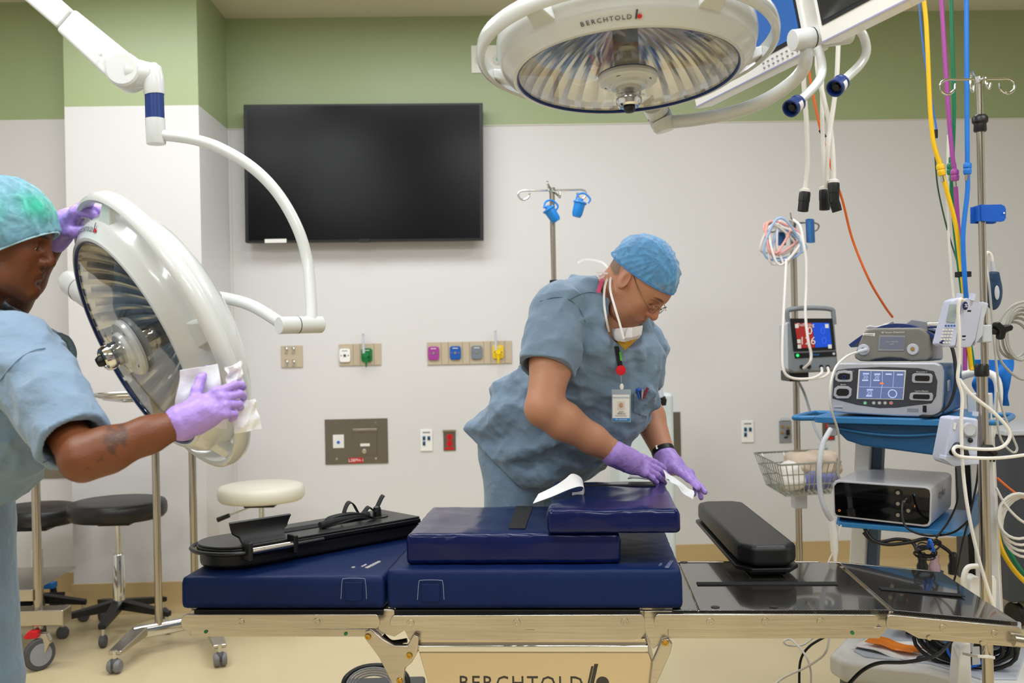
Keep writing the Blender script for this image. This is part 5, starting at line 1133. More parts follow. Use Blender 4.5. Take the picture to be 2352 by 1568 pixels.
part('shelf_side', MB().prism([K(-.345, .02, zL - .02), K(-.345, .06, zL + .03), K(-.345, .38, zL + .08), K(-.345, .42, zL - .02)], KU * .01), CBLUE, cart, bev=.002)
xs, zs_ = kxz(2015, 1270, .2); part('cable_bracket', MB().prism([K(-.21, .2, .38), K(-.06, .2, .42), K(-.04, .2, .52), K(-.07, .2, .53), K(-.13, .2, .49), K(-.22, .2, .46)], KV * .01), MATS['slate_plastic'], cart, bev=.002)
# base: white moulded deck with casters
zb = .19
base = [K(-.36, -.04, zb), K(-.30, -.10, zb), K(-.05, -.06, zb), K(.15, -.16, zb), K(.27, -.10, zb), K(.27, .40, zb), K(.10, .50, zb), K(-.25, .50, zb), K(-.36, .42, zb)]
part('base', MB().prism(base, _z * .075), WHITE, cart, bev=.02, seg=4); part('base_tray', MB().prism([p.lerp(K(-.05, .18, zb), .22) + _z * .074 for p in base], _z * .008), LGREY, cart, bev=.003)
part('power_strip', MB().box(K(-.03, .26, .33), (.42, .10, .05), KR), LGREY, cart, bev=.006); part('strip_bracket', MB().box(K(-.03, .30, .285), (.30, .05, .07), KR), MATS['slate_plastic'], cart)
GRC = mat('caster_grey', '77787A', .45)
for (x, y) in ((-.30, .02), (.21, -.07), (.20, .38), (-.28, .42)):
    c_ = part('caster', MB().lathe([(0, 0), (.032, 0), (.04, -.02), (.042, -.06), (.03, -.075), (0, -.075)], K(x, y, zb + .005), _z, 24), GRC, cart)
    wq2 = K(x, y, .062); part('caster_wheel', MB().lathe([(0, -.022), (.045, -.022), (.060, -.016), (.062, 0), (.060, .016), (.045, .022), (0, .022)], wq2, KU, 32), RUBBER, c_)
    part('caster_fork', MB().prism([K(x + .03, y - .03, .14), K(x + .03, y + .03, .14), K(x + .03, y + .02, .05), K(x + .03, y - .02, .05)], KU * .012), GRC, c_, bev=.004)
# generator on the top shelf
SILV = mat('silver_plastic', 'B9BBC4', .32, .25); DKG = mat('graphite_panel', '3C3E46', .35); TXT = WHITE
def rrect(px, y, par, m, name, th, bev=.002, r=None, **k):
    return part(name, MB().prism([kp(a, b, y) for a, b in px], KV * th), m, par, bev=bev, **k)
gen = thing('generator', 'silver and blue electrosurgical generator with touch screen on the cart top shelf', 'generator', K(-.17, .2, zT), KB)
fo = [(1909, 946), (1906, 930), (1911, 860), (1917, 842), (1928, 833), (2148, 833), (2160, 838), (2165, 852), (2163, 930), (2160, 952), (2150, 958), (2060, 956), (1960, 950)]
rrect(fo, 0, gen, SILV, 'bezel', .035, bev=.006, seg=3)
part('case', MB().hexa([K(-.34, .035, zT + .004), K(.0, .035, zT + .004), K(.0, .035, zT + .162), K(-.34, .035, zT + .162)], [K(-.34, .40, zT + .004), K(.0, .40, zT + .004), K(.0, .40, zT + .162), K(-.34, .40, zT + .162)]), CBLUE2, gen, bev=.01, seg=3)
face = [(1911, 915), (1914, 870), (1922, 850), (1945, 846), (2025, 842), (2110, 845), (2145, 852), (2153, 875), (2150, 910), (2140, 926), (2105, 930), (2060, 936), (2020, 937), (1970, 930), (1930, 920)]
rrect(face, -.002, gen, DKG, 'face_panel', .004)
scr = rrect([(1967, 916), (1972, 848), (2081, 850), (2075, 918)], -.004, gen, WHITE, 'screen_frame', .003, bev=.0008)
rrect([(1971, 914), (1975, 851), (2078, 853), (2073, 916)], -.005, scr, mat('touch_screen', '5C6A94', .25, emis=.35), 'screen', .002, bev=0)
LN = mat('screen_line', 'A9B6D8', .4, emis=.4)
def kline(p, q, w, y, m, name, par): a, b = kp(*p, y), kp(*q, y); d = (b - a).normalized(); s_ = d.cross(KV).normalized() * w / 2; return part(name, MB().prism([a - s_, b - s_, b + s_, a + s_], KV * .0006), m, par)
for p, q in (((1973, 888), (2075, 890)), ((2001, 852), (1999, 888)), ((2027, 852), (2026, 889)), ((2053, 853), (2051, 889)), ((2025, 889), (2022, 915))): kline(p, q, .0012, -.0056, LN, 'grid_line', scr)
for (x, y, s_, sz) in ((1988, 866, '20', .016), (2014, 866, '20', .016), (1997, 903, '20', .018)): text('reading', s_, sz, kp(x, y, -.0058), KU, _z, LN, scr, ext=.0003)
for (x, y) in ((1989, 858), (2015, 859), (2041, 859), (2067, 860), (1987, 873), (2013, 873), (1998, 895), (1996, 909)): kline((x - 7, y), (x + 7, y), .005, -.0056, LN, 'arrow_key', scr)
c_ = kp(2050, 904, -.0058); part('dial_ring', MB().lathe([(.011, 0), (.0145, 0), (.0145, .0008), (.011, .0008)], c_, -KV, 32, close=True), LN, scr)
kline((2021, 880), (2029, 880), .005, -.006, mat('alert_orange', 'E8702A', .4, emis=.6), 'alert', scr)
def port(px, name='port'):
    o = rrect(px, -.006, gen, SILV, name, .006, bev=.0015); cx = sum(a for a, b in px) / len(px); cy = sum(b for a, b in px) / len(px)
    rrect([(cx + (a - cx) * .72, cy + (b - cy) * .58) for a, b in px], -.008, o, BLACK, 'opening', .003); return o
port([(1918, 872), (1919, 858), (1925, 852), (1940, 850), (1958, 854), (1958, 872), (1954, 877), (1925, 877)]); port([(1914, 908), (1916, 892), (1924, 886), (1948, 887), (1956, 893), (1955, 908), (1948, 915), (1922, 915)])
port([(2094, 875), (2095, 860), (2100, 857), (2138, 858), (2142, 862), (2141, 877), (2137, 880), (2098, 879)]); port([(2088, 915), (2090, 903), (2096, 901), (2140, 902), (2143, 907), (2142, 918), (2138, 921), (2092, 919)])
c_ = kp(1939, 866, -.009); part('blue_plug', MB().lathe([(.004, 0), (.0065, 0), (.0065, .004), (.004, .004)], c_, -KV, 20, close=True), NAVYP, gen)
for (x, y, s_, sz) in ((1949, 852, 'Monopolar 1', .0062), (1937, 883, 'Bipolar', .0062), (2117, 854, 'Monopolar 2', .0062), (2117, 898, 'LigaSure/Bipolar', .0062)): text('port_writing', s_, sz, kp(x, y, -.0028), KU, _z, WHITE, gen)
for x, c2 in ((1987, 'led_green'), (2007, 'white_paint'), (2020, 'white_paint'), (2033, 'white_paint'), (2047, 'led_red')):
    mm = mat('led_green', '20C060', .4, emis=1.0) if c2 == 'led_green' else (mat('led_red', 'E84040', .4, emis=.8) if c2 == 'led_red' else WHITE)
    c_ = kp(x, 925, -.003); part('button_ring', MB().lathe([(.0042, 0), (.0052, 0), (.0052, .001), (.0042, .001)], c_, -KV, 20, close=True), WHITE, gen); part('button', MB().cyl(c_, c_ - KV * .0012, .0028), mm, gen)
rrect([(1914, 941), (1915, 930), (1935, 931), (1934, 943)], -.001, gen, LGREY, 'maker_plate', .001); text('maker_writing', 'COVIDIEN', .006, kp(1925, 936.5, -.0022), KU, _z, DKG, gen)
rrect([(2083, 945), (2084, 937), (2110, 938), (2109, 946)], -.001, gen, PLG, 'symbol_plate', .001); rrect([(2119, 946), (2119, 931), (2128, 931), (2128, 947)], -.002, gen, BLACK, 'power_switch', .003)
part('side_label', MB().box(K(.0012, .12, zT + .095), (.002, .045, .035), KR), WHITE, gen)
# detector unit on top of it
det = thing('detector_console', 'grey detection console with small screen standing on top of the silver generator', 'console', K(-.14, .2, zT + .165), KB)
DG = mat('taupe_plastic', '7A7872', .42); yd = .05
rrect([(1964, 823), (1960, 818), (1982, 765), (1990, 756), (2010, 753), (2110, 752), (2122, 757), (2133, 770), (2138, 820), (2130, 829), (2092, 830), (2070, 824), (2040, 822), (2010, 826), (1996, 830), (1975, 829)], yd, det, DG, 'front_shell', .06, bev=.008, seg=3)
rrect([(2016, 806), (2019, 770), (2080, 771), (2076, 806)], yd - .003, det, PLG, 'screen_frame', .004); rrect([(2020, 800), (2022, 773), (2078, 774), (2075, 801)], yd - .004, det, mat('grey_screen', '6A6E7E', .25, emis=.12), 'screen', .002, bev=0)
for i, s_ in enumerate(('SCAN COMPLETE', 'CLEAR')): text('screen_writing', s_, .0052, kp(2048, 785 + i * 5, yd - .0045), KU, _z, LGREY, det)
text('console_writing', 'RF Assure Detection', .0085, kp(2051, 763, yd - .001), KU, _z, WHITE, det); rrect([(1981, 770), (1982, 765), (2010, 765), (2009, 772)], yd - .001, det, WHITE, 'white_label', .001); text('console_writing', 'RF SURGICAL', .005, kp(1996, 768.5, yd - .0025), KU, _z, DKG, det)
for (x, y, pl) in ((1984, 803, 1), (2097, 802, 0)):
    c_ = kp(x, y, yd); part('jack', MB().lathe([(0, .004), (.007, .004), (.008, .007), (.0165, .007), (.019, .003), (.019, 0)], c_, -KV, 32), LGREY, det); part('jack_pin', MB().cyl(c_ - KV * .003, c_ - KV * .008, .005), BRASS, det)
part('rear_shell', MB().hexa([K(-.27, .11, zT + .175), K(-.05, .11, zT + .175), K(-.05, .11, zT + .26), K(-.25, .11, zT + .26)], [K(-.27, .34, zT + .172), K(-.05, .34, zT + .172), K(-.05, .34, zT + .25), K(-.25, .34, zT + .25)]), LGREY, det, bev=.01)
part('navy_cover', MB().sheet([[K(-.30 + .30 * t_ , y_, zT + .19 + .105 * math.sin(math.pi * (.12 + .76 * t_))) for y_ in (.07, .14, .22, .30)] for t_ in [i / 14 for i in range(15)]], .012), NAVYP, det)
part('white_jack', MB().tube([kp(1990, 803, yd - .01), kp(1978, 806, yd - .03), kp(1968, 809, yd - .05)], [.007, .0065, .004], 12), LGREY, det)
part('carry_strap', MB().sheet([[p + KV * k for k in (-.025, 0, .025)] for p in spline([K(-.17, .16, zT + .275), K(-.06, .16, zT + .275), K(.0, .17, zT + .23), K(.018, .15, zT + .12), K(.012, .06, zT + .04), K(-.02, -.02, zT + .008), K(-.06, -.03, zT + .006)], 8)], .004), STRAP, det, label='wide black carrying strap')
hk = part('metal_clamp', MB().hexa([K(-.15, .12, zT + .285), K(-.06, .12, zT + .275), K(-.06, .15, zT + .275), K(-.15, .15, zT + .285)], [K(-.11, .12, zT + .315), K(-.06, .12, zT + .305), K(-.06, .15, zT + .305), K(-.11, .15, zT + .315)]), PLG, det, bev=.004)
for y_ in (.12, .15): part('clamp_roller', MB().cyl(K(-.06, y_, zT + .293), K(-.015, y_, zT + .293), .010), CHROME, hk)
solo('plastic_bag', crumple([K(-.26, .13, zT + .29), K(-.17, .12, zT + .30), K(-.17, .22, zT + .30), K(-.27, .22, zT + .29)], 10, .008, 31), mat('clear_bag', 'E8E8E8', .3, alpha=.6), 'crumpled clear plastic on top of the grey detection console', 'plastic')
# white box on the lower shelf
bx2 = thing('control_console', 'white console with glossy black front and round sockets on the cart lower shelf', 'console', K(-.14, .2, zL), KB)
SW = mat('pearl_white', 'C9C8CE', .3, coat=.2)
fb = [(1914, 1178), (1912, 1112), (1918, 1104), (1926, 1102), (2128, 1117), (2138, 1122), (2140, 1132), (2138, 1200), (2134, 1208), (2124, 1210), (1924, 1187), (1916, 1184)]
P0 = [kp(a, b, 0) for a, b in fb]; part('case', MB().prism(P0, KV * .38), SW, bx2, bev=.004, seg=3)
cx = sum(a for a, b in fb) / len(fb); cy = sum(b for a, b in fb) / len(fb); rrect([(cx + (a - cx) * .965, cy + (b - cy) * .90) for a, b in fb], -.002, bx2, mat('gloss_black', '050506', .08, coat=.5), 'front_panel', .004, bev=.001)
rrect([(1940, 1128), (2040, 1136), (2040, 1148), (1940, 1140)], -.0025, bx2, mat('dim_display', '0B0C10', .1), 'display', .001)
for (x, y) in ((2063, 1131), (2063, 1156), (2063, 1182), (2084, 1147), (2087, 1172)):
    c_ = kp(x, y, -.002); so = part('socket', MB().lathe([(0, .002), (.0065, .002), (.0075, .005), (.0115, .005), (.013, .0)], c_, -KV, 28), BLACK, bx2); part('socket_core', MB().cyl(c_ - KV * .002, c_ - KV * .006, .0062), mat('pale_contact', 'A89C88', .4, .5), so)
for (x, y, s_, c2) in ((2100, 1136, '1', '30A0D8'), (2101, 1162, '2', 'E8902A')): text('socket_writing', s_, .009, kp(x, y, -.003), KU, _z, mat('mark_' + c2, c2, .4, emis=.4), bx2)
c_ = kp(1928, 1172, -.003); part('power_light', MB().lathe([(.0025, 0), (.0038, 0), (.0038, .001), (.0025, .001)], c_, -KV, 20, close=True), mat('mark_E8902A', 'E8902A', .4, emis=1), bx2)
text('side_writing', 'stryker', .042, K(.0028 - .0, .18, zL + .085) + KU * (kxz(2139, 1160)[0]), KV, _z, mat('grey_print', '8A8A92', .4), bx2, ext=.0003)
part('plug', MB().tube([kp(2084, 1147, -.006), kp(2080, 1149, -.035), kp(2075, 1152, -.05)], [.007, .006, .004], 12), POLE, bx2)
# ---------------------------------------------------------------- cords and hoses
def cord(name, pts, r, m, label, cat='cord', sp=7, group=None): return solo(name, MB().tube([pt(*p) for p in pts], r, 10, sp=sp), m, label, cat, group)
cord('console_cable', [(2074, 1152, 3.14), (2072, 1175, 3.12), (2078, 1205, 3.10), (2100, 1222, 3.08), (2140, 1230, 3.05), (2190, 1222, 3.0), (2225, 1195, 2.95)], .0035, CORDB, 'black cable looping from the black-fronted console below its shelf')
cord('detector_cable', [(1967, 809, 3.24), (1945, 818, 3.2), (1920, 842, 3.15), (1908, 880, 3.12), (1906, 920, 3.12), (1912, 950, 3.14), (1925, 990, 3.2), (1928, 1040, 3.3), (1925, 1085, 3.4), (1935, 1110, 3.45)], .0036, CORDW, 'white cable curving from the detection console down past the cart')
cord('suction_hose', [(1908, 985, 3.25), (1890, 1020, 3.22), (1882, 1070, 3.2), (1884, 1130, 3.2), (1895, 1170, 3.2), (1910, 1195, 3.22)], .0085, mat('milky_hose', 'D4D8DE', .25, alpha=.85), 'wide translucent hose bowing out left of the cart', 'hose')
solo('hand_pencil', MB().tube([pt(1910, 1195, 3.22), pt(1915, 1220, 3.22), pt(1917, 1265, 3.22), pt(1918, 1275, 3.22), pt(1919, 1300, 3.22)], [.012, .014, .0125, .008, .003], 14), WHITE, 'white tapered handpiece hanging point down left of the cart', 'handpiece')
cord('handpiece_line', [(1932, 1205, 3.3), (1920, 1250, 3.3), (1905, 1285, 3.3), (1902, 1296, 3.2)], .0026, CORDW, 'thin white cord beside the hanging handpiece')
for i, P_ in enumerate(([(1985, 1212, 3.3), (2005, 1240, 3.28), (2040, 1250, 3.25), (2090, 1245, 3.22), (2130, 1238, 3.2), (2175, 1262, 3.2), (2190, 1280, 3.2)], [(1983, 1222, 3.3), (2010, 1245, 3.28), (2060, 1238, 3.25), (2095, 1245, 3.22), (2108, 1270, 3.2)])):
    cord('power_cable', P_, .006, CORDB, ('black power cable drooping under the lower shelf to the right-hand plug', 'black power cable drooping under the lower shelf to the left-hand plug')[i])
for i, (x, m_) in enumerate(((2118, BLACK), (2146, mat('clear_pink_plug', 'B89AA8', .2, alpha=.7)), (2190, BLACK))):
    a, b2 = pt(x, 1268, 3.2), pt(x + 1, 1318, 3.2); solo('power_plug', MB().tube([a, a.lerp(b2, .15), a.lerp(b2, .45), a.lerp(b2, .6), b2], [.008, .015, .013, .018, .017], 16), m_, ('black power plug at left in the cart\'s power strip', 'clear pinkish power plug between the two black ones', 'black power plug at right in the cart\'s power strip')[i], 'plug')
# bundled cable held by a blue tie
bc = MB()
for k in range(7):
    c0_ = pt(2128 + rng.uniform(-6, 6), 1268 + rng.uniform(-5, 5), 3.05 + rng.uniform(-.02, .02)); w_ = rng.uniform(.02, .032); h_ = rng.uniform(.012, .022); an = rng.uniform(-.5, .1)
    bc.tube([c0_ + _r * (w_ * math.cos(t_) * math.cos(an) - h_ * math.sin(t_) * math.sin(an)) + _z * (w_ * math.cos(t_) * math.sin(an) + h_ * math.sin(t_) * math.cos(an)) + _f * .01 * math.sin(t_ * 2 + k) for t_ in np.linspace(0, 2 * math.pi, 17)[:-1]], .0025, 6, closed=True)
bc.tube([pt(2143, 1245, 3.03), pt(2150, 1238, 3.03), pt(2160, 1250, 3.03), pt(2150, 1262, 3.03), pt(2140, 1258, 3.03), pt(2158, 1242, 3.03), pt(2162, 1256, 3.03)], .003, 6, sp=5)
bun = thing('cable_bundle', 'black cable coiled in a bundle with a blue tie under the cart shelf', 'cable', pt(2138, 1262, 3.05)); part('coil', bc, CORDB, bun)
part('blue_tie', MB().tube([pt(2133, 1245, 3.02), pt(2137, 1240, 3.0), pt(2141, 1252, 3.0), pt(2145, 1264, 3.01), pt(2138, 1262, 3.04), pt(2133, 1254, 3.04)], .0045, 8, closed=True, sp=4), mat('bright_blue', '1E6AD8', .5), bun)
# things on the cart base
coil = thing('cable_reel', 'black power cable coiled on the cart base round a blue-edged disc', 'cable', K(.06, .02, .275), KB)
cm = MB()
for k in range(8):
    r0 = .10 + .012 * (k % 4); cm.tube([K(.05 + r0 * math.cos(t_) * 1.1, .0 + .05 * (k % 3), .34 + r0 * .55 * math.sin(t_) + .01 * (k // 4)) for t_ in np.linspace(0, 2 * math.pi, 25)[:-1]], .0065, 8, closed=True)
part('coil', cm, CORDB, coil); part('disc', MB().cyl(K(.06, -.03, .34), K(.06, .10, .34), .055, n=40), BLACK, coil); part('blue_rim', MB().lathe([(.052, 0), (.060, 0), (.060, .03), (.052, .03)], K(.06, -.032, .34), KV, 40, close=True), MATS['bright_blue'], coil)
part('rating_label', MB().box(K(.06, -.033, .35), (.04, .002, .03), KR @ Matrix.Rotation(.25, 3, 'Y')), LGREY, coil)
solo('snack_packet', crumple([K(-.30, .02, .278), K(-.10, -.03, .276), K(-.06, .10, .285), K(-.26, .14, .29)], 14, .008, 43, .002), (lambda m: m)(mat('orange_packet', 'E8E4E0', .35)), 'crumpled white and orange plastic packet lying on the cart base', 'packet')
solo('orange_wrapper', crumple([K(-.26, .04, .296), K(-.10, .0, .290), K(-.08, .05, .298), K(-.24, .10, .30)], 12, .007, 47, .002), mat('orange_foil', 'E07A1C', .35), 'orange wrapper lying on the white packet on the cart base', 'wrapper')
cord('white_floor_line', [(1905, 1462, 3.3), (1895, 1500, 3.3), (1855, 1530, 3.4), (1800, 1556, 3.5), (1770, 1580, 3.5)], .004, CORDW, 'white cord running down left from the cart base')
cord('white_lead', [(1870, 1462, 3.5), (1845, 1480, 3.5), (1812, 1482, 3.5), (1800, 1473, 3.5), (1815, 1468, 3.5), (1835, 1485, 3.45), (1853, 1510, 3.4), (1862, 1540, 3.4), (1862, 1580, 3.4)], .0035, CORDW, 'thin white looped cord hanging at the cart\'s left corner')
cord('black_floor_line', [(1895, 1462, 3.45), (1858, 1485, 3.45), (1838, 1520, 3.45), (1836, 1590, 3.45)], .0045, CORDB, 'black cord curving down left of the cart base')
cord('arching_cable', [(2180, 1475, 3.05), (2150, 1505, 2.95), (2080, 1520, 2.9), (2020, 1522, 2.88), (1980, 1540, 2.86), (1945, 1575, 2.85)], .0055, CORDB, 'thick black cord arching across the front of the cart base')
# ---------------------------------------------------------------- front infusion pole, pumps
def casters_base(t, c, R, n, m, zc=.10, wr=.035, a0=0, wheel=RUBBER, legw=.026):
    for k in range(n):
        a = a0 + 2 * math.pi * k / n; d = Vector((math.cos(a), math.sin(a), 0)); e = V(c) + d * R; sx = Vector((-d.y, d.x, 0)); cz = Vector((c[0], c[1], 0))
        lg = part('leg', MB().hexa([cz + d * .02 - sx * legw + _z * (zc + .05), cz + d * .02 + sx * legw + _z * (zc + .05), cz + d * .02 + sx * legw * .8 + _z * (zc + .005), cz + d * .02 - sx * legw * .8 + _z * (zc + .005)],
             [cz + d * R - sx * legw * .7 + _z * (zc + .005), cz + d * R + sx * legw * .7 + _z * (zc + .005), cz + d * R + sx * legw * .6 + _z * (zc - .018), cz + d * R - sx * legw * .6 + _z * (zc - .018)]), m, t, bev=.004)
        cw = part('caster', MB().lathe([(0, -.014), (wr * .8, -.014), (wr, -.009), (wr, .009), (wr * .8, .014), (0, .014)], cz + d * (R - .015) + _z * wr, sx, 24), wheel, t)
        part('caster_stem', MB().cyl(cz + d * (R - .015) + _z * (wr), cz + d * (R - .015) + _z * (zc), .009), CHROME, cw)
def ring_hooks(t, c, specs, r=.0036):
    for (P_) in specs: part('hook', MB().tube([V(c) + Vector(p) for p in P_], r, 10, sp=6), CHROME, t)
dF = 2.86; PF0, PF1 = pt(2249, 182, dF), pt(2262, 1568, dF); pole_x = PF0.x; pB = Vector((pt(2256, 900, dF).x, pt(2256, 900, dF).y, 0))
ivf = thing('infusion_pole', 'tall chrome infusion pole with four hooks in front of the cart at right', 'pole', pB)
top = pt(2249, 182, dF); PP = lambda z: Vector((pB.x + (top.x - pB.x) * (z - 1.2) / .9, pB.y, z)) if z > 1.2 else Vector((pB.x, pB.y, z))
zj = pt(2253, 850, dF).z; zj2 = pt(2249, 285, dF).z
part('upper_pole', MB().cyl(Vector((top.x, pB.y, zj)), Vector((top.x, pB.y, top.z)), .0105), POLE, ivf); part('lower_pole', MB().cyl(Vector((pB.x, pB.y, .06)), Vector((pB.x, pB.y, zj)), .0155), POLE, ivf)
part('height_collar', MB().lathe([(.016, -.022), (.018, -.018), (.017, .0), (.022, .006), (.022, .018), (.018, .024), (.016, .026)], Vector((top.x, pB.y, zj2)), _z, 32), BLACK, ivf)
part('pole_collar', MB().lathe([(.017, -.018), (.020, -.014), (.020, .012), (.016, .018)], Vector((pB.x, pB.y, zj)), _z, 32), BLACK, ivf)
tc_ = top; u_ = .01 / 8
def hk_(dx, dy, R=.022): 
    s_ = 1 if dx > 0 else -1; return [(0, 0, 0), (dx * .7, dy * .7, .0), (dx, dy, .0), (dx + s_ * R * .8, dy, -.012), (dx + s_ * R * .6, dy, -.034), (dx - s_ * .005, dy, -.042), (dx - s_ * R, dy, -.030), (dx - s_ * R * 1.2, dy, -.012)]
ring_hooks(ivf, tc_, [hk_(-.095, .0), hk_(.085, .0), [(0, 0, 0), (.02, .06, .02), (.045, .13, .055), (.052, .15, .05), (.05, .15, .02), (.056, .15, .0), (.06, .15, .02)], [(0, 0, 0), (-.02, -.06, -.015), (-.048, -.13, -.03), (-.056, -.15, -.05), (-.05, -.15, -.065), (-.045, -.15, -.05)]])
part('hub_cap', MB().cyl(tc_ - _z * .012, tc_ + _z * .006, .014), CHROME, ivf)
casters_base(ivf, pB, .30, 5, CHROME, a0=.3)
# blue plastic paddle
bp_ = thing('pole_clip', 'bright blue plastic tag clipped on the upper front pole', 'clip', pt(2280, 490, dF))
qd = [pt(x, y, dF - .02) for x, y in ((2248, 470), (2300, 469), (2308, 473), (2311, 480), (2311, 500), (2307, 507), (2300, 509), (2248, 508))]
part('paddle', MB().prism(qd, Vector((0, .004, 0))), mat('clip_blue', '1C58B8', .35), bp_, bev=.001); part('paddle_back', MB().prism([p + Vector((-.006, .035, -.002)) for p in qd], Vector((0, .004, 0))), MATS['clip_blue'], bp_, bev=.001)
part('clip_web', MB().box(pt(2246, 490, dF), (.004, .05, .045)), MATS['clip_blue'], bp_); p = pt(2306, 489, dF - .023); part('hole', MB().cyl(p, p - Vector((0, .001, 0)), .0025), WHITE, bp_)
# infusion pumps
PUMP = mat('pump_lavender', 'C6CCE2', .4); LCD = mat('lcd_grey', '9AA6A8', .25)
def plateq(px, d, th, m, name, par, bev=.002, **k): return part(name, MB().prism([pt(a, b, d if not isinstance(d, (list, tuple)) else d[i]) for i, (a, b) in enumerate(px)], _f * th), m, par, bev=bev, **k)
pm = thing('infusion_pump', 'pale lavender infusion pump with keypad and small screen, upper one on the front pole', 'pump', pt(2205, 790, 2.80))
plateq([(2157, 790), (2184, 690), (2206, 682), (2212, 690), (2196, 795), (2170, 797)], 2.72, .05, PUMP, 'keypad_body', pm, bev=.005)
plateq([(2196, 798), (2212, 690), (2222, 684), (2240, 688), (2256, 700), (2240, 780), (2230, 798)], [2.72, 2.72, 2.72, 2.74, 2.80, 2.80, 2.76], .05, PUMP, 'door', pm, bev=.004)
plateq([(2238, 795), (2256, 692), (2272, 696), (2262, 730), (2258, 770)], 2.80, .04, LGREY, 'clamp_housing', pm, bev=.004)
plateq([(2173, 739), (2181, 697), (2201, 698), (2194, 741)], 2.717, .003, LCD, 'screen', pm); 
for i in range(4): c_ = pt(2172 + i * 6.6, 748, 2.716); part('soft_key', MB().cyl(c_, c_ - _f * .002, .0028, n=16), mat('key_blue', '3C62B0', .4), pm)
for r0 in range(5):
    for i in range(4):
        x, y = 2167 + i * 6.6 - r0 * 1.6, 757 + r0 * 7.3
        part('key', MB().box(pt(x, y, 2.717), (.0058, .002, .0045)), (mat('key_dark', '1E2470', .4) if (r0, i) == (4, 0) else WHITE), pm)
plateq([(2161, 789), (2163, 781), (2169, 781), (2168, 789)], 2.716, .002, MATS['key_dark'], 'on_key', pm)
c_ = pt(2217, 702, 2.715); lg_ = part('round_emblem', MB().ball(c_, (.008, .0015, .012), 20), mat('emblem_navy', '22285A', .4), pm); text('emblem_letter', '%', .014, c_ - _f * .003, _r, _u, WHITE, lg_, shear=.3)
for (x0, y0, x1, y1) in ((2223, 712, 2231, 716), (2211, 770, 2219, 774), (2211, 779, 2218, 781)): plateq([(x0, y0), (x1, y0), (x1 - 1, y1), (x0 - 1, y1)], 2.715, .002, BLACK, 'catch', pm, bev=0)
for x in (2202, 2232): a = pt(x, 690, 2.74); part('top_tube', MB().cyl(a, pt(x + 3, 674, 2.74), .0085, n=16), PUMP, pm)
part('pole_clamp', MB().box(pt(2258, 766, dF - .02), (.03, .05, .05)), LGREY, pm, bev=.004)
kb = pt(2275, 759, dF - .02); part('clamp_screw', MB().cyl(kb, pt(2300, 760, dF - .03), .011), BLACK, pm)
star = []
for k in range(3):
    a = .3 + k * 2.094
    for da, rr in ((-.35, .026), (0, .03), (.35, .026), (1.047, .011)): star.append(pt(2306, 757, dF - .05) + _r * (rr * math.cos(a + da)) + _u * (rr * math.sin(a + da)))
part('clamp_knob', MB().prism(star, _f * .025), BLACK, pm, bev=.004)
pm2 = thing('infusion_pump', 'lower lavender infusion pump seen from the side on the front pole', 'pump', pt(2205, 1060, 2.80))
plateq([(2168, 1052), (2186, 960), (2206, 958), (2248, 962), (2246, 1066), (2190, 1070), (2172, 1064)], 2.74, .08, PUMP, 'housing', pm2, bev=.006)
plateq([(2170, 1056), (2172, 1046), (2250, 1050), (2250, 1066), (2190, 1071)], 2.73, .04, PUMP, 'foot', pm2, bev=.003)
c_ = pt(2224, 986, 2.735); part('round_door', MB().lathe([(0, .010), (.016, .010), (.019, .006), (.02, 0)], c_, -_f, 32), LGREY, pm2); plateq([(2213, 975), (2245, 978), (2244, 1000), (2213, 1003)], 2.735, .01, LGREY, 'cover', pm2)
plateq([(2189, 985), (2192, 970), (2198, 971), (2195, 988)], 2.737, .002, WHITE, 'sticker', pm2); c_ = pt(2229, 1011, 2.733); part('knob', MB().ball(c_, .007, 12), BLACK, pm2)
a = pt(2240, 955, 2.77); part('top_tube', MB().cyl(a, pt(2241, 945, 2.77), .008), PUMP, pm2)
c_ = pt(2190, 1042, 2.70); part('clamp_knob', MB().tube([pt(2186, 1040, 2.70), pt(2200, 1028, 2.72), pt(2212, 1035, 2.74), pt(2222, 1052, 2.74)], [.008, .016, .014, .008], 12), BLACK, pm2); part('clamp', MB().box(pt(2250, 1040, 2.80), (.07, .04, .025)), BLACK, pm2, bev=.004)
part('clamp_lever', MB().tube([pt(2262, 1030, 2.80), pt(2275, 1030, 2.78), pt(2288, 1043, 2.78)], [.012, .012, .008], 10), BLACK, pm2)
tp_ = thing('transducer', 'dark blue oval handset hanging behind the front pole', 'handset', pt(2282, 668, 3.0))
s = SDF([pt(2282, 668, 3.0)[i] - .1 for i in range(3)], [pt(2282, 668, 3.0)[i] + .1 for i in range(3)], .003); s.ell(pt(2281, 668, 3.0), (.028, .016, .058), None, .01); s.box(pt(2282, 634, 3.0), (.014, .012, .012), None, .004, .01)
sculpt('body', s, mat('handset_navy', '1E3A5C', .4), tp_); c_ = pt(2290, 672, 2.982); part('label', MB().ball(c_, (.008, .003, .022), 16), LGREY, tp_); part('neck', MB().tube([pt(2282, 632, 3.0), pt(2279, 600, 3.0)], [.009, .005], 12), LGREY, tp_)
cord('handset_cord', [(2279, 600, 3.0), (2276, 585, 3.0), (2268, 580, 3.0), (2262, 590, 3.0)], .005, CORDW, 'short white cord arching over the navy handset')
cord('pump_line', [(2212, 690, 2.70), (2205, 688, 2.69), (2201, 710, 2.69), (2203, 760, 2.69), (2203, 830, 2.7), (2200, 870, 2.7), (2210, 910, 2.7), (2208, 980, 2.7), (2212, 1080, 2.7), (2225, 1180, 2.7), (2250, 1290, 2.72), (2285, 1400, 2.74)], .0048, CORDW, 'long white cord hanging down in front of both pumps')
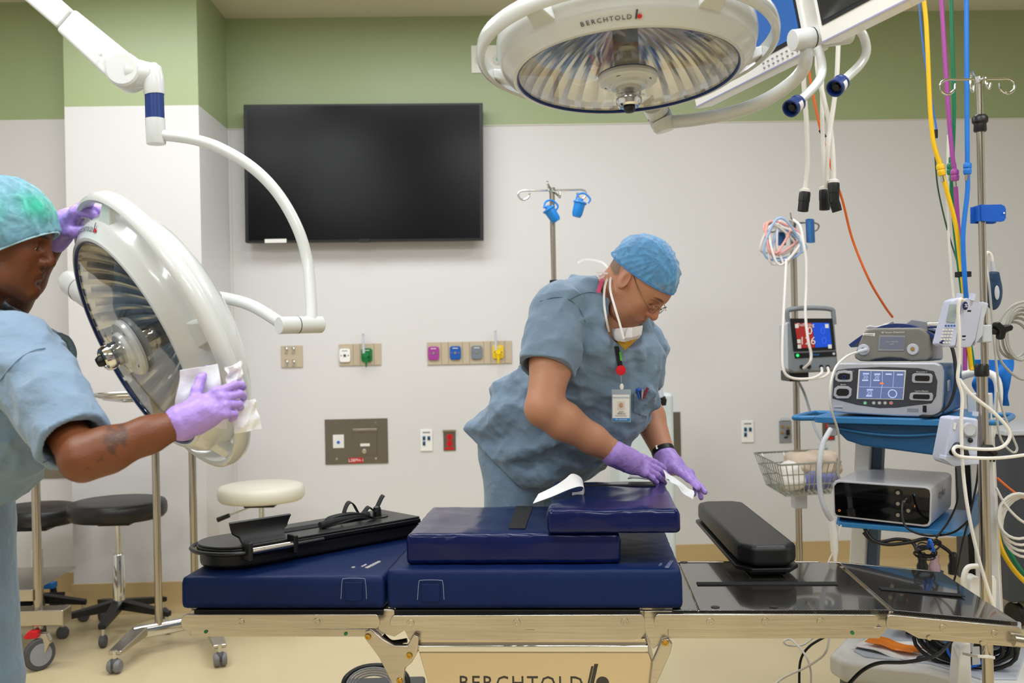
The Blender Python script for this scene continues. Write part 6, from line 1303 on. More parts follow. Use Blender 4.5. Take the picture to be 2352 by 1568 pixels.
cord('white_wire_loop', [(2203, 870, 2.71), (2230, 905, 2.70), (2280, 945, 2.70), (2316, 985, 2.70), (2316, 1012, 2.70), (2290, 1030, 2.70), (2230, 1030, 2.70), (2198, 1025, 2.69), (2190, 1035, 2.68), (2205, 1048, 2.68), (2260, 1052, 2.68), (2310, 1050, 2.70), (2370, 1042, 2.75)], .0048, CORDW, 'white cord looping round the lower pump and off to the right edge')
cord('grey_lead', [(2262, 592, 3.0), (2270, 640, 2.95), (2276, 700, 2.95), (2282, 770, 2.95), (2290, 850, 2.95), (2300, 930, 2.95), (2325, 1000, 2.95), (2336, 1030, 2.95), (2325, 1038, 2.95), (2300, 1010, 2.95), (2290, 960, 2.95), (2292, 900, 2.95)], .0035, mat('grey_cord_m', 'B8B6AE', .45), 'thin grey cord hanging in a long loop right of the front pole')
cl = MB()
for k in range(5):
    cl.tube([pt(2345 + 35 * math.cos(t_) - k * 3 + 8 * math.sin(k), 765 + (62 - k * 5) * math.sin(t_) + k * 4, 3.0 + .01 * k) for t_ in np.linspace(0, 2 * math.pi, 25)[:-1]], .0042, 8, closed=True)
cl.tube([pt(2370, 690, 3.0), pt(2330, 700, 3.0), (pt(2300, 730, 3.0)), pt(2290, 780, 3.0), pt(2300, 830, 3.0), pt(2340, 868, 3.0), pt(2380, 870, 3.0)], .0042, 8, sp=6)
solo('coiled_grey_cable', cl, mat('grey_cable', 'A3A39C', .45), 'grey cable coiled at the right edge behind the clamp knob', 'cable')
cl = MB()
for k in range(4): cl.tube([pt(2340 + (48 + k * 3) * math.cos(t_) + k * 6, 1185 + (52 + k * 6) * math.sin(t_) + k * 8, 3.3 + .01 * k) for t_ in np.linspace(0, 2 * math.pi, 25)[:-1]], .0048, 8, closed=True)
solo('coiled_white_cable', cl, CORDW, 'white cable coiled low at the right edge', 'cable')
cord('orange_lead', [(2290, 1097, 3.4), (2330, 1130, 3.4), (2380, 1160, 3.4)], .004, mat('orange_lead_m', 'E8753A', .45), 'short orange lead at the right edge above the white coil')
# ceiling supply hoses
HC = dict(yellow='F0C010', purple='A44A9E', green='0E7A50', blue='1E78D8')
TIEP = [(2212, 630, 3.10)]
def hose(name, colr, pts, r, conn, lab):
    m_ = mat('hose_' + colr, HC[colr], .4); t = thing(name, lab, 'hose', pt(*pts[-1]))
    P_ = [pt(*p) for p in pts]; upx = P_[0]; P_ = [Vector((upx.x + .0, upx.y, CEIL)), upx.lerp(Vector((upx.x, upx.y, CEIL)), .5)] + P_
    part('hose', MB().tube(P_, r, 12, sp=6), m_, t)
    c_ = pt(*conn[:3]); part('connector', MB().lathe([(.006, -.040), (.007, -.022), (.011, -.020), (.0125, -.012), (.012, -.004), (.0105, -.002), (.0125, 0), (.0125, .010), (.0105, .014), (.007, .016), (.0065, .034)], c_, (pt(conn[0] + conn[3] if len(conn) > 3 else conn[0], conn[1] - 40, conn[2]) - c_), 24), m_, t)
    part('ferrule', MB().lathe([(.007, -.040), (.0072, -.022)], c_, (pt(conn[0] + conn[3] if len(conn) > 3 else conn[0], conn[1] - 40, conn[2]) - c_), 20), CHROME, t)
CC = 3.1
hose('gas_hose', 'yellow', [(2118, -60, CC), (2128, 60, CC), (2136, 240, CC), (2143, 320, CC), (2153, 360, CC), (2163, 395, CC), (2178, 450, CC), (2196, 520, CC), (2206, 600, CC), (2213, 660, CC), (2228, 820, CC + .05), (2233, 850, CC + .05)], .0068, (2161, 388, CC, -8), 'yellow gas hose hanging from the ceiling, leftmost of the hoses')
hose('gas_hose', 'purple', [(2160, -60, CC + .02), (2166, 60, CC + .02), (2178, 250, CC + .02), (2188, 360, CC + .02), (2193, 400, CC + .02), (2201, 520, CC + .02), (2212, 640, CC + .02), (2218, 700, CC + .04), (2216, 850, CC + .06)], .0068, (2193, 400, CC + .02, -3), 'purple gas hose hanging from the ceiling beside the pole')
hose('gas_hose', 'green', [(2183, -60, CC + .05), (2186, 60, CC + .05), (2191, 250, CC + .05), (2188, 360, CC + .05), (2186, 440, CC + .05), (2194, 540, CC + .05), (2206, 640, CC + .05), (2214, 700, CC + .05), (2238, 850, CC + .06)], .0062, (2184, 386, CC + .06), 'green gas hose hanging between the purple and blue hoses')
hose('gas_hose', 'blue', [(2219, -60, CC - .02), (2220, 60, CC - .02), (2221, 250, CC - .02), (2222, 380, CC - .02), (2222, 440, CC - .02), (2212, 540, CC - .02), (2216, 640, CC - .02), (2221, 700, CC)], .0072, (2222, 385, CC - .02), 'thick blue gas hose hanging closest to the pole')
solo('hose_strap', MB().lathe([(.021, -.008), (.024, -.008), (.024, .008), (.021, .008)], pt(2212, 630, CC + .01), _z, 24, close=True), STRAP, 'black strap binding the four coloured gas hoses', 'strap')
cord('thin_blue_cord', [(2108, -80, 3.25), (2113, 30, 3.25), (2122, 120, 3.25), (2140, 230, 3.25), (2150, 290, 3.25), (2150, 300, 3.25)], .003, mat('hose_thinblue', '3C78D0', .4), 'thin blue cord ending in a small black plug left of the hoses')
solo('cord_end', MB().cyl(pt(2149, 298, 3.25), pt(2149, 317, 3.25), .007), BLACK, 'small black plug at the end of the thin blue cord', 'plug')
cord('thin_green_cord', [(2148, 360, 3.2), (2154, 430, 3.2), (2174, 520, 3.2), (2195, 590, 3.2), (2205, 625, 3.15)], .0025, mat('dark_green_cord', '2E5040', .5), 'thin dark green cord left of the coloured hoses')
cord('white_drop_cord', [(2178, 310, 3.2), (2177, 380, 3.2), (2176, 480, 3.2), (2180, 560, 3.2), (2190, 680, 3.2), (2194, 700, 3.2)], .0042, CORDW, 'thin white cord hanging behind the coloured gas hoses')
for i, P_ in enumerate(([(2288, 1205, 3.5), (2300, 1260, 3.5), (2330, 1310, 3.5), (2370, 1350, 3.5)], [(2296, 1200, 3.55), (2315, 1260, 3.55), (2345, 1310, 3.55), (2390, 1360, 3.55)])):
    cord('floor_hose', P_, .0085, mat('hose_' + ('yellow', 'green')[i], 'F0C010', .4), ('yellow hose running down to the floor at the right edge', 'green hose running down beside the yellow one at the right edge')[i], 'hose')
# white hanging cables with black connectors
def drop(pts, r, lab, conn, bent=False):
    t = thing('hanging_cable', lab, 'cable', pt(*pts[-1])); P_ = [pt(*p) for p in pts]; P_ = [Vector((P_[0].x, P_[0].y, CEIL))] + P_
    part('cable', MB().tube(P_, r, 12, sp=7), CORDW, t); a, b2 = pt(*conn[0]), pt(*conn[1]); d = (b2 - a).normalized(); L = (b2 - a).length
    part('white_collar', MB().lathe([(.010, -.012), (.0165, -.008), (.0165, 0), (.0, 0)], a, d, 24), WHITE, t)
    part('connector', MB().lathe([(0, 0), (.016, 0), (.0175, .006), (.0175, L * .5), (.0165, L * .52), (.0165, L), (.013, L), (.012, L * .9), (0, L * .9)], a, d, 28), BLACK, t, ang=30)
    if bent: e = pt(*conn[2]); part('connector_elbow', MB().lathe([(0, 0), (.0155, 0), (.016, .02), (.015, (e - b2).length), (.011, (e - b2).length), (0, (e - b2).length * .9)], b2 - d * .01, e - b2, 24), BLACK, t, ang=30)
drop([(1846, 60, 3.1), (1846, 180, 3.1), (1853, 290, 3.1), (1855, 380, 3.1), (1849, 438, 3.1)], .0078, 'white hanging cable ending in a black connector, leftmost of the three', ((1849, 441, 3.1), (1844, 485, 3.1)))
drop([(1885, 60, 3.14), (1888, 180, 3.14), (1889, 290, 3.14), (1893, 380, 3.14), (1897, 432, 3.14)], .0066, 'white hanging cable whose straight black connector is the middle of three', ((1894, 436, 3.14), (1894, 482, 3.14)))
drop([(1876, 60, 3.06), (1878, 160, 3.06), (1893, 230, 3.06), (1908, 300, 3.06), (1914, 370, 3.06), (1915, 415, 3.06)], .0075, 'white hanging cable ending in a bent black connector at the right', ((1915, 420, 3.06), (1915, 466, 3.06), (1923, 493, 3.06)), True)
cord('white_tube_cable', [(1936, -100, 3.04), (1926, 90, 3.04), (1921, 190, 3.04), (1908, 290, 3.04), (1901, 350, 3.04), (1897, 432, 3.08)], .0074, CORDW, 'white cable crossing in front of the other hanging cables')
oc = thing('orange_lead_line', 'orange cord hanging from the ceiling boom down to the equipment cart', 'cord', pt(2048, 726, 3.35)); part('cord', MB().tube([pt(*p) for p in [(1850, 60, 3.2), (1858, 160, 3.2), (1868, 220, 3.2), (1885, 300, 3.2), (1900, 350, 3.2), (1914, 400, 3.2), (1935, 460, 3.25), (1958, 550, 3.3), (1995, 640, 3.3), (2030, 700, 3.35), (2050, 728, 3.38)]], .0042, 10, sp=6), mat('orange_cord_m', 'E46A2C', .45), oc)
part('connector', MB().cyl(pt(1884, 298, 3.2), pt(1895, 316, 3.2), .0065), BLACK, oc)
# ---------------------------------------------------------------- stools
def stool(name, px, py, d, r, vm, lab, th=.085, lever=None, a0=.3, Rb=.27, colr=None):
    c = pt(px, py, d); g = Vector((c.x, c.y, 0)); zt2 = c.z; t = thing(name, lab, 'stool', g)
    part('seat', MB().lathe([(0, th), (r * .86, th), (r * .95, th - .006), (r * .99, th - .02), (r, th * .5), (r * .985, .018), (r * .93, .004), (r * .8, 0), (0, 0)], g + _z * (zt2 - th), _z, 64), vm, t, ang=60)
    part('seat_plate', MB().box(g + _z * (zt2 - th - .014), (.15, .12, .025)), BLACK, t, bev=.006)
    part('gas_lift', MB().cyl(g + _z * .14, g + _z * (zt2 - th - .02), .014), CHROME, t); part('outer_column', MB().lathe([(.028, 0), (.028, .20), (.026, .205), (.027, .24), (.024, .245), (0, .245)], g + _z * .12, _z, 32), CHROME, t)
    casters_base(t, g, Rb, 5, BLACK, zc=.10, wr=.028, a0=a0)
    for i, o in enumerate([k for k in t.children if k.name.startswith('leg')]): pass
    if lever: a, b2 = g + _z * (zt2 - th - .01), pt(*lever); m_ = a.lerp(b2, .72); part('lever', MB().cyl(a, m_, .004), CHROME, t); part('lever_grip', MB().cyl(m_, b2, .0105, .012), BLACK, t)
    return t
SEATB = mat('black_seat_vinyl', '1C1B1C', .38); SEATW = mat('cream_seat_vinyl', 'DCD8C8', .4)
stool('stool', 270, 1148, 4.66, .222, SEATB, 'round black stool with chrome column, in front of the wall column at left', a0=1.0, Rb=.26)
stool('stool', 82, 1162, 4.8, .20, SEATB, 'black stool furthest left, partly behind the woman and steel post', a0=.2, Rb=.22)
stool('stool', 600, 1112, 4.88, .210, SEATW, 'round cream white stool behind the left end of the operating table', lever=(499, 1194, 4.86), a0=.5, th=.08, Rb=.24)
def twin_caster(t, p, ax, r=.028):
    h = part('caster', MB().lathe([(0, -.026), (r * .8, -.026), (r, -.018), (r, -.006), (r * .75, -.004), (r * .75, .004), (r, .006), (r, .018), (r * .8, .026), (0, .026)], p, ax, 28), GRC, t)
    part('caster_hood', MB().ball(V(p) + _z * .008, (r * .9, r * .9, r * .9), 16), RUBBER, h); part('caster_stem', MB().cyl(V(p) + _z * r * .6, V(p) + _z * (r + .035), .008), CHROME, h)
# ---------------------------------------------------------------- instrument stand with two posts
p1 = pt(365, 1432, 4.34); p2 = pt(449, 1420, 4.44)
ms = thing('instrument_stand', 'chrome two-post instrument tray stand behind the left lamp', 'stand', (p1.x, p1.y, 0))
zt3 = pt(300, 908, 4.38).z
for p in (p1, p2): part('post', MB().cyl(Vector((p.x, p.y, .11)), Vector((p.x, p.y, zt3 - .02)), .0165), POLE, ms)
dm = (p2 - p1); dm.z = 0; dm.normalize(); nm = Vector((dm.y, -dm.x, 0)); MR = Matrix(((dm.x, -nm.x, 0), (dm.y, -nm.y, 0), (0, 0, 1)))
part('base_bar', MB().tube([Vector((p1.x, p1.y, .10)) - dm * .11, Vector((p2.x, p2.y, .10)) + dm * .10], .03, 20, flat=.7), CHROME, ms)
for e, k in ((Vector((p1.x, p1.y, .095)) - dm * .08, pt(263, 1500, 4.06)), (Vector((p2.x, p2.y, .095)) + dm * .06, pt(505, 1480, 4.12))):
    k = Vector((k.x, k.y, .085)); u2 = (k - e).normalized(); s2 = u2.cross(_z)
    part('foot', MB().hexa([e - s2 * .035 - _z * .01, e + s2 * .035 - _z * .01, e + s2 * .035 + _z * .03, e - s2 * .035 + _z * .03], [k - s2 * .028 - _z * .012, k + s2 * .028 - _z * .012, k + s2 * .028 + _z * .006, k - s2 * .028 + _z * .006]), STEEL, ms, bev=.006)
    twin_caster(ms, Vector((k.x, k.y, .030)), s2)
tcx = pt(366, 908, 4.38); tcx = Vector((tcx.x, tcx.y, zt3))
part('tray_frame', MB().tube([tcx + dm * a + nm * b + _z * -.012 for a, b in ((-.20, -.13), (.20, -.13), (.20, .15), (-.20, .15))], .006, 10, closed=True), CHROME, ms)
rr_ = []
for k in range(36):
    a = 2 * math.pi * k / 36; ca, sa = math.cos(a), math.sin(a); rr_.append((.255 * math.copysign(abs(ca) ** .45, ca), .175 * math.copysign(abs(sa) ** .45, sa)))
part('tray', MB().prism([tcx + dm * a * .93 + nm * b * .93 - _z * .006 for a, b in rr_], _z * .003), STEEL, ms); part('tray_rim', MB().tube([tcx + dm * a + nm * b + _z * .008 for a, b in rr_], .008, 10, closed=True), STEEL, ms)
# ---------------------------------------------------------------- steel trolley at the far left
c0_ = pt(90, 1490, 4.12); st2 = thing('steel_trolley', 'stainless steel trolley with a red-braked caster at the bottom left corner', 'trolley', (c0_.x, c0_.y, 0))
pA = pt(88, 1400, 4.16); gx, gy = pA.x, pA.y; ztop = pt(95, 752, 4.16).z
part('post', MB().cyl((gx, gy, .16), (gx, gy, ztop), .018), POLE, st2); part('post_knob', MB().lathe([(0, .03), (.024, .026), (.028, .01), (.028, -.02), (.02, -.03), (0, -.03)], (gx, gy, ztop), _z, 28), PLG, st2)
part('post', MB().cyl((gx - .62, gy, .16), (gx - .62, gy, 1.0), .018), POLE, st2); part('post', MB().cyl((gx - .62, gy + .4, .16), (gx - .62, gy + .4, 1.0), .018), POLE, st2)
zz = pt(110, 1422, 4.1).z; part('lower_frame', MB().box((gx - .27, gy, zz), (.78, .09, .065)), STEEL, st2, bev=.006); part('lower_frame', MB().box((gx - .62, gy + .2, zz), (.06, .44, .06)), STEEL, st2, bev=.006)
zs3 = pt(60, 1362, 4.1).z; part('shelf', MB().box((gx - .33, gy + .20, zs3), (.64, .44, .008)), STEEL, st2, bev=.002); part('shelf_lip', MB().box((gx - .33, gy - .02, zs3 - .018), (.64, .012, .05)), STEEL, st2, bev=.004)
cw = (c0_.x, c0_.y, .066); ch_ = part('caster', MB().lathe([(0, -.014), (.05, -.014), (.062, -.012), (.066, -.006), (.066, .006), (.062, .012), (.05, .014), (0, .014)], cw, camv(.75, -.6, 0), 40), RUBBER, st2)
part('wheel_disc', MB().lathe([(0, -.017), (.046, -.016), (.046, .016), (0, .017)], cw, camv(.75, -.6, 0), 32), PLG, ch_); part('caster_fork', MB().prism([V(cw) + camv(.022, .0, 0) + _z * .0, V(cw) + camv(.045, 0, .05), V(cw) + camv(.03, 0, .085), V(cw) + camv(-.03, 0, .085), V(cw) + camv(-.01, 0, .06)], camv(0, .03, 0)), STEEL, ch_, bev=.004)
part('brake_pedal', MB().prism([V(cw) + camv(-.05, -.02, .066), V(cw) + camv(.0, -.02, .07), V(cw) + camv(.0, -.02, .10), V(cw) + camv(-.035, -.02, .10), V(cw) + camv(-.055, -.02, .078)], camv(0, .04, 0)), RED, st2, bev=.004, label='red brake pedal')
bb = thing('blue_rimmed_bin', 'clear bin with a blue rim at the left picture edge above the trolley shelf', 'bin', pt(0, 1350, 3.6))
part('panel', MB().prism([pt(x, y, 3.6) for x, y in ((-60, 1276), (14, 1278), (22, 1344), (-60, 1350))], _f * .05), mat('clear_plastic', 'C8CCD0', .2, alpha=.45), bb)
part('rim', MB().tube([pt(x, y, 3.595) for x, y in ((-60, 1276), (12, 1277), (17, 1284), (26, 1342), (20, 1350), (-60, 1352))], .0055, 8, sp=3), MATS['bright_blue'], bb)
bc_ = thing('blue_foot_cap', 'bright blue plastic part low behind the black stool bases', 'pedal', pt(115, 1345, 4.95)); part('cap', MB().box(pt(115, 1343, 4.95), (.055, .05, .03)), mat('sky_blue', '1E7AC8', .4), bc_, bev=.005); part('stem', MB().cyl(pt(122, 1350, 4.95), Vector((pt(126, 1370, 4.95).x, pt(126, 1370, 4.95).y, .0)), .015, .03), BLACK, bc_)
# ---------------------------------------------------------------- centre infusion pole behind the man
def back_pole(px0, ytop, px1, ybot, d, r, lab, hooks, rb, low=None, hub=BLACK, nlegs=5):
    a = pt(px0, ytop, d); g = Vector((a.x, a.y, 0)); t = thing('infusion_pole', lab, 'pole', g); part('pole', MB().cyl(g + _z * .10, a, r), POLE, t)
    ring_hooks(t, a, hooks, .0045); part('hub_cap', MB().cyl(a - _z * .012, a + _z * .012, r * 1.25), CHROME, t); casters_base(t, g, rb, nlegs, hub, a0=.5); return t, a, g
tI, aI, gI = back_pole(1268, 437, 1272, 1400, 4.6, .012, 'steel infusion pole standing behind the bending man', [hk_(-.135, 0, .026), hk_(.14, 0, .02), [(0, 0, 0), (-.02, -.04, .02), (-.025, -.06, .03), (-.02, -.06, .0)], [(0, 0, 0), (.02, -.06, -.03), (.03, -.08, -.045), (.028, -.08, -.02)]], .25)
zc5 = pt(1272, 648, 4.6).z; part('height_collar', MB().lathe([(.0125, -.01), (.02, -.01), (.02, .01), (.0125, .01)], (gI.x, gI.y, zc5), _z, 24), BLACK, tI); part('lower_pole', MB().cyl(gI + _z * .1, Vector((gI.x, gI.y, zc5)), .0165), POLE, tI)
BRB = mat('bottle_blue', '1F86DA', .35)
for (x0, y0, x1, y1, lab) in ((1259, 478, 1279, 508, 'small blue plastic bottle hanging on the pole, nearer the pole'), (1333, 462, 1324, 498, 'small blue plastic bottle hanging on the pole\'s right hook')):
    a, b2 = pt(x0, y0, 4.56), pt(x1, y1, 4.56); L = (b2 - a).length; o = solo('blue_bottle', MB().lathe([(0, -.012), (.012, -.012), (.013, 0), (.030, .002), (.032, .008), (.026, .014), (.024, L * .8), (.018, L), (0, L)], a, b2 - a, 24), BRB, lab, 'bottle')
    part('hanger', MB().tube([a + camv(-.02, -.01, .0), a + camv(-.01, 0, .03), a + camv(.02, 0, .035), a + camv(.045, 0, .01), a + camv(.035, 0, -.01)], .0045, 8, sp=4), BRB, o)
# pale upright unit behind the man
wu = thing('warming_unit', 'pale green-grey upright cabinet standing behind the man\'s arms', 'cabinet', (pt(1484, 1100, 4.7).x, pt(1484, 1100, 4.7).y, 0))
a, b2 = pt(1416, 905, 4.7), pt(1547, 905, 4.7); part('cabinet', MB().box(((a.x + b2.x) / 2, a.y + .15, (a.z + .06) / 2), (b2.x - a.x, .32, a.z - .06)), mat('pale_cabinet', 'CBD6D6', .4), wu, bev=.02, seg=4)
for s_ in (-1, 1):
    for q_ in (.03, .28): twin_caster(wu, Vector(((a.x + b2.x) / 2 + s_ * .1, a.y + q_, .030)), Vector((0, 1, 0)))
part('hose', MB().tube([pt(1480, 860, 4.6), pt(1500, 868, 4.6), pt(1512, 885, 4.6), pt(1519, 912, 4.6)], [.014] * 22, 14, sp=7), CLEAR, wu); part('hose_tip', MB().tube([pt(1519, 912, 4.6), pt(1522, 920, 4.6), pt(1523, 931, 4.6)], [.018, .02, .014], 16), BLACK, wu)
part('hose_riser', MB().tube([pt(1480, 860, 4.6), pt(1462, 880, 4.62), pt(1455, 920, 4.66)], .014, 14, sp=5), CLEAR, wu)
# ---------------------------------------------------------------- pole with tourniquet monitor and basket
tJ, aJ, gJ = back_pole(1821, 512, 1835, 1290, 4.75, .0155, 'steel pole carrying a monitor and a wire basket, left of the equipment cart', [hk_(.10, .0, .03), hk_(-.10, 0, .03), [(0, 0, 0), (-.01, 0, .03), (-.012, 0, .05)]], .24)
part('base_hub', MB().lathe([(.11, 0), (.10, .03), (.03, .08), (.018, .12)], gJ + _z * .09, _z, 28), BLACK, tJ)
mo_ = thing('monitor', 'grey pole-mounted monitor with red and blue halves on its screen', 'monitor', pt(1865, 855, 4.5))
dM = 4.52; MG = mat('monitor_grey', '7C8288', .4)
part('case', MB().prism([pt(x, y, dM) for x, y in ((1810, 738), (1918, 740), (1926, 845), (1922, 853), (1822, 857), (1812, 850))], Vector((0, .09, 0))), MG, mo_, bev=.012, seg=3)
part('side', MB().prism([pt(x, y, dM + .01) for x, y in ((1802, 745), (1812, 738), (1818, 855), (1806, 846))], Vector((0, .09, 0))), LGREY, mo_, bev=.004)
part('carry_handle', MB().tube([pt(1812, 745, dM + .03), pt(1808, 722, dM + .03), pt(1814, 711, dM + .03), pt(1862, 707, dM + .03), pt(1908, 710, dM + .03), pt(1914, 722, dM + .03), pt(1916, 745, dM + .03)], .011, 12, sp=5), MG, mo_)
sc_ = plateq([(1815, 731), (1912, 731), (1919, 803), (1823, 807)], dM - .004, .006, BLACK, 'screen_frame', mo_, bev=.001)
plateq([(1825, 742), (1864, 741), (1872, 798), (1834, 799)], dM - .0055, .002, mat('screen_red', '8A2420', .3, emis=.5), 'red_half', sc_, bev=0); plateq([(1865, 741), (1905, 741), (1911, 796), (1873, 798)], dM - .0055, .002, mat('screen_blue', '1440A8', .3, emis=.6), 'blue_half', sc_, bev=0)
for (x, y) in ((1830, 749), (1899, 749), (1835, 784), (1836, 796), (1906, 796)): plateq([(x - 4, y - 5), (x + 4, y - 5), (x + 4.5, y + 4), (x - 3.5, y + 4)], dM - .007, .001, WHITE, 'icon', sc_, bev=0)
text('reading', 'Deflating', .022, pt(1850, 746, dM - .0075), _r, _u, WHITE, sc_); text('reading', '0', .05, pt(1860, 760, dM - .0075), _r, _u, WHITE, sc_); text('reading', '126', .05, pt(1855, 783, dM - .0075), _r, _u, WHITE, sc_)
text('reading', '0', .05, pt(1890, 760, dM - .0075), _r, _u, mat('dim_blue', '2C5AC8', .3, emis=.4), sc_); text('reading', '0', .05, pt(1893, 783, dM - .0075), _r, _u, MATS['dim_blue'], sc_)
plateq([(1824, 811), (1920, 806), (1922, 818), (1826, 823)], dM - .003, .004, BLACK, 'button_bar', mo_); c_ = pt(1832, 816, dM - .004); part('green_button', MB().cyl(c_, c_ - _f * .002, .007, n=20), MATS['led_green'], mo_)
text('maker_writing', 'zimmer', .016, pt(1870, 814, dM - .0045), _r, _u, mat('maker_blue', '2A78C0', .4), mo_); c_ = pt(1915, 812, dM - .004); part('grey_button', MB().cyl(c_, c_ - _f * .002, .006, n=20), LGREY, mo_)
for x in (1841, 1858, 1886, 1901): c_ = pt(x, 842, dM - .001); part('port', MB().cyl(c_, c_ - _f * .004, .009, n=20), BLACK, mo_)
part('pole_clamp', MB().box(pt(1825, 862, dM + .1), (.09, .14, .05)), BLACK, mo_, bev=.006)
HW = mat('soft_white_tube', 'E8E2DE', .4); HP_ = mat('pink_striped_tube', 'E8A8A0', .4); HB = mat('pale_blue_tube', '9DBBE0', .4)
dc = 4.62
cq = MB(); cr = MB(); cbm = MB()
for k in range(9):
    mbq = (cq, cq, cr, cq, cbm, cq, cr, cbm, cq)[k]; cx_, cy_ = 1795 + rng.uniform(-12, 14), 548 + rng.uniform(-10, 18); rx, ry = rng.uniform(26, 42), rng.uniform(30, 50); ph = rng.uniform(0, 3)
    mbq.tube([pt(cx_ + rx * math.cos(t_) + 7 * math.sin(2 * t_ + ph), cy_ + ry * math.sin(t_) + 6 * math.cos(2 * t_ + ph), dc + .02 * math.sin(t_ + ph) - .01 * (k % 4)) for t_ in np.linspace(0, 2 * math.pi, 25)[:-1]], .0058, 8, closed=True)
cu = thing('tube_coil', 'coil of white, pink and pale blue tubing hung at the top of the pole', 'tubing', pt(1795, 510, dc)); part('white_tubing', cq, HW, cu); part('pink_tubing', cr, HP_, cu); part('blue_tubing', cbm, HB, cu)
part('drop_tube', MB().tube([pt(*p) for p in ((1822, 505, 4.55), (1838, 520, 4.52), (1846, 560, 4.5), (1852, 600, 4.5), (1852, 660, 4.5), (1850, 720, 4.48), (1856, 780, 4.46), (1863, 812, 4.46), (1860, 832, 4.46), (1846, 845, 4.5))], .0062, 10, sp=6), HW, cu)
part('drop_tube', MB().tube([pt(*p) for p in ((1806, 595, 4.56), (1804, 640, 4.54), (1800, 720, 4.5), (1797, 800, 4.46), (1800, 850, 4.44), (1820, 868, 4.44), (1862, 869, 4.44), (1886, 858, 4.44), (1887, 845, 4.48))], .0062, 10, sp=6), HW, cu)
part('drop_tube', MB().tube([pt(*p) for p in ((1862, 870, 4.44), (1890, 866, 4.44), (1903, 856, 4.44), (1901, 844, 4.48))], .0062, 10, sp=6), HW, cu)
CUF = mat('cuff_blue', '2A629C', .6)
for (x, y, w, h_, lab) in ((1860, 530, 14, 26, 'blue folded cuff hanging from the right hook of the back pole'), (1792, 540, 16, 22, 'blue cuff hanging inside the tubing coil')):
    g_ = []
    for k in range(25):
        a = 2 * math.pi * k / 24; g_.append([pt(x + .62 * w * math.cos(a) + (2 if j else 0), y + h_ * (1 if j else -1) + 2 * math.sin(a), 4.68 - .035 * math.sin(a)) for j in (0, 1)])
    solo('cuff', MB().sheet(g_, .006), CUF, lab, 'cuff')
cord('grey_hose', [(1832, 872, 4.7), (1848, 905, 4.7), (1862, 950, 4.65), (1875, 990, 4.6), (1900, 1030, 4.55)], .006, mat('grey_hose_m', '9A9FA8', .4), 'grey hose slanting from the pole down behind the blue cart', 'hose')
# wire basket
bq = dict(A=pt(1733, 1041, 4.9), B=pt(1898, 1036, 5.0), C=pt(1932, 1058, 4.5), D=pt(1791, 1065, 4.42)); zr = sum(p.z for p in bq.values()) / 4
TOPc = [Vector((bq[k].x, bq[k].y, zr)) for k in 'ABCD']; cen = sum(TOPc, Vector()) / 4; BOT = [cen + (p - cen) * .74 - _z * .15 for p in TOPc]
bk_ = thing('wire_basket', 'chrome wire basket clamped on the pole, holding wrapped packs', 'basket', cen - _z * .15); GW = mat('galvanised_wire', 'A8AEAC', .3, 1)
part('rim', MB().tube(TOPc, .0045, 8, closed=True), GW, bk_); wb_ = MB()
for t_ in (.33, .66, 1.0): wb_.tube([a.lerp(b2, t_) for a, b2 in zip(TOPc, BOT)], .0026, 6, closed=True)
for i in range(4):
    for k in range(10): f_ = k / 10; a = TOPc[i].lerp(TOPc[(i + 1) % 4], f_); b2 = BOT[i].lerp(BOT[(i + 1) % 4], f_); wb_.tube([a, b2], .0024, 6)
for k in range(1, 9): wb_.tube([BOT[0].lerp(BOT[1], k / 9), BOT[3].lerp(BOT[2], k / 9)], .0024, 6); wb_.tube([BOT[0].lerp(BOT[3], k / 9), BOT[1].lerp(BOT[2], k / 9)], .0024, 6)
part('wires', wb_, GW, bk_); part('clamp', MB().box((gJ.x, gJ.y - .01, zr - .20), (.06, .07, .09)), LGREY, bk_, bev=.006)
def blob(name, c, r, m, lab, cat, seed, amp=.012, R=None):
    s = SDF([c[i] - max(r) - .03 for i in range(3)], [c[i] + max(r) + .03 for i in range(3)], .006); s.box(c, r, R, min(r) * .7, .01).disp(folds(amp, 40, seed)); o = sculpt(name, s, m); return setp(o, lab, cat)
blob('wrapped_pack', cen + camv(.05, -.02, -.03), (.12, .08, .06), mat('tan_pack', 'C9B8A6', .6), 'tan paper-wrapped pack on top in the wire basket', 'pack', 3)
blob('wrapped_pack', cen + camv(-.05, -.05, -.08), (.06, .06, .07), mat('white_pack', 'E6E0DC', .6), 'white wrapped pack at the left in the wire basket', 'pack', 5)
blob('wrapped_pack', cen + camv(.07, -.06, -.10), (.09, .05, .045), mat('violet_pack', '6E70A8', .5), 'violet-blue pack low in the wire basket', 'pack', 7)
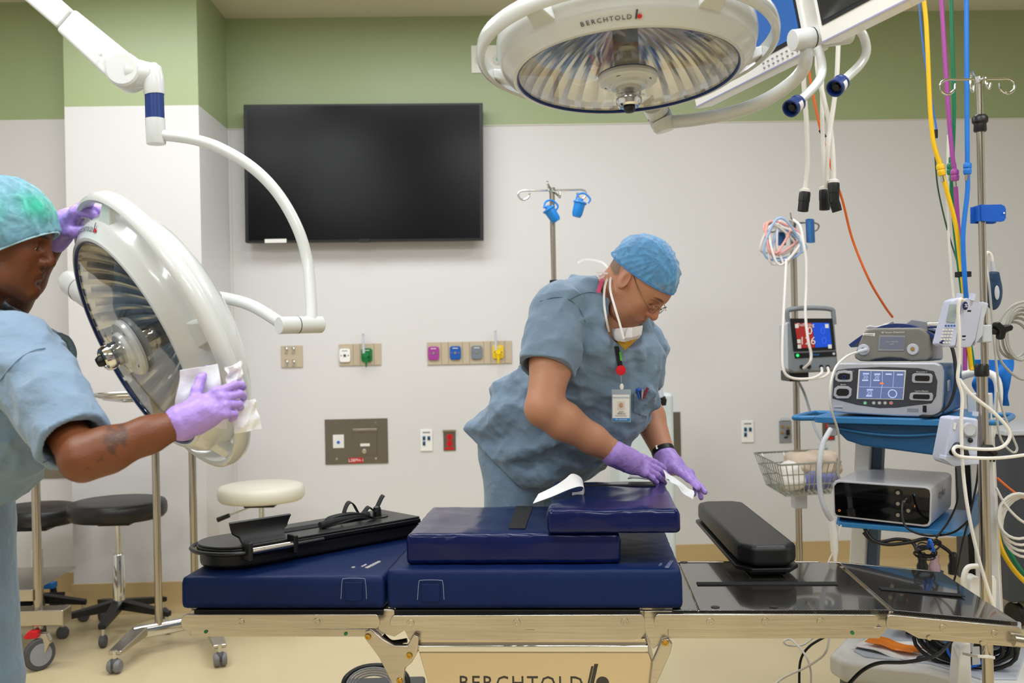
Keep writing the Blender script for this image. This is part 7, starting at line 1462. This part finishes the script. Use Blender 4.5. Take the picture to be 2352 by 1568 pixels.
# ---------------------------------------------------------------- right edge
dk = thing('dark_cabinet', 'dark slate cabinet out of focus at the right edge behind the cables', 'cabinet', (pt(2400, 1200, 4.4).x, pt(2400, 1200, 4.4).y, 0))
a, b2 = pt(2312, 1000, 4.4), pt(2480, 1280, 4.4); part('body', MB().box(((a.x + b2.x) / 2, a.y + .25, (a.z + .12) / 2), (b2.x - a.x, .5, a.z - .12)), mat('slate_cabinet', '3C4048', .5), dk, bev=.01); part('top', MB().box(((a.x + b2.x) / 2, a.y + .25, a.z + .012), (b2.x - a.x + .03, .53, .025)), LGREY, dk, bev=.006)
part('drawer_line', MB().box(((a.x + b2.x) / 2, a.y - .002, a.z * .7), (b2.x - a.x - .02, .006, .008)), PLG, dk)
for (sx, sy) in ((.05, .05), (.05, .45), (.3, .05), (.3, .45)): part('caster', MB().lathe([(0, -.015), (.05, -.015), (.055, -.01), (.055, .01), (.05, .015), (0, .015)], (a.x + sx, a.y + sy, .056), Vector((1, .3, 0)), 28), BLACK, dk); part('caster_stem', MB().cyl((a.x + sx, a.y + sy, .06), (a.x + sx, a.y + sy, .13), .012), CHROME, dk)
solo('blue_drape', crumple([K(.03, .46, zT + .17), K(.16, .40, zT + .17), K(.14, .44, zT + .01), K(.03, .48, zT + .01)], 16, .014, 61, .002), mat('drape_blue', '1E7AD8', .5), 'bright blue crumpled plastic drape behind the silver generator', 'drape')
bx3 = thing('power_box', 'white power box with a cord loop strapped low on the front pole', 'box', pt(2258, 1400, 2.97))
plateq([(2228, 1330), (2236, 1324), (2250, 1325), (2252, 1440), (2226, 1440)], 2.95, .05, WHITE, 'box_body', bx3, bev=.004); plateq([(2268, 1322), (2284, 1322), (2290, 1335), (2288, 1420), (2270, 1420)], 2.98, .03, WHITE, 'box_side', bx3, bev=.004)
part('cord_loop', MB().tube([pt(2262, 1306, 2.93), pt(2245, 1300, 2.93), pt(2222, 1304, 2.93), pt(2213, 1330, 2.93), pt(2216, 1360, 2.94)], .008, 12, sp=6), CORDW, bx3)
plateq([(2205, 1492), (2214, 1478), (2230, 1476), (2234, 1600), (2196, 1600)], 3.0, .06, WHITE, 'lower_shell', bx3, bev=.005); plateq([(2233, 1485), (2250, 1485), (2252, 1525), (2234, 1527)], 2.96, .003, LGREY, 'printed_label', bx3, bev=0)
part('cable_tie', MB().tube([pt(2212, 1500, 2.94), pt(2240, 1506, 2.80), pt(2272, 1508, 2.80), pt(2284, 1510, 2.84)], .0045, 8, sp=5, flat=.5), WHITE, bx3)
# foot switch and tubing on the floor under the table
fw0 = on_z(862, 1592, .02); fs_ = thing('foot_switch', 'black foot switch with coiled grey tubing on the floor under the table', 'foot switch', (fw0.x, fw0.y, 0))
part('base', MB().box((fw0.x + .03, fw0.y + .02, .022), (.30, .20, .04)), RUBBER, fs_, bev=.012, seg=3); part('guard', MB().tube([(fw0.x - .11, fw0.y - .08, .04), (fw0.x - .10, fw0.y - .06, .10), (fw0.x - .04, fw0.y - .02, .125), (fw0.x + .06, fw0.y - .02, .125), (fw0.x + .12, fw0.y - .05, .10), (fw0.x + .13, fw0.y - .08, .04)], .010, 10, sp=6), BLACK, fs_)
ft = MB()
for k in range(4): ft.tube([(fw0.x + (.07 + .008 * k) * math.cos(t_), fw0.y - .08 + .03 * math.sin(t_ * 1), .07 + (.035 + .006 * k) * math.sin(t_) + .003 * k) for t_ in np.linspace(0, 2 * math.pi, 25)[:-1]], .004, 8, closed=True)
part('coiled_tubing', ft, mat('smoky_tube', '8E9096', .25, alpha=.8), fs_); part('cable', MB().tube([(fw0.x + .15, fw0.y, .03), (fw0.x + .3, fw0.y + .08, .01), (fw0.x + .5, fw0.y + .1, .01)], .006, 8, sp=5), CORDB, fs_)

cord('pump_power_lead', [(2196, 1072, 2.9), (2198, 1110, 2.95), (2199, 1150, 3.0), (2180, 1195, 3.02), (2150, 1235, 3.03)], .0032, CORDB, 'thin black lead running from the lower pump to the cable bundle', 'lead')
cord('pump_power_lead', [(2247, 1062, 2.95), (2243, 1110, 2.98), (2228, 1180, 3.0), (2210, 1250, 3.02), (2200, 1300, 3.05), (2188, 1345, 3.1)], .0032, CORDB, 'thin black lead hanging beside the front pole below the lower pump', 'lead')
cord('white_side_lead', [(2288, 1120, 3.3), (2310, 1160, 3.3), (2345, 1195, 3.3), (2380, 1210, 3.3)], .0045, CORDW, 'short white lead slanting down at the right edge below the orange one', 'lead')
